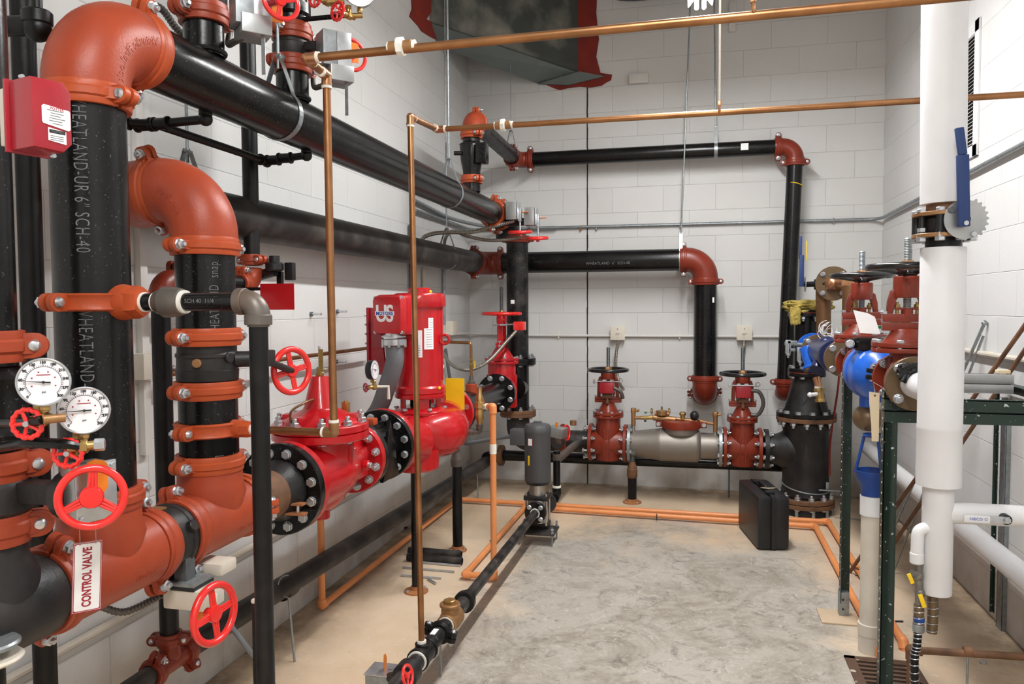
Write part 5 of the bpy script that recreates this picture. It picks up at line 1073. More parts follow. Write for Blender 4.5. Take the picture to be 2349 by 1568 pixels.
# logo disc: lettering
F = M @ Matrix.Translation((-0.012, 0.008, 0.0225))
for name, txt, size, mt_, dz, bold in (('logo_lettering', 'US', 0.118, 'paper', 0, 0.0026),):
    me = text_mesh(txt, size, 0.0006, 'CENTER', bold, 0.86); b = MB(); b.merge_mesh(me, F @ Matrix.Diagonal((0.86, 1, 1, 1))); bpy.data.meshes.remove(me); t.part(name, b, mt_, jb)
t.part('logo_band', MB().box((0, 0, 0.0007), (0.118, 0.022, 0.0008), F), 'paper', jb)
me = text_mesh('MOTORS', 0.0255, 0.0004, 'CENTER', 0.0008, 1.05); b = MB(); b.merge_mesh(me, F @ Matrix.Translation((0, 0, 0.0014)) @ Matrix.Diagonal((0.98, 0.9, 1, 1))); bpy.data.meshes.remove(me); t.part('logo_lettering', b, 'ink_blue', jb)
# back mounting plate
p0 = at(848, 705, Y=YP-0.04); p1 = at(855, 858, Y=YP-0.04)
b = MB(); b.prism([(-0.035, p0.z-ZP), (0.05, p0.z-ZP-0.01), (0.09, p1.z-ZP), (-0.02, p1.z-ZP), (-0.03, p1.z-ZP+0.1)], -0.006, 0.006, Matrix(((0.92, 0, -0.4, p0.x+0.02), (-0.3, 0, -0.9, p0.y), (0, 1, 0, ZP), (0, 0, 0, 1))), 0.002); b.box((p0.x-0.01, p0.y+0.02, (p0.z+p1.z)/2), (0.014, 0.06, p0.z-p1.z), bev=0.003); t.part('side_plate', b, 'red_dark')
b = MB(); 
for k in range(4): b.sphere((p0.x-0.016, p0.y-0.02, p0.z-0.04-0.05*k), 0.006, 10)
t.part('rivets', b, 'zinc')
# grey conduit fitting and wide flexible conduit down from the terminal box
p = at(904, 783, Y=YP-0.19); b = MB(); b.cyl(p+V((0, 0, 0.022)), p+V((0, 0, 0.030)), 0.062, seg=32); b.cyl(p+V((0, 0, -0.02)), p+V((0, 0, 0.014)), 0.060, seg=32, bev=0.003)
for k in range(8): a = 2*PI*k/8; b.box(p+V((0.06*math.cos(a), 0.06*math.sin(a), -0.008)), (0.012, 0.012, 0.04), bev=0.002)
b.cyl(p+V((0, 0, 0.03)), p+V((0, 0, 0.05)), 0.045); t.part('conduit_fitting', b, 'zinc')
b = MB(); pts = spline([p+V((0, 0, -0.02)), at(905, 830, Y=YP-0.19), at(890, 880, Y=YP-0.17), at(868, 938, Y=YP-0.10), at(838, 975, Y=YP-0.02), V((-1.78, 3.75, 0.78)), V((-1.80, 3.76, 0.75))], 8); solo('flexible_conduit', b.tube(pts, 0.046, 20), 'conduit_grey', 'wide smooth grey conduit sweeping down behind the pump flange from the terminal box', 'conduit')
# nameplates on shell
def shell_label(px, py, w, h, mt_, notch=False):
    c = at(px, py, Y=YP-Rm*0.8); ang = math.atan2(c.y-YP, c.x-XP); b = MB(); da = w/Rm; a0 = ang-da/2
    def pan(a, b_, z0, z1): b.lathe([(Rm-0.002, z0), (Rm+0.0012, z0), (Rm+0.0012, z1), (Rm-0.002, z1)], MP, 6, a, b_)
    if notch: pan(a0, a0+da*0.45, c.z-h/2, c.z+h*0.17); pan(a0+da*0.45, a0+da, c.z-h/2, c.z+h/2)
    else: pan(a0, a0+da, c.z-h/2, c.z+h/2)
    l_ = t.part('nameplate', b, mt_); return l_, c, ang
l_, c, ang = shell_label(986, 765, 0.052, 0.162, 'paper', True)
b = MB()
for k in range(12):
    a = ang+0.12 if k < 4 else ang+0.02; zz_ = c.z+0.07-k*0.0125; b.box((XP+(Rm+0.0014)*math.cos(a), YP+(Rm+0.0014)*math.sin(a), zz_), (0.0006, 0.018 if k < 4 else 0.036, 0.0016), Matrix.Identity(4) if False else None) if False else b.box((Rm+0.0014, 0, zz_), (0.0005, 0.018 if k < 4 else 0.034, 0.0015), Matrix.Translation((XP, YP, 0)) @ Matrix.Rotation(a, 4, 'Z'))
t.part('print', b, 'mark_grey', l_)
l_, c, ang = shell_label(962, 788, 0.03, 0.14, 'dial')
b = MB()
for k in range(5): b.box((Rm+0.0014, 0, c.z-0.01-k*0.012), (0.0005, 0.012, 0.002), Matrix.Translation((XP, YP, 0)) @ Matrix.Rotation(ang, 4, 'Z'))
t.part('print', b, 'ink', l_)
# gauge in front of the pump
gauge(at(860, 848, Y=3.32), (0.995, 0.02, 0.02), 0.047, 'pressure gauge with black case seen from the side beside the grey conduit', case='plastic_black', depth=0.032, numbers=False)
p = at(858, 887, Y=3.32); t2 = T('gauge_valve', 'small dark red wheel with brass valve under the gauge in front of the pump', 'valve', p); needle_valve(t2, p, (-0.6, -0.8, 0), s=0.9, wheel='red_dark', R=0.022)
b = MB(); b.tube([p, p+V((0.06, 0.03, 0)), p+V((0.06, 0.03, -0.06))], 0.008); t2.part('nipple', b, 'off_white')
gauge(at(1016, 832, Y=3.95), (0.95, 0.2, 0.02), 0.045, 'pressure gauge mostly hidden behind the right side of the red motor', numbers=False)
# yellow angle plate
p = at(1044, 903, Y=4.05); t2 = T('warning_plate', 'bright yellow bent metal plate standing behind the pump casing', 'plate', p); t2.part('upright', MB().box(p, (0.108, 0.004, 0.175)), 'yellow'); t2.part('foot', MB().box(p+V((-0.04, -0.06, -0.08)), (0.16, 0.12, 0.004)), 'yellow')
# pump supports
def post(px, py, z1, r, mats, lbl, X=None, foot=0.055, top=None):
    c = at(px, py, Z=0.0); t = T('pipe_support', lbl, 'support', c); x, y = c.x, c.y
    t.part('post', MB().cyl((x, y, 0.012), (x, y, z1), r, seg=28), mats[0])
    b = MB(); b.lathe([(0, 0), (foot, 0), (foot, 0.008), (foot*0.6, 0.012), (r*1.25, 0.014), (r*1.2, 0.03), (0, 0.03)], frame((x, y, 0), (0, 0, 1)), 30); t.part('foot_flange', b, mats[1])
    bolts(t, (x, y, 0.009), (0, 0, 1), foot*0.78, 4, 0.005, 0.01, 'head')
    if top:
        b = MB()
        for (ra, za, rb_, zb_) in top: b.cyl((x, y, za), (x, y, zb_), ra, rb_, seg=28)
        t.part('reducing_socket', b, mats[2]); 
    return t
post(955, 1356, zb+0.01, 0.0225, ['black', 'rust_orange', 'black'], 'black pipe post with rust brown round foot under the red pump', foot=0.062)
c = at(1050, 1262, Z=0); zq = lambda py: at(1047, py, Y=c.y).z
post(1050, 1262, zq(1065), 0.030, ['black_dull', 'rust_orange', 'iron_grey'], 'thicker dark pipe post with threaded socket on top, right of the pump post', foot=0.056, top=[(0.038, zq(1068), 0.040, zq(1052)), (0.036, zq(1052), 0.028, zq(1035)), (0.018, zq(1035), 0.016, zq(1020))])
# discharge pipe to gate valve
t = T('discharge_pipe', 'black pipe with white lettering between the pump and the red gate valve', 'pipe', (X0, 4.85, ZP)); t.part('pipe', MB().cyl((X0, YD+0.04, ZP+0.01), (X0, 5.40, ZP+0.0), r6, seg=40), 'black'); t.part('ring', MB().torus(r6*1.02, 0.008, frame((X0, 4.42, ZP+0.01), (0, 1, 0)), 36, 8), 'galv_dark')
t.part('flange', flange_mb((X0, YD+0.002, ZP+0.01), (0, 1, 0), 0.150, 0.034), 'black'); t.part('flange', flange_mb((X0, 5.42, ZP), (0, -1, 0), 0.142, 0.03), 'black'); bolts(t, (X0, 5.39, ZP), (0, -1, 0), 0.117, 8, 0.010, 0.06, 'head')
bolts(t, (X0, YD+0.034, ZP), (0, 1, 0), 0.12, 8, 0.010, 0.06, 'head')
me = text_mesh('WHEATLAND 6" SCH-40', 0.03, 0.0003)
for v_ in me.vertices: x, y, z = v_.co; h = 0.75+y/r6; v_.co = V((X0+(r6+0.0006+z)*math.cos(h), 4.95+x, ZP+(r6+0.0006+z)*math.sin(h)))
b = MB(); b.bm.from_mesh(me); t.part('stencilled_lettering', b, 'mark_grey')
p = V((X0, 4.72, ZP)); t2 = T('branch_outlet', 'orange strap branch outlet on the black discharge pipe behind the pump', 'branch outlet', p)
t2.part('housing', MB().lathe([(r6+0.001, -0.02), (r6+0.013, -0.018), (r6+0.013, 0.018), (r6+0.001, 0.02)], frame(p, (0, 1, 0)), 36), 'orange'); t2.part('boss', MB().cyl(p+V((0.01, 0, r6*0.8)), p+V((0.01, 0, r6+0.055)), 0.038, bev=0.004), 'orange')
pz = p+V((0.01, 0, r6+0.055)); b = MB(); b.lathe([(0.026, 0), (0.026, 0.012), (0.016, 0.02), (0.012, 0.05)], frame(pz, (0, 0, 1)), 20); t2.part('bushing', b, 'iron_grey')
zt3 = at(1090, 786, Y=4.72).z
t3 = T('copper_tube', 'copper branch rising from the discharge pipe and turning left behind the red motor', 'pipe', pz)
t3.part('tube', MB().tube(pts_bend([pz+V((0, 0, 0.04)), V((pz.x, 4.72, zt3)), V((pz.x-0.20, 4.72, zt3+0.005))], 0.02), 0.0095, 14), 'copper'); 
zz_ = at(1092, 835, Y=4.72).z; b = MB(); b.hexa((pz.x, 4.72, zz_-0.02), (0, 0, 1), 0.016, 0.03); b.hexa((pz.x, 4.72, zz_+0.02), (0, 0, 1), 0.014, 0.016); t3.part('valve', b, 'brass'); t3.part('tag', MB().box((pz.x+0.03, 4.70, zz_), (0.006, 0.003, 0.05)), 'yellow')
# relief valve with orange outlet
rv = at(1100, 925, Y=3.98); t2 = T('relief_valve', 'brass relief valve on the right of the pump feeding the orange drain pipe', 'relief valve', rv)
def zof(py): return at(1102, py, Y=3.98).z
b = MB(); x, y = rv.x, rv.y
b.lathe([(0.014, zof(888)), (0.014, zof(905)), (0.019, zof(908)), (0.020, zof(920)), (0.027, zof(922)), (0.028, zof(935)), (0.021, zof(938)), (0.024, zof(950)), (0.023, zof(962)), (0.016, zof(966)), (0.016, zof(972))][::-1], frame((x, y, 0), (0, 0, 1)), 8); t2.part('body', b, 'brass')
b = MB(); b.tube(pts_bend([(x, y, zof(968)), (x, y, zof(990)), (x-0.09, y-0.01, zof(990))], 0.01), 0.014, 14); b.cyl((x, y, zof(972)), (x, y, zof(984)), 0.019, bev=0.002); b.cyl((x-0.035, y-0.003, zof(990)), (x-0.05, y-0.004, zof(990)), 0.020); b.cyl((x-0.06, y-0.006, zof(990)), (x-0.08, y-0.008, zof(990)), 0.020); t2.part('elbow', b, 'iron_grey')
t2.part('outlet', MB().cyl((x, y, zof(935)), (x+0.055, y, zof(930)), 0.014), 'zinc'); t2.part('joint_tape', MB().cyl((x+0.035, y, zof(932)), (x+0.048, y, zof(931)), 0.0175), 'white_tape')
# orange plastic drain pipes
def cpvc(name, pts, r, lbl, elbows=(), bands=()):
    t = T(name, lbl, 'drain pipe', V(pts[len(pts)//2])); P = [V(p) for p in pts]
    for a, b_ in zip(P, P[1:]): t.part('pipe', MB().cyl(a, b_, r, seg=18), 'cpvc')
    for i in range(1, len(P)-1):
        a, c, d = P[i-1], P[i], P[i+1]; da = (a-c).normalized(); db = (d-c).normalized(); b = MB(); e = r*2.0
        b.sphere(c, r*1.28, 16); b.cyl(c, c+da*e, r*1.28, seg=18); b.cyl(c, c+db*e, r*1.28, seg=18); t.part('elbow', b, 'cpvc')
    return t
r1 = 0.0165
def fl(px, py, z=0.03): return at(px, py, Z=z)
v0 = fl(739, 1388); vtop = V((v0.x, v0.y, 0.75))
e1 = fl(1062, 1145); e2 = fl(1888, 1197)
t2 = cpvc('drain_pipe', [vtop+V((0.10, -0.04, 0.0)), vtop, v0, V((v0.x+0.03, e1.y, 0.03)), V((e2.x+0.035, e2.y+0.02, 0.03)), at(2072, 1470, Z=0.03), at(2074, 1475, Z=0.03)+V((0, -0.01, -0.05))], r1, 'orange plastic drain pipe along the floor, outer run nearest the walls')
w0 = fl(1133, 1322); w1 = fl(1062, 1322); zt_r = zof(931)
g2 = fl(1262, 1165); g3 = fl(1870, 1206)
rr2 = 0.0165
t2 = cpvc('drain_pipe', [V((rv.x+0.05, rv.y, zt_r)), V((w0.x, w0.y, zt_r+0.01)), w0, V((w1.x, w0.y, 0.03)), V((w1.x+0.02, g2.y, 0.03)), V((g3.x, g3.y, 0.03)), at(2020, 1488, Z=0.03), at(2020, 1490, Z=0.03)+V((0, -0.01, -0.05))], rr2, 'orange plastic drain pipe from the relief valve, inner run on the floor')
t2.part('white_clip', MB().cyl((w0.x, w0.y, at(1130, 1040, Y=w0.y).z), (w0.x, w0.y, at(1130, 1018, Y=w0.y).z), rr2*1.12), 'white_tape')
for i, (px, py, lb) in enumerate(((1507, 1183, 'black floor strap over the orange pipes in the middle of the back floor'), (1126, 1247, 'small black floor strap on the orange pipe left of the grey pump'), (1965, 1312, 'black wire tie round the orange pipes at the right'))):
    p = fl(px, py); t = T('pipe_strap', lb, 'strap', p)
    ax = V((1, 0, 0)) if i == 0 else V((0, 1, 0)); t.part('strap', MB().torus(rr2+0.003, 0.003, frame(p, ax), 18, 6, -0.4, PI+0.4) if i else MB().torus(rr2+0.003, 0.003, frame(V((p.x, g3.y, 0.03)), ax), 20, 6), 'plastic_black')
# ================================================================ red gate valve at the riser
gv = osy_gate((X0, 5.57, ZP), (0, 1, 0), 0.285, 0.142, r6, 'red gate valve with red handwheel in the back left corner, next to the thick riser', material='red', wheel='red_bright', Rw=0.155, hy=at(1157, 719, Y=5.57).z-ZP, stem=0.20, tamper=None, stem_mat='galv_dark', wheel_spokes=5)
p = at(1192, 747, Y=5.50); t = T('tamper_switch', 'small red switch box clamped on the yoke of the red corner gate valve', 'switch box', p)
t.part('housing', MB().box(p, (0.085, 0.07, 0.065), bev=0.008), 'red_bright'); b = MB(); b.cyl(p+V((-0.20, -0.02, 0.005)), p+V((-0.03, -0.02, 0.012)), 0.005); b.box(p+V((-0.12, -0.02, 0.008)), (0.05, 0.02, 0.012)); t.part('clamp_rod', b, 'zinc')
flex('flexible_conduit', [p+V((-0.02, 0, -0.03)), at(1160, 785, Y=5.3), at(1120, 828, Y=5.0), at(1075, 848, Y=4.9), at(1035, 835, Y=5.0), at(1012, 800, Y=5.3)], 0.0125, 'flex_metal', 'ribbed metal conduit looping from the red switch box behind the motor')
# left wall boxes / vertical conduits near the corner
t = T('junction_box', 'beige junction box on the left wall near the corner behind the motor', 'junction box', at(1036, 755, X=XL+0.03)); c = at(1036, 752, X=XL+0.03); t.part('box', MB().box(c, (0.06, 0.11, 0.11), bev=0.004), 'beige_box')
for i, (px, y0_, y1_, rr_, mt_, lb) in enumerate(((941, 515, 900, 0.012, 'galv_dark', 'vertical steel conduit on the left wall just left of the motor top'), (972, 618, 800, 0.013, 'off_white', 'vertical painted conduit on the left wall above the motor'), (1017, 560, 745, 0.012, 'galv', 'vertical conduit dropping to the beige box on the left wall'))):
    a = at(px, y0_, X=XL+0.02); c_ = at(px, y1_, X=XL+0.02); conduit('conduit', [a, V((a.x, a.y, c_.z))], rr_, mt_, lb)
conduit('conduit', [at(1022, 800, X=XL+0.04), at(1034, 880, X=XL+0.04), at(1050, 960, X=XL+0.06), at(1080, 985, X=XL+0.12)], 0.013, 'conduit_grey', 'grey conduit dropping from the beige box behind the yellow plate', sp=True)
flex('flexible_conduit', [at(1180, 506, Y=5.30), at(1120, 522, Y=5.3), at(1080, 532, Y=5.2), at(1020, 533, Y=5.1), at(985, 538, Y=4.95), at(968, 552, Y=4.88), at(966, 600, Y=4.88)], 0.015, 'flex_metal', 'long grey flexible conduit from the left far switch box to the left wall')
flex('flexible_conduit', [at(1215, 525, Y=5.36), at(1185, 545, Y=5.45), at(1125, 551, Y=5.5), at(1075, 542, Y=5.5), at(1040, 530, Y=5.4), at(1022, 545, Y=5.35), at(1018, 575, Y=5.35)], 0.014, 'flex_metal', 'darker flexible conduit hanging below the first one near the back corner')
# ================================================================ sprinkler branch: slim pipes by the left wall
YS1 = 2.68; XS = -1.70; r2 = 0.0302
zc1 = at(577, 608, Y=YS1).z; xs1 = at(573, 350, Y=YS1).x
pipe('branch_riser', (xs1, YS1, zc1+0.02), (xs1, YS1, 3.6), r2, 'black_dull', 'slim black vertical pipe behind the overhead pipe ending at a small orange elbow')
coupling((xs1, YS1, zc1+0.02), (0, 0, 1), r2, (0.9, -0.3, 0), 'small orange coupling on top of the small orange elbow right of the second riser', material='orange')
ze = at(580, 652, Y=YS1).z
elbow((xs1, YS1, ze), (0, 0, 1), (0, -1, 0), r2, 'small orange elbow right of the second riser', 'orange', Rb=0.065, fat=1.3)
coupling((xs1, YS1-0.075, ze), (0, 1, 0), r2, (0, 0, 1), 'small orange coupling in front of the small orange elbow', material='orange')
YS2 = 2.16; xs2 = at(368, 850, X=XS).x
pipe('branch_pipe', (xs1, YS1-0.08, ze), (-1.70, YS2+0.07, ze), r2, 'black_dull', 'slim black horizontal pipe hidden behind the second riser')
elbow((-1.70, YS2, ze), (0, 1, 0), (0, 0, -1), r2, 'small orange elbow left of the second riser', 'oxide', Rb=0.068, fat=1.25)
coupling((-1.70, YS2+0.075, ze), (0, 1, 0), r2, (0, 0, 1), 'small rust red coupling left of the second riser', material='oxide')
z5 = at(400, 1478, Y=YS2).z
pipe('branch_drop', (-1.70, YS2, z5+0.03), (-1.70, YS2, ze-0.06), r2, 'black_dull', 'slim black vertical pipe between the two thick risers going down behind the tees')
coupling((-1.70, YS2, z5+0.02), (0, 0, 1), r2, (0.9, 0.3, 0), 'small orange coupling low behind the red handwheel at the bottom', material='oxide')
tee((-1.70, YS2, z5-0.06), (0, 1, 0), (0, 0, 1), r2, 'small rust orange tee near the bottom left on the low wall pipe', half=0.07, bh=0.07, material='oxide')
coupling((-1.70, YS2+0.08, z5-0.06), (0, 1, 0), r2*1.1, (0.5, 0, -0.85), 'small orange coupling on the far side of the low tee', material='oxide')
coupling((-1.70, YS2-0.08, z5-0.06), (0, 1, 0), r2*1.1, (0.3, 0, 0.95), 'small orange coupling on the near side of the low tee', material='oxide')
zl0 = z5-0.06
pipe('low_pipe', (-1.70, 0.8, zl0+0.0), (-1.70, YS2-0.07, zl0), r2*1.05, 'grey_dusty', 'slim grey pipe at the bottom left corner of the photo')
r3 = 0.0445
pipe('low_pipe', (-1.72, YS2+0.075, zl0+0.0), (-1.63, 5.93, 0.22), r3, 'grey_dusty', 'long dusty grey pipe low along the left wall')
p = at(655, 1345, X=-1.715); solo('pipe_coupling', MB().lathe([(r3, -0.04), (r3*1.16, -0.036), (r3*1.16, 0.036), (r3, 0.04)], frame(p, (0.024, 1, 0)), 32), 'black_dull', 'dark threaded coupling on the long low wall pipe', 'coupling', org=p)
elbow((-1.625, 6.0, 0.25), (0, -1, 0), (1, 0, 0), r3, 'dark elbow of the low pipe in the back left corner', 'black_dull', Rb=0.09)
for px, py, py2, lb in ((672, 1370, 1517, 'thin steel rod stand under the near part of the low wall pipe'), (1094, 1080, 1142, 'thin steel rod stand under the far end of the low wall pipe')):
    f = at(px+(4 if px < 700 else 3), py2, Z=0.0); t = T('rod_support', lb, 'support', f); t.part('rod', MB().cyl(f, at(px-10 if px < 700 else px, py, Y=f.y), 0.005), 'galv')
    t.part('cradle', MB().torus(r3+0.003, 0.003, frame((at(px-10, py, Y=f.y).x, f.y, at(px, py, Y=f.y).z+r3), (0, 1, 0)), 20, 6, PI, 2*PI), 'galv')
pl = at(636, 680, X=-1.52)
t = T('sign', 'plain glossy red rectangular plate behind the small black elbow', 'sign', pl); t.part('plate', MB().box(pl, (0.14, 0.003, 0.098), Matrix.Identity(4)), 'red'); t.part('bracket', MB().box(((pl.x+XL)/2, pl.y+0.01, pl.z+0.03), (pl.x-XL, 0.012, 0.012)), 'black_dull')
t2 = T('alarm_horn', 'small black device behind the top edge of the red plate', 'device', at(630, 625, X=-1.60)); p = at(630, 622, X=-1.60); b = MB(); b.cyl(p, p+V((0, 0, 0.035)), 0.035, bev=0.006); b.cyl(p+V((0, 0, 0.03)), p+V((0, 0, 0.06)), 0.02); b.box(p+V((0.05, 0.03, 0.0)), (0.035, 0.03, 0.07), bev=0.004); b.cyl(p-V((0.0, 0, 0.0)), p+V((-0.10, 0.02, -0.02)), 0.02); t2.part('body', b, 'plastic_black'); t2.part('bracket', MB().box(p+V((0.0, 0.04, -0.05)), (0.02, 0.02, 0.10)), 'black_dull')
# small black piping under the overhead pipe
def fitline(t, pts, r, mt_, fits=()):
    P = [V(p) for p in pts]
    for a, b_ in zip(P, P[1:]): t.part('pipe', MB().cyl(a, b_, r, seg=18), mt_)
    for c, ax in fits: c = V(c); b = MB(); a = unit(ax); b.cyl(c-a*0.024, c+a*0.024, r*1.35, seg=20, bev=0.002); b.cyl(c-a*0.028, c-a*0.020, r*1.6, seg=20, bev=0.001); b.cyl(c+a*0.020, c+a*0.028, r*1.6, seg=20, bev=0.001); t.part('fitting', b, mt_)
XD = -1.60; zD = at(372, 290, X=XD).z; yD0 = at(372, 288, X=XD).y; yD1 = at(605, 372, X=XD).y
t = T('drain_line', 'small black threaded pipe line with elbows hanging under the overhead pipe', 'pipe', (XD, 2.2, zD))
xq = -1.44
fitline(t, [(XD-0.1, yD0-0.08, zD), (XD, yD0-0.03, zD), (xq, yD0-0.03+0.02, zD+0.01)], 0.0135, 'black_dull', [((XD-0.04, yD0-0.03, zD), (1, 0, 0)), ((XD+0.02, yD0-0.03, zD), (1, 0, 0)), ((XD-0.09, yD0-0.07, zD), (1, 0.3, 0))])
fitline(t, [(XD, yD0-0.03, zD), (XD, yD1, zD)], 0.0135, 'black_dull', [((XD, yD1, zD), (0, 1, 0))])
fitline(t, [(XD, yD1, zD), (XD+0.17, yD1, zD+0.01)], 0.0135, 'black_dull', [((XD+0.04, yD1, zD), (1, 0, 0)), ((XD+0.09, yD1, zD+0.005), (1, 0, 0))])
for (xx_, yy_) in ((xq, yD0-0.01), (XD+0.18, yD1)):
    b = MB(); b.sphere((xx_, yy_, zD+0.01), 0.021, 16); b.cyl((xx_, yy_, zD+0.01), (xx_, yy_, ZT-0.07), 0.0145, seg=18); b.cyl((xx_, yy_, zD+0.02), (xx_, yy_, zD+0.045), 0.02, bev=0.002); t.part('elbow', b, 'black_dull')
# strut rail, painted conduits on the lower left wall and copper tube
p0 = at(300, 1405, X=XL+0.02); solo('painted_conduit', MB().tube([(XL+0.018, 0.9, p0.z), (XL+0.018, 4.8, p0.z)], 0.0135, 10), 'off_white', 'dirty white painted conduit low along the left wall behind the tees', 'conduit')
pc = at(730, 813, X=-1.78); solo('copper_tube', MB().tube([(-1.78, 2.3, pc.z), (-1.78, 4.1, pc.z)], 0.010, 12), 'copper', 'thin copper tube along the left wall between the red handwheel and the pump', 'pipe')
for i, (px, py, lb) in enumerate(((722, 720, 'small steel anchor pin on the left wall, left one of the upper pair'), (782, 714, 'small steel anchor pin on the left wall, right one of the upper pair'), (780, 829, 'small steel anchor pin on the left wall below the copper tube'), (738, 846, 'small steel anchor pin on the left wall beside the cone shaped bonnet'))):
    p = at(px-10, py, X=XL); t = T('wall_anchor', lb, 'anchor', p); t.part('pin', MB().cyl(p, p+V((0.06, 0.0, 0.0)), 0.006), 'zinc'); t.part('washer', MB().cyl(p, p+V((0.012, 0, 0)), 0.011), 'galv_dark')
# beige cabinet strip at left wall behind lettered riser
c = at(327, 560, X=XL+0.02); t = T('wall_conduit', 'light grey vertical channel on the left wall between the two thick risers', 'conduit', c); t.part('channel', MB().box((XL+0.012, c.y, 1.62), (0.024, 0.035, 1.3), bev=0.002), 'white_wall_paint')
c = at(327, 840, X=XL+0.03); t.part('clamp_box', MB().box((XL+0.03, c.y, c.z), (0.06, 0.06, 0.09), bev=0.004), 'off_white'); flex('flexible_conduit', [(XL+0.06, c.y+0.04, c.z), (XL+0.08, c.y+0.12, c.z-0.02), (XL+0.09, c.y+0.25, c.z-0.05)], 0.012, 'flex_metal', 'short ribbed conduit from the pale wall clamp box towards the second riser')
conduit('cable', [at(525, 1430, X=-1.5), at(560, 1475, X=-1.45), at(600, 1530, X=-1.42), at(640, 1590, X=-1.4)], 0.009, 'conduit_grey', 'grey cable dropping to the floor from the low red handwheel', sp=True, cat='cable')
t = T('thin_post', 'thin dark red tube standing just left of the small black floor pipe', 'post', at(582, 1568, X=-1.2)); p = at(582, 1378, X=-1.05); t.part('tube', MB().cyl((p.x, p.y, 0), (p.x, p.y, p.z), 0.005), 'black_dull'); t.part('cap', MB().sphere(p, 0.007, 12), 'off_white')
# ================================================================ copper tubes
rc = 0.0111
def cop(t, a, b_, r=rc, m='copper'): t.part('tube', MB().cyl(a, b_, r, seg=20), m)
def cel(t, c, da, db, r=rc, tape=True, m='copper_bright'):
    c, da, db = V(c), unit(da), unit(db); b = MB(); b.sphere(c, r*1.32, 16); e = r*2.6
    for d in (da, db): b.cyl(c, c+d*e, r*1.28, seg=18); b.cyl(c+d*e*0.8, c+d*e, r*1.42, seg=18)
    t.part('elbow', b, m)
    if tape:
        for d in (da, db): t.part('joint_tape', MB().cyl(c+d*e, c+d*(e+0.008), r*1.3, seg=18), 'white_tape')
XCu = -1.0; z1 = at(748, 172, X=XCu).z; zb_ = zm2; yA_ = 1.975; yB_ = 1.865
xe1 = at(766, 985, Y=YBR-0.0).x
t = T('copper_pipe', 'copper pipe rising left of centre then crossing the whole top of the photo', 'pipe', (XCu, yA_, 1.6))
cop(t, (X0+r6+0.05, YBR, zm2), (XCu-0.01, yA_+0.01, zb_)); cel(t, (XCu, yA_+0.01, zb_), (-1, 0, 0), (0, 0, 1), m='bronze'); cop(t, (XCu, yA_+0.01, zb_), (XCu, yA_, z1))
cel(t, (XCu, yA_, z1), (0, 0, -1), (0, -1, 0.03)); cop(t, (XCu, yA_, z1), (XCu, yB_, z1+0.012)); ce = (XCu, yB_, z1+0.012); cel(t, ce, (0, 1, 0), (1, 0, 0.005), m='copper_bright')
xf = XR; cop(t, ce, (XR+0.0, yB_+0.0, at(2100, -2, Y=yB_).z+0.003)); pu = at(921, 107, Y=yB_); hex_union(t, pu, (1, 0, 0.005), rc*0.95)
t = T('copper_pipe', 'copper pipe rising from the floor pipe and crossing the room at mid height', 'pipe', (-1.016, 2.7, 1.6))
f2 = at(964, 1470, X=-0.965); xc2, yc2 = -0.985, 2.664
yc2 = 2.66; z2 = at(941, 268, Y=yc2).z; xc2 = at(941, 268, Y=yc2).x
sb = V((-0.956, at(968, 1492, X=-0.955).y, 0.25)); cop(t, tuple(sb), (xc2, yc2, z2)); cel(t, (xc2, yc2, z2), (0, 0, -1), (0, 1, 0.05))
e_ = V((xc2+0.0, yc2+0.29, z2+0.018)); e_ = at(1003, 297, Y=yc2+0.29); cop(t, (xc2, yc2, z2), e_); cel(t, e_, (0, -1, 0), (1, 0, 0.01)); ef = at(2349, 217, Y=e_.y+0.0); ef = V((XR, ef.y, ef.z+0.0)); cop(t, e_, ef); pu = at(1155, 287, Y=e_.y); hex_union(t, pu, (1, 0, 0.01), rc*0.95)
for (px, py, Y_, lb) in ((1728, 20, yB_, 'copper clamp and rod holding the upper crossing copper pipe'), (1650, 252, e_.y, 'copper clamp and pale rod holding the lower crossing copper pipe')):
    c = at(px, py, Y=Y_); t = T('pipe_hanger', lb, 'pipe hanger', c); t.part('clamp', MB().torus(rc+0.003, 0.0045, frame(c, (1, 0, 0)), 22, 8), 'copper_bright'); t.part('lug', MB().box(c+V((0, 0, rc+0.012)), (0.014, 0.01, 0.02), bev=0.002), 'copper_bright'); t.part('rod', MB().cyl(c+V((0, 0, rc+0.02)), (c.x, c.y, ZC), 0.0042), 'off_white')
# ================================================================ hangers
p = V((X0, at(640, 255, X=X0).y, ZT)); clevis((X0, p.y, ZC), p, (0, 1, 0), r6, 'steel hanger band on the overhead pipe near the two short risers')
p = V((X0, at(1030, 435, X=X0).y, ZT)); clevis((X0, p.y, ZC), p, (0, 1, 0), r6, 'steel hanger band near the far end of the overhead pipe')
p = V((-1.71, at(1025, 580, X=-1.71).y, ZH)); clevis((-1.71, p.y, ZC), p, (0, 1, 0), r6, 'steel hanger band on the wall pipe near the corner')
p = V((-1.735, at(433, 480, X=-1.735).y, ZH)); clevis((-1.735, p.y, ZC), p, (0, 1, 0), r6, 'steel hanger with forked clevis above the second orange elbow')
p = V((X0, at(1172, 318, X=X0).y, Z3e-0.01)); clevis((X0, p.y, 3.45), p, (0, 1, 0), r4, 'thin rod hanger on the black pipe near the ceiling corner', rodr=0.003)
p = V((at(1642, 340, Y=Y4).x, Y4, Z4)); clevis((p.x-0.03, Y4-0.0, ZC), p, (1, 0, 0), r4, 'long rod hanger holding the high back wall pipe')
p = V((at(1562, 600, Y=6.02).x, 6.02, ZH)); clevis((p.x+0.08, 5.9, ZC), p, (1, 0, 0), r6, 'slanting rod hanger with white band at the end of the middle back wall pipe')
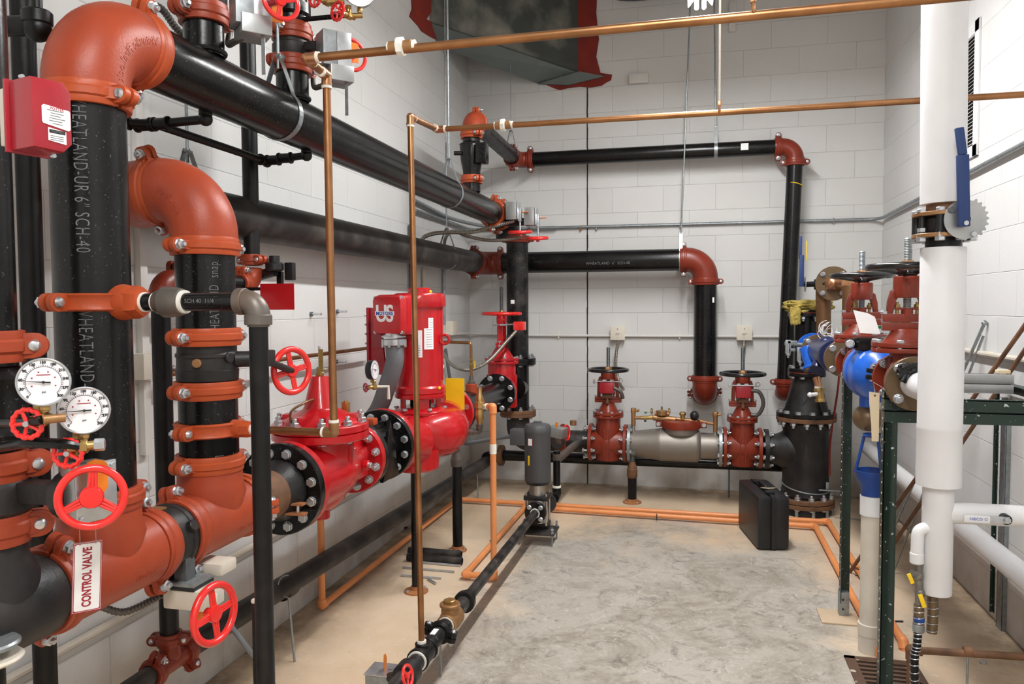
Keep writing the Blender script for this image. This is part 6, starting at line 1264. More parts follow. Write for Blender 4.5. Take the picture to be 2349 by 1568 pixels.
# ================================================================ jockey pump and its suction line
zs_ = 0.216
JX = -0.925; JY = at(1222, 1175, Z=0.216).y
t = T('suction_pipe', 'dark slim pipe running just above the floor to the small grey pump', 'pipe', (-0.95, 3.4, zs_))
P0_ = V((-0.958, 1.9, zs_)); P1_ = V((JX-0.01, JY-0.02, zs_))
def along(y): k = (y-P0_.y)/(P1_.y-P0_.y); return P0_+(P1_-P0_)*k
ax = (P1_-P0_).normalized()
yr = at(1068, 1368, X=along(3.1).x).y; yck = at(1032, 1405, X=-0.95).y; ycp = at(1010, 1440, X=-0.95).y; yte = at(968, 1492, X=-0.955).y
t.part('pipe', MB().cyl(along(yr), P1_, 0.0245, seg=24), 'black_dusty'); t.part('pipe', MB().cyl(P0_, along(yr), 0.0302, seg=24), 'black_dusty')
t.part('reducer', MB().lathe([(0.034, -0.03), (0.046, -0.026), (0.046, 0.0), (0.04, 0.004), (0.034, 0.022), (0.036, 0.024), (0.036, 0.034), (0.026, 0.036)], frame(along(yr), ax), 28), 'black_dull')
b = MB(); c = along(yte); b.cyl(c-ax*0.05, c+ax*0.05, 0.038, bev=0.003); b.cyl(c-ax*0.055, c-ax*0.04, 0.042, bev=0.002); b.cyl(c+ax*0.04, c+ax*0.055, 0.042, bev=0.002); b.cyl(c, c+V((0, 0, 0.040)), 0.025); b.cyl(c+V((0, 0, 0.032)), c+V((0, 0, 0.043)), 0.028, bev=0.002); t.part('tee', b, 'black_dull'); t.part('joint_tape', MB().cyl(c-ax*0.062, c-ax*0.054, 0.036), 'white_tape'); t.part('joint_tape', MB().cyl((sb.x, sb.y, c.z+0.042), (sb.x, sb.y, c.z+0.052), 0.017), 'white_tape')
t.part('sticker', MB().box(along((ycp+yte)/2+0.03)+V((0, 0, 0.0305)), (0.02, 0.05, 0.002)), 'paper')
coupling(along(ycp), ax, 0.0302, (1, 0, -0.25), 'small black grooved coupling on the floor suction pipe by the brass check valve', material='black_dull')
c = along(yck); v = T('check_valve', 'bronze swing check valve with hex cap on the floor suction pipe', 'valve', c); M = frame(c, ax)
b = MB(); b.lathe([(0.038, -0.055), (0.040, -0.053), (0.040, -0.036), (0.034, -0.033), (0.042, -0.015), (0.046, 0.01), (0.040, 0.033), (0.044, 0.036), (0.044, 0.055)], M, 28); b.cyl(c, c+V((0, 0, 0.062)), 0.036); b.cyl(c+V((0, 0, 0.055)), c+V((0, 0, 0.070)), 0.042, bev=0.003); v.part('body', b, 'bronze'); v.part('cap', MB().hexa(c+V((0, 0, 0.070)), (0, 0, 1), 0.026, 0.014), 'brass'); v.part('joint_tape', MB().cyl(c-ax*0.06, c-ax*0.053, 0.034), 'white_tape')
# supervised valve at the near end
c = along(at(930, 1545, X=-0.96).y); v = T('butterfly_valve', 'valve operator at the bottom edge with galvanized box, orange flag and red handwheel', 'valve', c)
gp_ = at(884, 1556, X=-1.09); Mg = Matrix((V((1, 0.0, 0)), V((0, 1, 0)), V((0, 0, 1)))).transposed().to_4x4(); Mg.translation = gp_
v.part('body', MB().cyl(c-ax*0.03, c+ax*0.03, 0.045, bev=0.004), 'cast_dark'); v.part('neck', MB().cyl(c, gp_, 0.018), 'cast_dark'); v.part('gear_housing', MB().box((0, 0, 0), (0.12, 0.095, 0.06), Mg, 0.006), 'galv'); v.part('cover_plate', MB().box((0, 0, 0.033), (0.126, 0.10, 0.004), Mg, 0.001), 'zinc')
fp = at(883, 1532, X=-1.09); b = MB(); b.prism([(-0.03, -0.016), (0.01, -0.018), (0.03, 0.0), (0.03, 0.02), (-0.01, 0.018), (-0.03, 0.004)], -0.001, 0.001, frame(gp_+V((0, 0, 0.062)), (1, 0.1, 0), (0, 0.2, 1))); v.part('position_flag', b, 'orange_flag')
v.part('bolt', MB().hexa(gp_+V((0.02, 0.01, 0.036)), (0, 0, 1), 0.009, 0.008), 'zinc')
hw = at(935, 1549, X=-0.885); v.part('shaft', MB().cyl(gp_+V((0.06, 0, 0)), hw, 0.007), 'red_dark'); handwheel(v, hw, (0.96, -0.05, 0.25), 0.037, 'red_bright', 3, tube=0.0052, hubr=0.010)
f = at(1011, 1552, Z=0); tt = T('rod_support', 'thin rod stand under the floor suction pipe near the bronze check valve', 'support', f); tt.part('rod', MB().cyl(f, (f.x, f.y, zs_), 0.005), 'galv')
# pump
def zj(py): return at(1238, py, Y=JY+0.11).z
JC = V((JX-0.018, JY+0.115, 0)); MJ = frame(JC, (0, 0, 1))
t = T('jockey_pump', 'small vertical pump with dark grey motor and stainless barrel standing on threaded legs', 'pump', JC)
Rj = 0.082
zbase = zj(1195)
t.part('motor_shell', MB().lathe([(0, zj(1103)), (Rj*0.97, zj(1103)), (Rj, zj(1100)), (Rj, zj(995)), (Rj*1.02, zj(993)), (Rj*1.04, zj(990)), (Rj*1.04, zj(980)), (Rj*0.9, zj(973)), (Rj*0.5, zj(970)), (0, zj(969))], MJ, 44), 'motor_grey')
t.part('motor_end_ring', MB().lathe([(0, zj(1109)), (Rj*0.9, zj(1109)), (Rj*0.99, zj(1102)), (0, zj(1102))], MJ, 40), 'plastic_black')
t.part('lifting_cap', MB().box(JC+V((0.0, 0, zj(968))), (0.05, 0.03, 0.012), bev=0.004), 'galv_dark')
t.part('terminal_box', MB().box(JC+V((-0.12, 0.0, zj(1003))), (0.10, 0.09, 0.10), bev=0.01), 'motor_grey')
t.part('barrel', MB().lathe([(0.052, zj(1133)), (0.052, zj(1105))], MJ, 36), 'stainless')
Rb_ = 0.064
t.part('barrel', MB().lathe([(Rb_, zj(1195)), (Rb_, zj(1142)), (Rb_*0.9, zj(1138))], MJ, 40), 'stainless')
b = MB(); b.box(JC+V((0, 0, zj(1138))), (0.155, 0.14, 0.028), bev=0.006); t.part('upper_plate', b, 'plastic_black')
for sx in (-1, 1):
    for sy in (-1, 1): t.part('tie_rod', MB().cyl(JC+V((sx*0.063, sy*0.055, zbase-0.01)), JC+V((sx*0.063, sy*0.055, zj(1127))), 0.0065), 'stainless')
b = MB(); b.box(JC+V((0, 0.03, zbase-0.02)), (0.14, 0.10, 0.035), bev=0.01); t.part('base_casting', b, 'cast_dark')
b = MB(); b.box(JC+V((0.0, 0, zj(1212)-0.01)), (0.24, 0.19, 0.016), bev=0.006); t.part('base_plate', b, 'cast_iron')
for sx in (-1, 1):
    for sy in (-1, 1):
        p = JC+V((sx*0.105, sy*0.08, 0)); t.part('leg', MB().tube([p, p+V((0, 0, zj(1200)))], 0.0055, 10), 'galv'); t.inst('nut', bolt_mesh(0.0055, 0.01, 'head'), Matrix.Translation(p+V((0, 0, zj(1206)))))
fc = V((JX-0.01, JY, zs_)); Rf_ = 0.066
t.part('flange', flange_mb(fc, (0, 1, 0), Rf_*1.02, 0.018), 'cast_dark'); t.part('flange', flange_mb(fc, (0, -1, 0), Rf_, 0.014), 'black'); bolts(t, fc+V((0, -0.014, 0)), (0, -1, 0), Rf_*0.76, 4, 0.0075, 0.03, 'head', 0.5)
t.part('neck', MB().cyl(fc, fc+V((0, 0.09, 0)), 0.042), 'cast_dark'); t.part('joint_tape', MB().cyl(fc+V((0, -0.022, 0)), fc+V((0, -0.013, 0)), 0.030), 'white_tape')
t.part('flange', flange_mb(fc+V((0.02, 0.24, 0)), (0, 1, 0), Rf_, 0.018), 'cast_iron')
lp = at(1209, 1010, Y=JY+0.03); F = Matrix.Translation(JC) @ Matrix.Rotation(math.radians(-112), 4, 'Z'); t.part('nameplate', MB().box((Rj+0.0005, 0, zj(1010)), (0.002, 0.03, 0.042), F), 'paper'); t.part('nameplate', MB().box((Rj+0.001, 0.016, zj(1010)), (0.002, 0.003, 0.042), F), 'ink_red')
t.part('warning_sticker', MB().lathe([(0.0, 0), (0.001, 0.0), (0.012, 0.001)], Matrix.Identity(4), 4) if False else MB().box((Rj+0.0005, -0.012, zj(1052)), (0.002, 0.012, 0.06), F, 0.0008), 'yellow')
b = MB(); b.tube(spline([JC+V((-0.15, 0, zj(1003))), at(1150, 1003, Y=JY+0.2), at(1080, 1015, Y=JY+0.3), at(1060, 1012, Y=JY+0.35), at(1056, 985, Y=JY+0.45)], 10), 0.014, 12); solo('cable_conduit', b, 'conduit_grey', 'thick grey cable conduit curving from the grey pump towards the red pump', 'conduit')
# pump discharge riser to manifold
xd_, yd_ = JC.x+0.06, JC.y+0.34
t = T('discharge_riser', 'small black pipe behind the grey pump rising to the manifold, with white joint tape', 'pipe', (xd_, yd_, 0.3)); zt4 = at(1268, 1040, Y=yd_).z
b = MB(); b.tube([(xd_, yd_-0.09, zs_), (xd_, yd_-0.03, zs_)]+[(xd_, yd_-0.03+0.03*math.sin(PI/2*i/6), zs_+0.03-0.03*math.cos(PI/2*i/6)) for i in range(7)]+[(xd_, yd_, zs_+0.05)], 0.03, 20); t.part('elbow', b, 'black_dull'); t.part('joint_tape', MB().cyl((xd_, yd_, zs_+0.052), (xd_, yd_, zs_+0.066), 0.029), 'white_tape'); t.part('pipe', MB().cyl((xd_, yd_, zs_+0.05), (xd_, yd_, zt4+0.02), 0.0235, seg=24), 'black')
b = MB(); b.tube(pts_bend([(xd_, yd_, zt4), (xd_, yd_, ZM+0.01), (xd_+0.03, 5.70, ZM)], 0.06), 0.027, 20); t.part('elbow', b, 'iron_grey')
# ================================================================ floor odds and ends
def off(px0, py0, px1, py1, r, mt_, lb, name='pipe_offcut', hollow=True):
    a = at(px0, py0, Z=r); b_ = at(px1, py1, Z=r); mb = MB()
    if hollow: mb.hollow(a, b_, r, r*0.82)
    else: mb.cyl(a, b_, r, seg=12)
    return solo(name, mb, mt_, lb, 'pipe offcut' if hollow else 'rod')
off(938, 1262, 1058, 1272, 0.024, 'black_dusty', 'short black pipe offcut on the floor nearest the round support foot')
off(935, 1277, 1060, 1287, 0.022, 'black_dusty', 'second short black pipe offcut on the floor, in front of the first')
off(945, 1287, 1056, 1297, 0.007, 'zinc', 'thin steel rod lying against the black offcuts', 'steel_rod', False)
off(924, 1301, 1042, 1311, 0.006, 'zinc', 'thin steel rod on the floor, middle one of three', 'steel_rod', False)
off(920, 1319, 1012, 1326, 0.006, 'zinc', 'thin steel rod on the floor, nearest of three', 'steel_rod', False)
off(982, 1327, 1000, 1338, 0.007, 'zinc', 'very short piece of pipe at the end of the nearest rod', 'steel_rod', False)
def crumb(px, py, s, mt_, lb, name='debris'):
    c = at(px, py, Z=0.0); b = MB()
    for k in range(4):
        M = Matrix.Translation(c+V((random.uniform(-s, s), random.uniform(-s, s), s*0.25))) @ Matrix.Rotation(random.uniform(0, 3), 4, 'Z') @ Matrix.Rotation(random.uniform(-0.3, 0.3), 4, 'X')
        b.box((0, 0, 0), (s*random.uniform(0.5, 1.4), s*random.uniform(0.3, 0.8), s*0.35), M, s*0.06)
    solo(name, b, mt_, lb, 'debris', org=c)
crumb(752, 1343, 0.02, 'debris', 'small black scrap on the floor by the orange pipe at left')
crumb(787, 1322, 0.016, 'yellow', 'small yellow scrap on the floor under the low wall pipe')
crumb(915, 1215, 0.035, 'plastic_black', 'crumpled black scrap on the floor against the left wall')
crumb(1290, 1129, 0.012, 'yellow', 'tiny yellow scrap on the floor behind the grey pump')
# ================================================================ backflow manifold along the back wall
YMf = 5.76
def mx(px): return at(px, 1015, Y=YMf).x
r6m = r6
g1, g2_ = (mx(1352)+mx(1439))/2, (mx(1658)+mx(1747))/2
Lg1, Lg2 = mx(1439)-mx(1352), mx(1747)-mx(1658)
hy1 = at(1398, 848, Y=YMf).z-ZM; hy2 = at(1705, 857, Y=YMf).z-ZM
st1 = at(1398, 797, Y=YMf).z-ZM-hy1; st2 = at(1706, 797, Y=YMf).z-ZM-hy2
osy_gate((g1, YMf, ZM), (1, 0, 0), Lg1, 0.142, r6, 'left one of the two rust red gate valves on the back wall manifold', Rw=0.158, hy=hy1, stem=st1, ky=1.45)
osy_gate((g2_, YMf, ZM), (1, 0, 0), Lg2, 0.146, r6, 'right rust red gate valve on the back wall manifold, next to the black suitcase', Rw=0.166, hy=hy2, stem=st2, ky=1.45)
for i, (gx, hy_, lb) in enumerate(((g1, hy1, 'small dark red switch box on the yoke of the left manifold gate valve'), (g2_, hy2, 'small dark red switch box on the yoke of the right manifold gate valve'))):
    c = V((gx, YMf-0.075, ZM+hy_*0.77)); t = T('tamper_switch', lb, 'switch box', c)
    t.part('housing', MB().box(c, (0.105, 0.07, 0.085), bev=0.012), 'red_dark'); b = MB(); b.cyl(c+V((-0.10, 0.01, 0.045)), c+V((0.10, 0.01, 0.045)), 0.006); b.box(c+V((-0.09, 0.0, 0.045)), (0.03, 0.02, 0.03), bev=0.002); b.torus(0.014, 0.004, frame(c+V((0.10, 0, 0.055)), (0, 1, 0)), 14, 6); t.part('clamp_rod', b, 'zinc')
    b = MB(); b.cyl(c+V((0, 0.01, -0.04)), c+V((0, 0.01, -0.11)), 0.008); b.box(c+V((0, 0.01, -0.065)), (0.07, 0.02, 0.025), bev=0.003); b.cyl(c+V((0, 0.01, -0.09)), c+V((0, 0.01, -0.12)), 0.012); t.part('plunger', b, 'rusty')
    P = [c+V((0.05, 0, 0)), c+V((0.10, 0, -0.03)), c+V((0.115, 0.02, -0.08))] if i == 0 else [c+V((0.05, 0, 0.01)), c+V((0.11, 0.0, 0.0)), c+V((0.14, 0.01, -0.08)), c+V((0.11, 0.02, -0.16)), c+V((0.06, 0.03, -0.17))]
    b = MB(); b.tube(spline(P, 8), 0.014, 12); t.part('conduit_bend', b, 'dark_flex')
bx1 = at(1418, 785, Y=YB-0.05)
flex('flexible_conduit', [at(1420, 780, Y=YB-0.05), at(1415, 800, Y=YB-0.08), at(1413, 840, Y=YB-0.1), at(1420, 875, Y=YB-0.2), at(1430, 893, Y=YMf+0.02)], 0.013, 'flex_metal', 'ribbed conduit from the left beige box down to the left manifold valve')
flex('flexible_conduit', [at(1707, 782, Y=YB-0.05), at(1706, 800, Y=YB-0.05)], 0.013, 'flex_metal', 'short ribbed conduit under the right beige box', sp=False)
# pipe from corner elbow with grooved coupling and supervised valve
xc = mx(1293)
coupling((xc, YMf, ZM), (1, 0, 0), r6, (0, -0.35, 1), 'rust red coupling on the manifold right behind the grey pump', material='oxide', wide=1.2)
pipe('manifold_pipe', (xr+0.15, YMf, ZM), (mx(1352), YMf, ZM), r6, 'black_dusty', 'short thick black pipe at the left end of the back wall manifold')
p = at(1315, 966, Y=YMf); solo('pipe_plug', MB().cyl(p-V((0, 0, 0.03)), p+V((0, 0, 0.008)), 0.025, seg=20, bev=0.003), 'bronze', 'round brass plug on top of the short manifold pipe', 'plug', org=p)
p = at(1278, 990, Y=5.35); v = T('butterfly_valve', 'silver gearbox with orange flag and small red wheel right of the grey pump motor', 'valve', p)
M = Matrix((V((0.95, -0.3, 0)), V((0.3, 0.95, 0)), V((0, 0, 1)))).transposed().to_4x4() @ Matrix.Rotation(0.12, 4, 'Y'); M.translation = p
v.part('gear_housing', MB().box((0, 0, 0), (0.13, 0.10, 0.07), M, 0.006), 'steel_plate'); v.part('flag', MB().box((-0.01, 0, 0.05), (0.02, 0.004, 0.035), M), 'orange_flag')
q = at(1284, 1010, Y=5.45); v.part('neck', MB().cyl(q+V((0, 0, 0.0)), p, 0.03), 'iron_grey')
hw = at(1300, 992, Y=5.42); v.part('shaft', MB().cyl(p+V((0.06, 0, 0)), hw, 0.008), 'red_dark'); handwheel(v, hw, (1, -0.22, 0.1), 0.06, 'red_bright', 4, tube=0.0075)
v.part('body', MB().cyl((at(1278, 1015, Y=5.6).x, 5.6, at(1278, 1015, Y=5.6).z), (at(1278, 1015, Y=5.6).x, 5.68, at(1278, 1015, Y=5.6).z), 0.05, bev=0.004), 'cast_iron')
# stainless backflow preventer body
xa, xb_ = mx(1441), mx(1656)
t = T('backflow_preventer', 'matte stainless steel backflow body between the two rust red gate valves', 'backflow preventer', ((xa+xb_)/2, YMf, ZM))
M = frame((xa, YMf, ZM), (1, 0, 0)); L_ = xb_-xa; k1, k2, k3 = mx(1513)-xa, mx(1603)-xa, mx(1625)-xa
t.part('flange', MB().lathe([(0.0, 0), (0.142, 0), (0.142, 0.022), (0, 0.022)], M, 40), 'galv'); t.part('flange', MB().lathe([(0.0, L_-0.022), (0.146, L_-0.022), (0.146, L_), (0, L_)], M, 40), 'galv')
t.part('body', MB().lathe([(r6*1.12, 0.02), (r6*1.15, 0.05), (0.118, k1-0.01), (0.121, k1), (0.121, k1+0.004), (0.123, k1+0.006), (0.124, k2-0.02), (0.120, k2-0.004), (0.104, k2+0.01), (0.097, k2+0.014), (0.095, k3+0.02), (0.097, k3+0.03), (0.090, L_-0.02)], M, 48), 'bead_stainless')
xn = mx(1562); zn = at(1562, 990, Y=YMf-0.05).z; zl_ = at(1562, 972, Y=YMf).z
t.part('inspection_neck', MB().lathe([(0.02, 0.0), (0.118, zn-ZM-0.015), (0.122, zn-ZM+0.01), (0.122, zl_-ZM)], frame((xn, YMf-0.012, ZM), (0, 0, 1)), 40), 'bead_stainless')
b = MB(); b.lathe([(0.122, -0.03), (0.14, -0.028), (0.145, 0.0), (0.14, 0.026), (0.118, 0.03)], frame((xn, YMf, zl_), (0, 0, 1)), 40)
for e in (-1, 1): b.box((xn+e*0.158, YMf-0.012, zl_), (0.055, 0.05, 0.045), bev=0.012)
t.part('cover_coupling', b, 'oxide')
for e in (-1, 1): t.inst('bolt', bolt_mesh(0.008, 0.05, 'head'), frame((xn+e*0.165, YMf-0.038, zl_), (0, -1, 0)))
t.part('cover', MB().lathe([(0, 0.01), (0.09, 0.008), (0.118, 0.0)], frame((xn, YMf, zl_+0.02), (0, 0, 1)), 36), 'stainless')
# brass trim above it
def hx(px, py, Y=YMf-0.02): return at(px, py, Y=Y)
tr = T('bypass_trim', 'line of brass valves and small fittings above the stainless backflow body', 'trim piping', hx(1545, 950))
def seg(a, b_, r, m='bronze', n='fitting'): tr.part(n, MB().cyl(a, b_, r, seg=16, bev=r*0.1), m)
seg(hx(1453, 995), hx(1453, 975), 0.014, 'stainless', 'nipple'); seg(hx(1453, 975), hx(1453, 935), 0.017); tr.part('test_cock', MB().hexa(hx(1453, 945), (0, 0, 1), 0.020, 0.03), 'bronze')
seg(hx(1453, 945), hx(1466, 940), 0.009); seg(hx(1455, 958), hx(1470, 958), 0.012); seg(hx(1470, 958), hx(1498, 957), 0.015, 'brass', 'ball_valve'); tr.part('valve_handle', MB().box(hx(1481, 946), (0.018, 0.012, 0.012)), 'green_plastic'); tr.part('valve_handle', MB().box(hx(1480, 965), (0.018, 0.012, 0.012)), 'plastic_black')
seg(hx(1498, 957), hx(1550, 962), 0.022, 'bronze', 'water_meter'); seg(hx(1502, 948), hx(1535, 949), 0.016); b = MB(); b.cyl(hx(1518, 952), hx(1518, 941), 0.042, seg=24, bev=0.004); tr.part('meter_dome', b, 'bronze')
for x in (1495, 1518, 1535): tr.part('test_cock', MB().cyl(hx(x, 950), hx(x, 936 if x != 1518 else 932), 0.007).hexa(hx(x, 944), (0, 0, 1), 0.010, 0.012), 'brass')
seg(hx(1550, 960), hx(1600, 966), 0.012); b = MB(); b.cyl(hx(1566, 962), hx(1566, 944), 0.018); b.hexa(hx(1566, 952), (0, 0, 1), 0.024, 0.02); tr.part('test_cock', b, 'brass')
b = MB(); b.sphere(hx(1593, 953), 0.033, 18, 1.1); b.box(hx(1594, 953), (0.05, 0.05, 0.05), bev=0.012); tr.part('wrapped_valve', b, 'plastic_black')
seg(hx(1605, 965), hx(1636, 972), 0.012); seg(hx(1641, 1003), hx(1641, 990), 0.015, 'stainless', 'nipple'); seg(hx(1641, 990), hx(1641, 945), 0.017); tr.part('test_cock', MB().hexa(hx(1641, 955), (0, 0, 1), 0.022, 0.035), 'bronze'); seg(hx(1641, 952), hx(1654, 950), 0.009)
# support post with rusty foot
c = at(1450, 1152, Z=0.0); t = T('pipe_support', 'dark pipe stand with round rusty foot under the stainless backflow body', 'support', c); zz = lambda py: at(1450, py, Y=c.y).z
t.part('post', MB().cyl((c.x, c.y, 0.02), (c.x, c.y, zz(1092)), 0.033), 'black_dull'); b = MB(); b.lathe([(0, 0), (0.07, 0), (0.07, 0.008), (0.045, 0.014), (0.040, 0.03), (0, 0.03)], frame(c, (0, 0, 1)), 30); t.part('foot_flange', b, 'rust_orange')
b = MB(); b.lathe([(0.033, zz(1095)), (0.039, zz(1092)), (0.039, zz(1075)), (0.034, zz(1073)), (0.034, zz(1068)), (0.026, zz(1064)), (0.026, zz(1058))], frame((c.x, c.y, 0), (0, 0, 1)), 28); t.part('socket', b, 'rusty'); t.part('stem', MB().cyl((c.x, c.y, zz(1060)), (c.x, c.y, zz(1040)), 0.02), 'galv_dark')
t.part('saddle', MB().box((c.x-0.02, c.y, zz(1037)), (0.09, 0.09, 0.03), bev=0.006), 'galv_dark'); bolts(t, (c.x, c.y, 0.008), (0, 0, 1), 0.056, 4, 0.005, 0.01, 'head')
c = at(1672, 1140, Z=0.0); t = T('rod_support', 'thin steel rod stand under the right manifold gate valve', 'support', c); t.part('rod', MB().cyl(c, (c.x, c.y, ZM-0.13), 0.006), 'galv_dark')
# low pipe behind the manifold
t = T('low_pipe', 'black pipe low on the back wall behind the manifold', 'pipe', (-0.5, 6.05, 0.25)); t.part('pipe', MB().cyl((-1.54, 6.0, 0.26), (0.70, 6.03, 0.26), 0.043, seg=28), 'black')
xq = at(1150, 1038, Y=6.0).x; t.part('flange', MB().cyl((xq-0.02, 6.0, 0.26), (xq+0.02, 6.0, 0.26), 0.085, bev=0.004), 'rusty')
# ================================================================ big cast water entry tee
YT = 5.72; XT = at(1848, 1050, Y=YT).x
def tz(py): return at(1848, py, Y=YT).z
t = T('water_main_tee', 'huge dark cast iron flanged tee on the floor behind the black suitcase', 'tee', (XT, YT, 0)); MT = frame((XT, YT, 0), (0, 0, 1))
z0, z1_, z2_ = tz(1140), tz(970), tz(950)
b = MB(); b.lathe([(0.150, z0), (0.165, z0+0.03), (0.157, z0+0.08), (0.157, z1_-0.05), (0.165, z1_-0.02), (0.155, z1_+0.01)], MT, 48)
zbr = ZM-0.0; xbr = mx(1752); bl = XT-xbr
b.lathe([(0.142, bl), (0.142, bl-0.03), (r6*1.25, bl-0.032), (r6*1.22, 0.25), (r6*1.35, 0.19), (r6*1.75, 0.13), (0.155, 0.06)], frame((XT, YMf-0.02, zbr), (-1, 0, 0)), 40); t.part('body', b, 'cast_dark')
for i_, (ln, sz, px) in enumerate((('AMERICAN', 0.022, 1850), ('10', 0.022, 1836))):
    me = text_mesh(ln, sz, 0.001, 'LEFT', 0.0003); a0 = math.atan2(-YT, -XT)+0.02+(px-1850)*0.013
    for v_ in me.vertices: x, y, z = v_.co; a = a0+y/0.157; v_.co = V((XT+(0.1575+z)*math.cos(a), YT+(0.1575+z)*math.sin(a), tz(1010)-x))
    b = MB(); b.bm.from_mesh(me); bpy.data.meshes.remove(me); t.part('raised_lettering', b, 'cast_iron')
bolts(t, (xbr, YMf-0.02, zbr), (-1, 0, 0), 0.118, 8, 0.0095, 0.03, 'head')
bolts(t, (xbr+0.03, YMf-0.02, zbr), (1, 0, 0), 0.118, 8, 0.0095, 0.01, 'stud')
RF = 0.203
t.part('top_flange', flange_mb((XT, YT, z2_-0.012), (0, 0, -1), RF, 0.03), 'rusty'); t.part('base_flange', flange_mb((XT, YT, z0+0.012), (0, 0, -1), RF*0.98, 0.03), 'rusty'); t.part('base_flange', flange_mb((XT, YT, z0-0.022), (0, 0, -1), RF*0.98, 0.03), 'rusty')
bolts(t, (XT, YT, z0+0.014), (0, 0, 1), RF*0.86, 12, 0.011, 0.06, 'stud', 0.2); bolts(t, (XT, YT, z2_-0.044), (0, 0, -1), RF*0.86, 12, 0.011, 0.02, 'stud', 0.2)
t.part('foot_socket', MB().lathe([(0.16, -0.01), (0.175, 0.0), (0.165, z0-0.05)], MT, 44), 'cast_dark')
for k in range(5):
    a = math.radians(-150+35*k); t.part('tie_rod', MB().cyl((XT+0.18*math.cos(a), YT+0.18*math.sin(a), 0.0), (XT+0.18*math.cos(a), YT+0.18*math.sin(a), z0-0.05), 0.012, seg=12), 'galv')
b = MB(); b.torus(0.162, 0.005, frame((XT, YT, tz(1112)), (0.12, -0.15, 1)), 44, 8); p = V((XT+0.12, YT-0.11, tz(1110))); b.box(p+V((0.01, 0, 0.02)), (0.02, 0.012, 0.05), bev=0.002); b.cyl(p+V((-0.08, -0.03, -0.005)), p+V((0.10, 0.0, -0.015)), 0.006); t.part('ground_clamp', b, 'galv')
rd = T('reducer', 'dark cast iron cone on top of the huge tee, with bolted flanges', 'reducer', (XT, YT, z2_)); zr_t = tz(862)
rd.part('body', MB().lathe([(0.155, z2_+0.018), (0.150, z2_+0.03), (0.095, zr_t-0.03), (0.088, zr_t)], MT, 40), 'cast_dark'); rd.part('lower_flange', flange_mb((XT, YT, z2_-0.010), (0, 0, 1), RF, 0.028), 'black_dull'); bolts(rd, (XT, YT, z2_+0.018), (0, 0, 1), RF*0.86, 12, 0.012, 0.02, 'head', 0.2)
xq2 = at(1838, 850, Y=YT-0.03).x
for k in range(4):
    a = PI/2*k+0.5; rd.part('rib', MB().prism([(0.07, zr_t), (0.085, zr_t), (0.185, z2_+0.02), (0.12, z2_+0.02)], -0.006, 0.006, MT @ Matrix.Rotation(a, 4, 'Z') @ Matrix(((1, 0, 0, 0), (0, 0, 1, 0), (0, 1, 0, 0), (0, 0, 0, 1)))), 'cast_dark')
rd.part('upper_flange', flange_mb((XT, YT, zr_t), (0, 0, 1), 0.128, 0.026), 'black_dull')
up_ = T('flanged_riser', 'black flanged pipe rising from the cone, topped by a scrap of yellow insulation', 'pipe', (XT, YT, zr_t+0.03))
up_.part('gasket', MB().cyl((XT, YT, zr_t+0.026), (XT, YT, zr_t+0.032), 0.125, seg=36), 'oxide'); up_.part('flange', flange_mb((XT, YT, zr_t+0.032), (0, 0, 1), 0.128, 0.026), 'black_dull'); bolts(up_, (XT, YT, zr_t+0.058), (0, 0, 1), 0.106, 8, 0.010, 0.05, 'head'); bolts(up_, (XT, YT, zr_t), (0, 0, -1), 0.106, 8, 0.010, 0.0, 'head')
ztp = tz(722); up_.part('pipe', MB().cyl((XT, YT, zr_t+0.05), (XT, YT, ztp), 0.088, seg=36), 'black')
up_.part('flange', flange_mb((XT, YT, ztp-0.01), (0, 0, 1), 0.132, 0.024), 'black_dull'); up_.part('gasket', MB().cyl((XT, YT, ztp+0.014), (XT, YT, ztp+0.020), 0.128, seg=36), 'oxide'); up_.part('flange', flange_mb((XT, YT, ztp+0.020), (0, 0, 1), 0.132, 0.026), 'black_dull'); bolts(up_, (XT, YT, ztp-0.01), (0, 0, -1), 0.108, 8, 0.010, 0.0, 'stud')
# scrap of mineral wool
zw = ztp+0.05; b = MB(); bm = b.bm; bmesh.ops.create_grid(bm, x_segments=26, y_segments=18, size=1)
tb = MB(); 
def lump(cx, cy, cz, sx, sy, sz, rng):
    mm = MB(); bm2 = mm.bm; bmesh.ops.create_icosphere(bm2, subdivisions=4, radius=1)
    from mathutils import noise as nz
    for v_ in bm2.verts:
        d = v_.co.copy(); s_ = max(abs(d.x), abs(d.y), abs(d.z)); d = d/(s_**0.65)
        k = 1+0.22*nz.noise(v_.co*3.1+V((rng, 0, 0)))+0.12*nz.noise(v_.co*9+V((rng, 5, 0))); v_.co = V((cx+d.x*sx*k, cy+d.y*sy*k, cz+d.z*sz*k))
    return mm
b.bm.free()
pw = at(1856, 690, Y=YT-0.05)
w_ = T('insulation_scrap', 'ragged strip of yellow green mineral wool on top of the black flanged riser', 'insulation', (pw.x, YT-0.03, zw)); w_.part('strip', lump(pw.x, YT-0.03, zw+0.012, 0.155, 0.11, 0.042, 1.0), 'wool'); w_.part('hanging_tuft', lump(pw.x-0.10, YT-0.13, zw-0.055, 0.035, 0.03, 0.06, 4.0), 'wool')
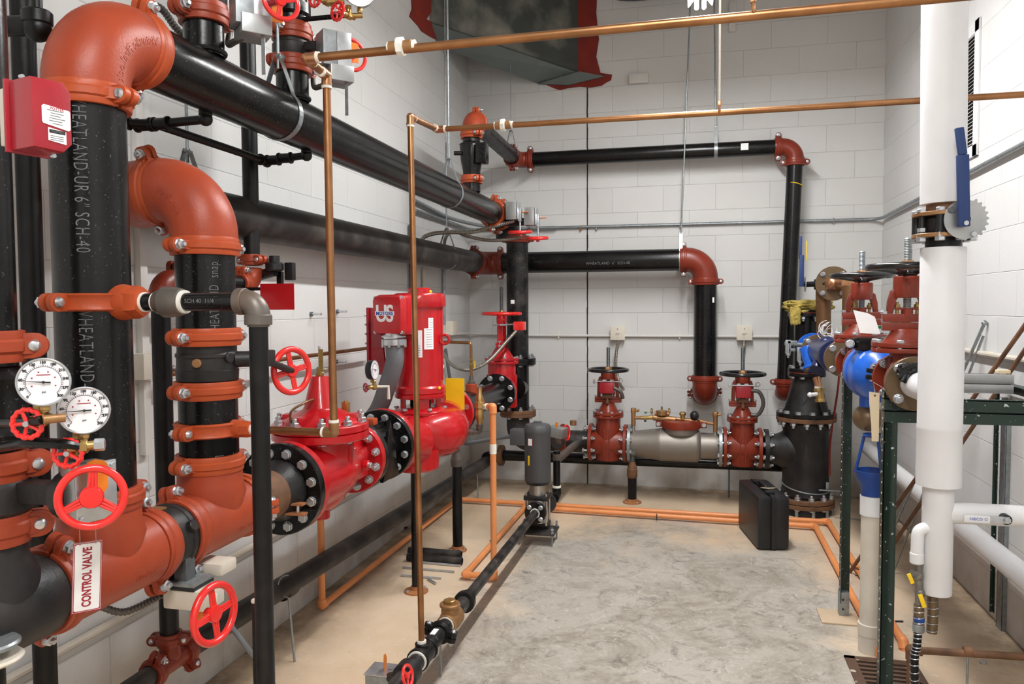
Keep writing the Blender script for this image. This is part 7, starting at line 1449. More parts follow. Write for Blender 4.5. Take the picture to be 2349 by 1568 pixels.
# ================================================================ copper riser, flange and lever valve at the far right
Yc = 5.45
p1 = at(1890, 760, Y=Yc)
t = T('copper_riser', 'weathered brown copper pipe rising behind the small navy strainer', 'pipe', p1); rq = 0.047
t.part('pipe', MB().cyl(at(1889, 830, Y=Yc), at(1889, 690, Y=Yc), rq, seg=32), 'copper_brown'); t.part('collar', MB().cyl(at(1889, 692, Y=Yc), at(1889, 662, Y=Yc), rq*1.05, seg=32), 'copper_brown')
t.part('pipe', MB().cyl(at(1950, 830, Y=Yc-0.3), at(1950, 655, Y=Yc-0.3), rq, seg=32), 'copper_brown')
pe = at(1912, 650, Y=Yc-0.1); t2 = T('flanged_elbow', 'brown bronze bolted flange with copper elbow above the navy strainer', 'flange', pe); fd = V((-0.45, -0.9, 0.0)).normalized()
t2.part('flange', flange_mb(pe, fd, 0.112, 0.02), 'bronze_flange'); bolts(t2, pe+fd*0.02, fd, 0.088, 4, 0.0085, 0.02, 'head', 0.5)
b = MB(); e0 = pe+fd*0.0; b.tube(spline([e0+fd*0.02, e0+fd*0.05+V((0.01, 0, 0.0)), e0+fd*0.07+V((0.06, 0, 0)), at(1948, 650, Y=Yc-0.3)], 8), rq, 28); t2.part('elbow', b, 'copper_bright')
lv = at(1846, 652, Y=Yc); v = T('lever_valve', 'butterfly valve lever, dark blue and upright, beside the right hand drop pipe', 'valve', lv)
v.part('shaft', MB().cyl(lv, pe+V((-0.02, 0, 0)), 0.018), 'black_dull'); v.part('body', MB().cyl(at(1868, 652, Y=Yc), at(1880, 652, Y=Yc), 0.035), 'black_dull'); v.part('notch_plate', MB().cyl(lv+V((0.0, 0, 0)), lv+V((0.004, 0, 0)), 0.05, seg=30), 'galv')
lt = at(1837, 545, Y=Yc); lm = at(1839, 590, Y=Yc); b = MB(); b.box(((lm.x+lv.x)/2-0.01, Yc, (lm.z+lv.z)/2), (0.028, 0.03, abs(lm.z-lv.z)+0.03), bev=0.004); b.box(((lt.x+lm.x)/2-0.005, Yc, (lt.z+lm.z)/2), (0.018, 0.022, abs(lt.z-lm.z)+0.02), bev=0.004); v.part('lever', b, 'navy_lever'); v.part('tape_tag', MB().box(at(1850, 575, Y=Yc-0.02), (0.006, 0.012, 0.13), bev=0.002), 'yellow')
conduit('copper_tube', [at(1925, 860, Y=5.6), at(1921, 900, Y=5.6), at(1905, 1010, Y=5.6), at(1903, 1090, Y=5.6)], 0.007, 'caulk_red', 'thin rust coloured tube hanging behind the green stand leg', cat='tube', sp=True)
# ================================================================ reduced pressure assembly on the stand
XA = 0.775; ZA = 1.195
r4c = 0.0445; KW = dict(fr=(0.25, 0.34, 0.46, 0.44, 0.59, 0.73, 0.92), ka=1.25, kb=1.75, ky=1.75, turn=True, stem_mat='galv', dish=0.02, nb=4, flange_th=0.018)
osy_gate((XA, 3.10, ZA), (0, 1, 0), 0.205, 0.096, r4c, 'near rust red gate valve on the green stand, half hidden by the white insulated pipe', Rw=0.147, hy=at(2080, 612, Y=3.1).z-ZA, stem=at(2085, 547, Y=3.1).z-at(2080, 612, Y=3.1).z, **KW)
osy_gate((XA, 3.89, ZA), (0, 1, 0), 0.205, 0.096, r4c, 'far rust red gate valve on the green stand, left of the near one', Rw=0.145, hy=at(1973, 632, Y=3.89).z-ZA, stem=at(1973, 577, Y=3.89).z-at(1973, 632, Y=3.89).z, **KW)
t = T('bronze_flange', 'weathered bronze flange with white insulated elbow in front of the near stand valve', 'flange', (XA, 2.97, ZA)); t.part('flange', flange_mb((XA, 2.995, ZA), (0, -1, 0), 0.098, 0.02), 'bronze_flange'); bolts(t, (XA, 2.975, ZA), (0, -1, 0), 0.077, 4, 0.0085, 0.02, 'stud', 0.5)
t.part('insulated_elbow', MB().tube([(XA, 2.975, ZA), (XA, 2.88, ZA), (XA, 2.71, ZA)], 0.05, 28), 'white_pvc')
g = T('work_glove', 'crumpled black work glove lying on the bronze flange beside the white pipe', 'glove', at(2082, 850, Y=2.92)); c = at(2086, 848, Y=2.92); g.part('palm', lump(c.x, c.y, c.z, 0.034, 0.026, 0.024, 3.3), 'black_dull')
for k, (dx, dz) in enumerate(((-0.042, -0.006), (-0.04, -0.022), (-0.03, -0.038), (-0.012, -0.046))):
    b = MB(); b.tube([c+V((0, 0, 0)), c+V((dx*0.6, -0.015, dz*0.5)), c+V((dx, -0.02, dz))], 0.012, 10, lambda q: 0.014-0.004*q); g.part('finger', b, 'black_dull')
# black coupling, blue check body
coupling((XA, 3.24, ZA), (0, 1, 0), r4c*1.25, (-1, 0, 0.12), 'black bolted coupling between the blue body and the near stand valve', material='black_dull', wide=1.3)
t = T('backflow_preventer', 'bright blue bulbous backflow body with black clamped lid on the green stand', 'backflow preventer', (XA, 3.50, ZA)); Yb = 3.50
b = MB(); b.lathe([(r4c*1.2, -0.26), (r4c*1.25, -0.20), (0.09, -0.17), (0.114, -0.11), (0.12, -0.03), (0.115, 0.0), (0.12, 0.01), (0.122, 0.07), (0.10, 0.15), (r4c*1.3, 0.22), (r4c*1.2, 0.28)], frame((XA-0.015, Yb, ZA-0.005), (0, 1, 0)), 44)
ztb = at(1975, 803, Y=Yb-0.1).z; b.lathe([(0.105, -0.02), (0.1, ztb-ZA)], frame((XA, Yb-0.02, ZA), (0, 0, 1)), 36); b.lathe([(0.036, 0.0), (0.036, -0.17)], frame((XA-0.045, Yb, ZA), (0, 0, 1)), 24)
t.part('body', b, 'blue')
b = MB(); b.lathe([(0.10, ztb-0.005), (0.112, ztb), (0.115, ztb+0.035), (0.108, ztb+0.05), (0.0, ztb+0.053)], frame((XA, Yb-0.02, 0), (0, 0, 1)), 40)
for e in (-1, 1): b.box((XA+e*0.125, Yb-0.03, ztb+0.025), (0.04, 0.04, 0.04), bev=0.01)
t.part('lid', b, 'black'); t.inst('bolt', bolt_mesh(0.009, 0.04, 'head'), frame((XA-0.13, Yb-0.05, ztb+0.025), (-0.2, -1, 0)))
zg = ztb+0.075
b = MB(); b.box((XA-0.04, Yb-0.06, zg+0.02), (0.12, 0.02, 0.012), bev=0.003); t.part('test_cock_lever', b, 'green_plastic'); b = MB(); b.box((XA+0.10, Yb-0.2, zg-0.02), (0.09, 0.02, 0.012), bev=0.003); t.part('test_cock_lever', b, 'green_plastic')
for dx, dy, zz in ((0.03, -0.1, 0.05), (0.06, -0.15, 0.07)): t.part('test_cock', MB().hexa((XA+dx, Yb+dy, zg), (0, 0, 1), 0.02, zz), 'bronze')
t.part('test_cock_cap', MB().cyl((XA+0.06, Yb-0.15, zg+0.045), (XA+0.06, Yb-0.15, zg+0.075), 0.02), 'green_plastic')
t.part('relief_body', MB().sphere((XA-0.045, Yb, at(1985, 957, Y=Yb).z), 0.062, 28, 0.95), 'bronze_flange')
p = at(1985, 738, Y=3.33); b = MB(); b.prism([(-0.045, 0.05), (0.01, 0.035), (0.035, 0.02), (0.055, -0.05), (-0.02, -0.045)], -0.0006, 0.0006, frame(p, (-0.3, -1, 0.1), (1, 0, 0))); solo('inspection_card', b, 'paper', 'curled white card tag hanging on the stand valves above the blue body', 'tag')
# flanges towards the back, navy strainer
t = T('bronze_flange', 'brown bronze flange on the far side of the far stand valve', 'flange', (XA, 4.3, ZA)); t.part('flange', flange_mb((XA, 4.33, ZA), (0, -1, 0), 0.098, 0.022), 'bronze_flange'); bolts(t, (XA, 4.308, ZA), (0, -1, 0), 0.078, 4, 0.009, 0.03, 'head', 0.5); t.part('spool', MB().cyl((XA, 3.99, ZA), (XA, 4.33, ZA), r4c), 'galv')
a_, b__ = V((XA, 4.34, ZA)), V((XA-0.01, 5.30, ZA)); dd = (b__-a_).normalized()
t = T('strainer', 'navy blue strainer body with bronze and bright blue flanges at the rear of the stand', 'strainer', (a_+b__)/2)
b = MB(); b.tube([a_, a_.lerp(b__, 0.3), a_.lerp(b__, 0.7), b__], 0.06, 28, lambda q: 0.055+0.03*math.sin(PI*q)); b.lathe([(0.09, 0), (0.095, 0.02), (0.085, 0.05)], frame(a_.lerp(b__, 0.18), dd), 30); m_ = a_.lerp(b__, 0.5); b.cyl(m_, m_+V((-0.06, -0.08, -0.10)), 0.045); b.sphere(m_+V((0, -0.02, 0.05)), 0.05, 20); t.part('body', b, 'navy')
t.part('flange', flange_mb(b__-dd*0.16, dd, 0.095, 0.018), 'bronze_flange'); t.part('flange', flange_mb(b__+dd*0.0, dd, 0.10, 0.02), 'blue'); bolts(t, b__-dd*0.16, -dd, 0.076, 4, 0.008, 0.10, 'head')
t.part('nose', MB().cyl(b__-dd*0.16, b__+dd*0.30, 0.048), 'blue')
# sprayed clamps and twine
b = MB()
for k in range(14):
    c = at(1898+random.uniform(-8, 8), 757+random.uniform(-6, 6), Y=5.0); b.torus(random.uniform(0.02, 0.05), 0.0018, frame(c, (random.uniform(-1, 1), -1, random.uniform(-1, 1))), 18, 5, 0, random.uniform(2.5, 5.5))
solo('twine', b, 'white_pvc', 'tangle of white twine lying on the navy strainer', 'twine')
for i, (px, py, lb) in enumerate(((1808, 795, 'grey pipe clamp with bolt, left of the blue flange'), (1835, 812, 'grey C shaped clamp below the blue flange, middle one'), (1862, 820, 'grey C shaped clamp below the navy strainer, nearest one'))):
    c = at(px, py, Y=5.15-0.05*i); t = T('pipe_clamp', lb, 'clamp', c); b = MB(); b.box(c, (0.035, 0.02, 0.09), bev=0.004); b.box(c+V((0.025, 0, 0.03)), (0.06, 0.02, 0.02), bev=0.003); b.box(c+V((0.02, 0, -0.02)), (0.05, 0.02, 0.018), bev=0.003); t.part('frame', b, 'galv'); t.part('bolt', MB().cyl(c+V((0.0, -0.015, -0.07)), c+V((0.0, -0.015, 0.02)), 0.007).hexa(c+V((0, -0.015, -0.055)), (0, 0, 1), 0.014, 0.012), 'zinc')
b = MB(); pA, pB_ = at(1800, 787, Y=5.3), at(1862, 792, Y=5.3); b.cyl(pA, pB_, 0.013); pA, pB_ = at(1840, 806, Y=5.1), at(1895, 815, Y=4.95); b.cyl(pA, pB_, 0.015); solo('steel_bar', b, 'galv', 'pair of short grey steel bars held by the clamps under the navy strainer', 'bar')
# blue drain cover, copper nipple, brass ball valve
c = at(1868, 850, Y=5.0); t = T('drain_valve', 'blue round cover with copper nipple and brass ball valve hanging under the navy strainer', 'valve', c); d_ = V((0.12, -0.35, -0.93)).normalized()
t.part('cover', flange_mb(c+V((0, 0, 0.03)), d_, 0.072, 0.018), 'blue'); bolts(t, c+V((0, 0, 0.03))+d_*0.018, d_, 0.055, 6, 0.006, 0.01, 'head', 0.5, None, 'brass')
t.part('neck', MB().cyl(c+V((-0.03, 0.05, 0.14)), c+V((0, 0, 0.03)), 0.055), 'blue')
q1 = at(1873, 865, Y=4.97); q2 = at(1879, 890, Y=4.95); t.part('nipple', MB().cyl(q1, q2, 0.022, seg=20), 'copper_bright'); q3 = at(1882, 922, Y=4.94); b = MB(); b.cyl(q2, q3, 0.026, seg=20, bev=0.003); b.hexa(q2, q3-q2, 0.032, 0.02); b.hexa(q2.lerp(q3, 0.75), q3-q2, 0.031, 0.02); t.part('ball_valve', b, 'brass'); t.part('joint_tape', MB().cyl(q2+V((0, 0, 0.012)), q2+V((0, 0, 0.0)), 0.027), 'off_white')
qq = at(1858, 905, Y=4.9); b = MB(); b.cyl(q2.lerp(q3, 0.4), qq, 0.012); b.sphere(qq, 0.016, 12); t.part('handle', b, 'white_pvc'); b = MB(); b.tube([qq, at(1850, 918, Y=4.9), at(1840, 930, Y=4.9)], 0.005); t.part('handle_tip', b, 'plastic_black')
# ================================================================ green slotted angle stand
XS0, YS0, YS1_, XS1 = 0.685, 3.02, 3.84, 1.345; ZS = 1.135
t = T('equipment_stand', 'dark green slotted angle iron stand speckled with white paint, holding the valves at the right', 'stand', (1.0, 3.4, 0))
def angle(t, a, b_, d1, d2, w=0.042, th=0.003, mt_='green_angle', name='post', slots=True):
    a, b_ = V(a), V(b_); z = (b_-a).normalized(); L_ = (b_-a).length; d1, d2 = unit(d1), unit(d2); mb = MB()
    M = Matrix((d1, d2, z)).transposed().to_4x4(); M.translation = a
    mb.box((w/2, th/2, L_/2), (w, th, L_), M); mb.box((th/2, w/2, L_/2), (th, w, L_), M); o = t.part(name, mb, mt_)
    return o
def leg(x, y, zt, fx, fy, w=0.046):
    angle(t, (x, y, 0.07 if y > 3.5 else 0.0), (x, y, zt), (fx, 0, 0), (0, fy, 0), name='leg', w=w); 
    b = MB(); n = int(zt/0.04)
    for k in range(2, n): b.cyl((x-fx*0.0012, y+fy*0.02, 0.02+k*0.04), (x+fx*0.001, y+fy*0.02, 0.02+k*0.04), 0.004, seg=8)
    t.part('edge_paint_chips', b, 'off_white')
leg(XS0, YS0, ZS+0.03, 1, 1); leg(XS0, YS1_, ZS+0.04, 1, -1); leg(XS1, YS0, ZS, -1, 1); leg(XS1, YS1_, ZS, -1, -1, 0.016)
angle(t, (XS0, YS0-0.003, ZS), (XS1, YS0-0.003, ZS), (0, 1, 0), (0, 0, -1), name='rail'); angle(t, (XS0, YS0-0.003, ZS-0.045), (XS1, YS0-0.003, ZS-0.045), (0, 1, 0), (0, 0, -1), name='rail')
angle(t, (XS0, YS1_+0.003, ZS+0.03), (XS1, YS1_+0.003, ZS+0.03), (0, -1, 0), (0, 0, -1), name='rail'); angle(t, (XS0, YS1_+0.003, ZS-0.012), (XS1, YS1_+0.003, ZS-0.012), (0, -1, 0), (0, 0, -1), name='rail')
angle(t, (XS1, YS0, ZS), (XS1, YS1_, ZS), (-1, 0, 0), (0, 0, -1), name='rail')
f = at(1922, 1405, Z=0); b = MB(); b.box((XS0+0.018, YS1_-0.018, 0.06), (0.044, 0.044, 0.12), bev=0.002); t.part('galvanized_foot', b, 'galv')
for zz in (0.04, 0.085): t.part('foot_hole', MB().cyl((XS0+0.012, YS1_-0.0415, zz), (XS0+0.012, YS1_-0.039, zz), 0.005, seg=12), 'ink')
t.part('base_plate', MB().box((XS0+0.0, YS1_-0.05, 0.004), (0.19, 0.17, 0.008), Matrix.Identity(4), 0.002), 'dusty_plate'); t.part('base_plate', MB().box((XS0+0.02, YS0+0.0, 0.004), (0.1, 0.1, 0.008)), 'galv')
# loose steel pieces resting on the stand
p = at(2262, 885, Y=3.25); t2 = T('steel_channel', 'two galvanized channel offcuts stacked on the stand, right of the white pipe', 'channel', p); za_ = ZS+0.003
for k in range(2): t2.part('channel', MB().box(((at(2214, 885, Y=3.25).x+at(2315, 885, Y=3.25).x)/2-0.01, 3.25, za_+0.018+k*0.037), (0.19, 0.04, 0.035), bev=0.003), 'steel_plate')
p = at(2300, 862, Y=3.27); solo('wood_scrap', MB().box((p.x, 3.27, za_+0.082), (0.045, 0.03, 0.014), bev=0.003), 'manila', 'small tan wood scrap on the channel offcuts at the right', 'wood scrap')
# leaning rods
for i, (f_, tp, r_, m_, lb) in enumerate((((1.02, 4.60, 0.006), at(2262, 735, X=1.375), 0.0075, 'galv', 'steel rod with nut at its tip leaning on the right wall, farthest one'), ((1.08, 4.50, 0.005), at(2257, 770, X=1.375), 0.006, 'galv', 'thinner steel rod leaning on the right wall just below the one with a nut'), ((0.85, 4.45, 0.009), at(2375, 712, X=1.37), 0.0095, 'rusty', 'long rusty brown rod leaning on the right wall above the stand'), ((0.95, 4.40, 0.009), at(2400, 730, X=1.37), 0.009, 'rusty', 'long greenish brown rod leaning on the right wall, nearest one'))):
    b = MB(); tp = V((min(tp.x, XR-0.012), tp.y, tp.z)); b.cyl(f_, tp, r_, seg=12)
    if i == 0: d_ = (V(tp)-V(f_)).normalized(); b.hexa(V(tp)-d_*0.02, d_, 0.014, 0.014)
    solo('leaning_rod', b, m_, lb, 'rod')
# ================================================================ white insulated pipe in the right foreground
YW = 2.70; XW = at(2160, 800, Y=YW).x; RW = 0.066
def wz(py): return at(2160, py, Y=YW).z
XWt = at(2166, 230, Y=YW).x; XWm = at(2158, 850, Y=YW).x; XWb = at(2152, 1240, Y=YW).x; XW = XWm
t = T('insulated_pipe', 'thick white insulated vertical pipe on the right with a lever valve in its middle', 'pipe', (XW, YW, 1.2))
xa0, za0 = at(2163, 468, Y=YW).x, wz(468); sl = (at(2166, 100, Y=YW).x-xa0)/(at(2166, 100, Y=YW).z-za0)
t.part('insulation', MB().cyl((xa0, YW, za0), (xa0+sl*(3.9-za0), YW, 3.9), RW, seg=48, bev=0.001), 'white_pvc')
b = MB(); b.lathe([(RW, wz(1112)), (RW*1.01, wz(1100)), (RW, wz(985)), (RW*1.012, wz(983)), (RW*1.012, wz(978)), (RW*0.995, wz(972)), (RW*1.0, wz(570)), (RW*0.98, wz(568))], frame((XW, YW, 0), (0, 0, 1)), 48); t.part('insulation', b, 'white_pvc')
RB = 0.046; t.part('insulation', MB().lathe([(RB*0.98, wz(1360)), (RB, wz(1358)), (RB, wz(1240)), (RB*1.008, wz(1239)), (RB, wz(1105))], frame((XW, YW, 0), (0, 0, 1)), 44), 'white_pvc')
t.part('neck', MB().cyl((XW, YW, wz(495)), (XW, YW, wz(465)), RW*0.78, seg=36), 'rusty'); t.part('neck', MB().cyl((XW, YW, wz(570)), (XW, YW, wz(540)), RW*0.80, seg=36), 'black_dull')
v = T('lever_valve', 'butterfly valve with bronze flanges, toothed disc and long dark blue lever on the white pipe', 'valve', (XW, YW, wz(515)))
for z_, q in ((wz(497), 1), (wz(537), -1)): v.part('flange', flange_mb((XW, YW, z_), (0, 0, q), 0.092, 0.012), 'bronze')
v.part('body', MB().lathe([(0.062, wz(537)), (0.068, wz(530)), (0.068, wz(503)), (0.062, wz(497))], frame((XW, YW, 0), (0, 0, 1)), 36), 'plastic_black')
bolts(v, (XW, YW, wz(537)-0.012), (0, 0, -1), 0.078, 8, 0.0085, 0.0, 'head'); bolts(v, (XW, YW, wz(497)+0.012), (0, 0, 1), 0.078, 8, 0.0075, 0.05, 'head')
for k in range(8): a = 2*PI*(k+0.5)/8; v.part('spacer', MB().cyl((XW+0.078*math.cos(a), YW+0.078*math.sin(a), wz(537)), (XW+0.078*math.cos(a), YW+0.078*math.sin(a), wz(497)), 0.014 if k % 2 else 0.009, seg=16), 'plastic_black')
dc = at(2213, 503, Y=YW-0.10); dn = V((0.1, -1, 0.0)).normalized(); b = MB()
out = []
for k in range(96):
    a = 2*PI*k/96; teeth = -0.9 < (a if a < PI else a-2*PI) < 1.15; out.append(((0.060 if not teeth else (0.062 if (k//2) % 2 else 0.069))*math.cos(a), (0.060 if not teeth else (0.062 if (k//2) % 2 else 0.069))*math.sin(a)))
MD = Matrix((V((0, 0, 1)).cross(dn).normalized(), V((0, 0, 1)), dn)).transposed().to_4x4(); MD.translation = dc
v.part('toothed_disc', b.prism(out, -0.0015, 0.0015, MD), 'steel_plate'); v.part('stem', MB().cyl((XW, YW, dc.z), dc+dn*0.016, 0.012), 'plastic_black')
l0 = at(2211, 512, Y=YW-0.12); l1_ = at(2208, 355, Y=YW-0.13); l2_ = at(2200, 293, Y=YW-0.13); b = MB()
def bar(b, p, q, w, th): z = (V(q)-V(p)); F = frame(p, z, MD.to_3x3() @ V((1, 0, 0))); b.box((0, 0, z.length/2), (w, th, z.length), F, 0.003)
bar(b, l0-V((0, 0, 0.01)), l1_, 0.033, 0.016); bar(b, l1_, l2_, 0.024, 0.014); v.part('lever', b, 'navy_lever'); v.part('pivot_bolt', MB().hexa(l0+dn*0.008+V((0.002, 0, 0)), dn, 0.008, 0.006), 'zinc'); v.part('stop_bolt', MB().hexa(MD @ V((0.025, -0.045, 0.0015)), dn, 0.009, 0.007), 'zinc'); v.part('stop_bolt', MB().hexa(MD @ V((-0.04, 0.03, 0.0015)), dn, 0.011, 0.007), 'galv_dark')
# branch to the right with lever ball valve
zbr2 = wz(1175)
t = T('insulated_branch', 'white insulated branch leaving the white pipe to the right, with a ball valve lever', 'pipe', (XW+0.2, YW, zbr2))
b = MB(); b.tube([(XW, YW, zbr2-0.01), (XW+0.04, YW, zbr2), (XW+0.10, YW, zbr2+0.002), (XR, YW, zbr2+0.0)], 0.036, 28, lambda q: 0.034); t.part('insulation', b, 'white_pvc')
p = at(2306, 1190, Y=YW-0.045); b = MB(); b.cyl(p+V((0, 0.02, 0)), p+V((0, -0.012, 0)), 0.016, seg=20); t.part('valve_stem', b, 'plastic_black'); b = MB(); b.box(p+V((-0.03, -0.014, 0.0)), (0.075, 0.003, 0.022), bev=0.001); b.hexa(p+V((0, -0.016, 0)), (0, -1, 0), 0.010, 0.007); t.part('lever', b, 'zinc'); lv_ = t.part('lever_sleeve', MB().box(p+V((-0.085, -0.014, -0.001)), (0.075, 0.009, 0.024), bev=0.004), 'white_pvc')
me = text_mesh('NIBCO', 0.012, 0.0003); b = MB(); b.merge_mesh(me, frame(p+V((-0.088, -0.0188, 0)), (0, -1, 0), (1, 0, 0))); bpy.data.meshes.remove(me); b.torus(0.004, 0.0006, frame(p+V((-0.06, -0.0188, 0)), (0, -1, 0)), 16, 4); t.part('print', b, 'ink_blue', lv_)
# small insulated loop at the left of it, valves and hoses below
pa_ = at(2125, 1212, Y=YW-0.02); pb_ = at(2106, 1212, Y=YW-0.02); pc_ = at(2103, 1283, Y=YW-0.02)
t = T('insulated_loop', 'small white insulated elbow hanging on the left side of the white pipe', 'pipe', pb_); t.part('insulation', MB().tube(pts_bend([pa_+V((0.03, 0.01, 0)), pb_, pc_], 0.025), 0.0195, 20), 'white_pvc'); t.part('end_cover', MB().cyl(at(2103, 1265, Y=YW-0.02), at(2103, 1292, Y=YW-0.02), 0.021, bev=0.004), 'white_pvc')
v = T('ball_valve', 'small steel ball valve with yellow handle, upper of the two by the white pipe', 'valve', at(2098, 1320, Y=YW-0.02)); b = MB(); b.cyl(at(2107, 1290, Y=YW-0.02), at(2108, 1345, Y=YW-0.02), 0.011); b.cyl(at(2092, 1313, Y=YW-0.03), at(2110, 1318, Y=YW-0.02), 0.012); b.sphere(at(2106, 1320, Y=YW-0.02), 0.017, 14); v.part('body', b, 'thread_grey'); b = MB(); bar(b, at(2084, 1315, Y=YW-0.05), at(2094, 1338, Y=YW-0.05), 0.013, 0.006); v.part('handle', b, 'yellow')
v = T('ball_valve', 'small brass ball valve with long yellow handle, lower of the two by the white pipe', 'valve', at(2110, 1360, Y=YW-0.02)); b = MB(); b.cyl(at(2108, 1340, Y=YW-0.02), at(2108, 1385, Y=YW-0.02), 0.012); b.sphere(at(2110, 1358, Y=YW-0.02), 0.016, 14); v.part('body', b, 'thread_grey'); b = MB(); bar(b, at(2110, 1362, Y=YW-0.05), at(2121, 1393, Y=YW-0.05), 0.014, 0.006); v.part('handle', b, 'yellow')
def coil_hose(name, pts, r, m1, m2, lb, turns):
    t = T(name, lb, 'hose', V(pts[0])); P = spline(pts, 12); t.part('hose', MB().tube(P, r, 14), m1); n = len(P); b = MB()
    for k in range(turns):
        u = (k+0.5)/turns*(n-1); i = int(u); c = P[i].lerp(P[min(n-1, i+1)], u-i); d = (P[min(n-1, i+1)]-P[max(0, i-1)]).normalized(); b.torus(r+0.0008, 0.0016, frame(c, d+V((0.15, 0, 0))), 18, 5)
    t.part('wire_coil', b, m2); return t
t = coil_hose('drain_hose', [at(2108, 1385, Y=YW-0.02), at(2107, 1430, Y=YW-0.02)], 0.0155, 'bronze_flange', 'zinc', 'short brown hose piece above the grey hose coupling by the white pipe', 4); t.part('blue_band', MB().cyl(at(2108, 1413, Y=YW-0.02), at(2108, 1424, Y=YW-0.02), 0.0168), 'blue_plastic'); t.part('coupling', MB().cyl(at(2107, 1430, Y=YW-0.02), at(2107, 1448, Y=YW-0.02), 0.018, bev=0.002), 'galv')
coil_hose('drain_hose', [at(2106, 1448, Y=YW-0.02), at(2103, 1480, Y=YW-0.02), at(2098, 1508, Y=YW-0.02), at(2098, 1560, Y=YW-0.02), at(2100, 1590, Y=YW)], 0.0125, 'black_dull', 'zinc', 'black hose wrapped in wire coil running down to the floor drain', 13)
coil_hose('drain_hose', [at(2139, 1358, Y=YW), at(2140, 1400, Y=YW), at(2137, 1450, Y=YW)], 0.0165, 'bronze_flange', 'galv', 'stubby brown hose end hanging straight under the white pipe', 6)
# insulated wall pipe low on the right wall
zw_ = at(2349, 1322, X=1.25).z; t = T('insulated_wall_pipe', 'white insulated pipe running low along the right wall', 'pipe', (1.25, 3.6, zw_)); b = MB(); b.cyl((1.25, 1.2, zw_), (1.25, 6.0, zw_+0.0), 0.046, seg=32); t.part('insulation', b, 'white_pvc')
t.part('insulation', MB().tube(pts_bend([(1.25, 4.9, zw_), (1.25, 4.9, zw_+0.0), (1.25, 4.95, zw_-0.0)], 0.01), 0.047, 24), 'white_pvc')
# strut on right wall and conduit
c = at(2290, 1300, X=XR-0.03); t = T('wall_strut', 'galvanized vertical strut channel fixed to the right wall', 'strut', (XR-0.03, c.y, 0)); zt_s = at(2290, 960, X=XR-0.03).z
b = MB(); b.box((XR-0.021, c.y, zt_s/2+0.05), (0.004, 0.05, zt_s+0.1)); b.box((XR-0.0105, c.y-0.023, zt_s/2+0.05), (0.021, 0.004, zt_s+0.1)); b.box((XR-0.0105, c.y+0.023, zt_s/2+0.05), (0.021, 0.004, zt_s+0.1)); t.part('channel', b, 'galv'); t.part('dark_back', MB().box((XR-0.012, c.y+0.03, zt_s/2+0.05), (0.02, 0.008, zt_s+0.1)), 'black_dull')
pz = at(2300, 818, X=XR-0.02); b = MB(); b.tube([(XR-0.02, 3.0, pz.z), (XR-0.02, 6.2, pz.z+0.0)], 0.014, 10); solo('painted_conduit', b, 'off_white', 'painted conduit along the right wall behind the leaning rods', 'conduit')
# ================================================================ standpipe with air gap funnel
XD_, YD_ = 0.742, 3.45
def dz(py): return at(2005, py, Y=YD_).z
t = T('standpipe', 'off white plastic drain standpipe standing in the floor grate', 'pipe', (XD_, YD_, 0)); rp = 0.043
t.part('pipe', MB().cyl((XD_, YD_, 0.0), (XD_, YD_, dz(1150)), rp, seg=36), 'off_white'); t.part('collar', MB().hollow((XD_, YD_, dz(1180)), (XD_, YD_, dz(1136)), rp*1.12, rp*0.95, 36), 'white_pvc'); t.part('collar', MB().cyl((XD_, YD_, dz(1455)), (XD_, YD_, dz(1428)), rp*1.14, seg=36, bev=0.002), 'off_white'); t.part('lower_sleeve', MB().cyl((XD_, YD_, 0.0), (XD_, YD_, dz(1450)), rp*1.08, seg=36), 'off_white')
t = T('air_gap_funnel', 'dark blue plastic funnel with tall side arms above the standpipe', 'funnel', (XD_, YD_, dz(1100))); MF = frame((XD_+0.0, YD_, 0), (0, 0, 1))
t.part('cup', MB().lathe([(rp*0.95, dz(1135)), (rp*1.05, dz(1135)), (rp*1.12, dz(1110)), (0.068, dz(1095)), (0.070, dz(1078)), (0.066, dz(1078)), (0.064, dz(1095)), (rp*0.9, dz(1112)), (rp*0.9, dz(1135))], MF, 36, cap=False), 'blue_plastic')
for a in (PI*0.95, -0.4, PI*1.6):
    b = MB(); pA = V((XD_+0.067*math.cos(a), YD_+0.067*math.sin(a), dz(1085))); pB_ = V((XD_+0.035*math.cos(a), YD_+0.035*math.sin(a), dz(1000))); bar(b, pA, pB_, 0.014, 0.008) if False else b.tube([pA, pB_], 0.0065, 8); t.part('arm', b, 'blue_plastic')
b = MB(); b.torus(0.038, 0.006, frame((XD_, YD_, dz(998)), (0, 0, 1)), 26, 8); t.part('ring', b, 'blue_plastic'); t.part('screw', MB().cyl((XD_-0.06, YD_-0.02, dz(998)), (XD_-0.035, YD_, dz(998)), 0.004), 'zinc')
c = at(2006, 955, Y=3.10); b = MB(); M = frame(c, (-0.25, -1, 0), (1, 0, 0)); M = Matrix((V((0.97, -0.24, 0)), V((0, 0, 1)), V((-0.24, -0.97, 0)))).transposed().to_4x4(); M.translation = c
b.prism([(-0.020, 0.094), (0.016, 0.090), (0.016, -0.094), (-0.008, -0.094), (-0.011, -0.03), (-0.019, 0.055)], -0.0006, 0.0006, M, ); t = T('paper_tag', 'long manila paper tag hanging beside the green stand leg above the blue funnel', 'tag', c); t.part('card', b, 'manila'); t.part('eyelet', MB().cyl(M @ V((0, 0.080, 0.0006)), M @ V((0, 0.080, 0.0014)), 0.004, seg=12), 'rusty')
t.part('string', MB().tube([M @ V((0, 0.088, 0)), M @ V((-0.005, 0.13, 0.0)), V((XS0+0.03, 3.1, ZS+0.02))], 0.001, 6), 'white_pvc')
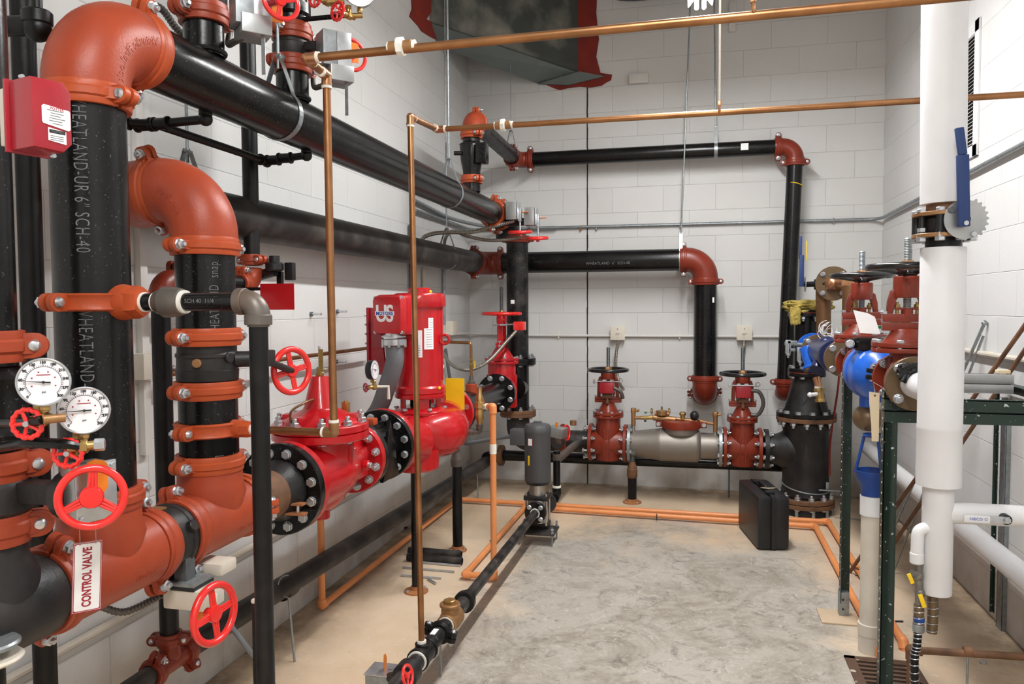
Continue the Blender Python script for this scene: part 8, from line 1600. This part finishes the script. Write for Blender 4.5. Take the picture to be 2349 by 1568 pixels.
# grate
gx0, gx1, gy0, gy1 = at(1937, 1508, Z=0).x, at(2110, 1520, Z=0).x-0.02, 2.9, at(1937, 1505, Z=0).y
t = T('floor_grate', 'rusty brown slotted drain grate in the floor at the bottom right', 'drain grate', ((gx0+gx1)/2, (gy0+gy1)/2, 0)); b = MB()
b.box(((gx0+gx1)/2, gy1-0.012, 0.003), (gx1-gx0, 0.024, 0.008)); b.box((gx0+0.02, (gy0+gy1)/2, 0.003), (0.04, gy1-gy0, 0.008)); b.box((gx1-0.012, (gy0+gy1)/2, 0.003), (0.024, gy1-gy0, 0.008)); t.part('frame', b, 'grate')
t.part('pit', MB().box(((gx0+gx1)/2, (gy0+gy1)/2, -0.0005), (gx1-gx0-0.02, gy1-gy0-0.02, 0.003)), 'joint_black')
n = 14
for k in range(n): y = gy1-0.035-k*0.036; t.part('bar', MB().box(((gx0+gx1)/2+0.01, y, 0.004), (gx1-gx0-0.06, 0.016, 0.007)), 'grate')
# rusty pipe at the bottom right
pr_ = at(2090, 1490, Y=2.95); t = T('rusty_pipe', 'rust brown threaded pipe crossing the lower right corner just above the floor', 'pipe', pr_); pe_ = at(2349, 1500, Y=2.95)
t.part('pipe', MB().cyl(pr_, (XR, 2.95, pe_.z), 0.013), 'rusty'); t.part('elbow', MB().sphere(pr_, 0.020, 16).cyl(pr_, pr_+V((0.035, 0, 0)), 0.018).cyl(pr_, pr_-V((0, 0, 0.035)), 0.018), 'rusty'); t.part('pipe', MB().cyl(pr_, (pr_.x, pr_.y, 0.0), 0.014), 'rusty'); q = at(2220, 1493, Y=2.95); t.part('fitting', MB().cyl(q-V((0.014, 0, 0)), q+V((0.014, 0, 0)), 0.018, bev=0.002), 'rusty'); t.part('rod', MB().cyl(q, (q.x, q.y, 0), 0.004), 'galv')
p = at(2255, 1516, Z=0.01); solo('bolt_nut', MB().hexa(p-V((0, 0, 0.01)), (0, 0, 1), 0.014, 0.012), 'zinc', 'small shiny nut lying on the floor by the lower right rusty pipe', 'nut', org=p)
# black suitcase
fA, fB, fC = at(1738, 1263, Z=0), at(1806, 1256, Z=0), at(1712, 1205, Z=0); wd = (fB-fA); wd.z = 0; yaw = -0.02; Wc = 0.195; Lc = 0.50; Hc = at(1740, 1140, Y=fA.y).z-0.005
ang = math.atan2(wd.y, wd.x)*0.35; u = V((math.cos(ang), math.sin(ang), 0)); vv = V((-math.sin(ang), math.cos(ang), 0)); c = fA+u*(Wc/2)+vv*(Lc/2)+V((-0.003, 0.0, 0)); M = Matrix((u, vv, V((0, 0, 1)))).transposed().to_4x4(); M.translation = c
t = T('tool_case', 'black hard plastic suitcase standing on the floor in front of the huge tee', 'suitcase', c)
for sx in (-1, 1): 
    b = MB(); b.box((sx*Wc*0.255, 0, Hc/2+0.005), (Wc*0.48, Lc, Hc), M, 0.028); t.part('shell_half', b, 'plastic_black')
b = MB(); b.box((0, 0, Hc/2+0.005), (0.012, Lc*1.012, Hc*1.012), M, 0.02); t.part('seam_rim', b, 'plastic_black')
for sy in (-1, 1): t.part('latch', MB().box((0, sy*Lc*0.3, Hc+0.012), (0.05, 0.05, 0.012), M, 0.003), 'plastic_black')
b = MB(); b.tube(pts_bend([M @ V((0, 0.07, Hc)), M @ V((0, 0.07, Hc+0.028)), M @ V((0, -0.07, Hc+0.028)), M @ V((0, -0.07, Hc))], 0.02), 0.011, 12); t.part('handle', b, 'plastic_black')
t.part('hang_tag', MB().prism([(-0.045, 0.0), (-0.02, -0.014), (0.0, -0.02), (0.03, -0.014), (0.05, 0.0), (0.02, -0.006), (0, -0.010), (-0.02, -0.004)], 0, 0.002, M @ Matrix.Translation((0.01, -0.07, Hc+0.02)) ), 'yellow' if False else 'manila')
# ceiling conduits near the lamp
for i, (o_, r_) in enumerate(((0, 0.035), (0.075, 0.035), (0.15, 0.03))):
    conduit('ceiling_conduit', [(-0.72+o_*0.3, 5.2, 4.05), (-0.68+o_*0.5, 5.95-o_*0.6, 3.95+o_*0.1), (-0.45+o_*0.4, 6.14-o_, 3.90+o_*0.15), (0.35, 6.14-o_, 3.97+o_*0.2)], r_, 'galv_dark', ['large grey conduit bend at the top of the photo, lowest of the bundle', 'large grey conduit bend at the top of the photo, middle of the bundle', 'large grey conduit bend at the top of the photo, highest of the bundle'][i], sp=True, seg=14)
b = MB(); b.tube([at(1700, 150, Y=6.2), at(1700, 150, Y=6.2)+V((0, 0, 0.01))], 0.01); b.bm.free()
b = MB(); p = at(1680, 40, Y=YB-0.02); b.box(p, (0.05, 0.04, 0.22), bev=0.004); solo('strut_bracket', b, 'white_wall_paint', 'small pale bracket on the back wall near the top, right of the lamp', 'bracket')
conduit('wire', [at(1915, 1186, Z=0.004), at(1965, 1190, Z=0.004), at(2020, 1200, Z=0.004), at(2100, 1190, Z=0.004)], 0.003, 'galv', 'thin pale wire lying on the floor behind the green stand', cat='wire', sp=True)
b = MB(); c = at(2052, 1424, Z=0.003); b.prism([(-0.035, -0.004), (0.0, 0.006), (0.04, 0.012), (0.038, 0.0), (0.0, -0.006)], -0.003, 0.002, Matrix.Translation(c)); solo('rubber_scrap', b, 'plastic_black', 'thin black scrap on the floor right of the near green leg', 'debris', org=c)
c = at(2064, 1467, Z=0.0); solo('rubber_disc', MB().cyl(c, c+V((0, 0, 0.004)), 0.016, seg=20), 'plastic_black', 'small black disc on the floor near the lower right', 'debris', org=c)
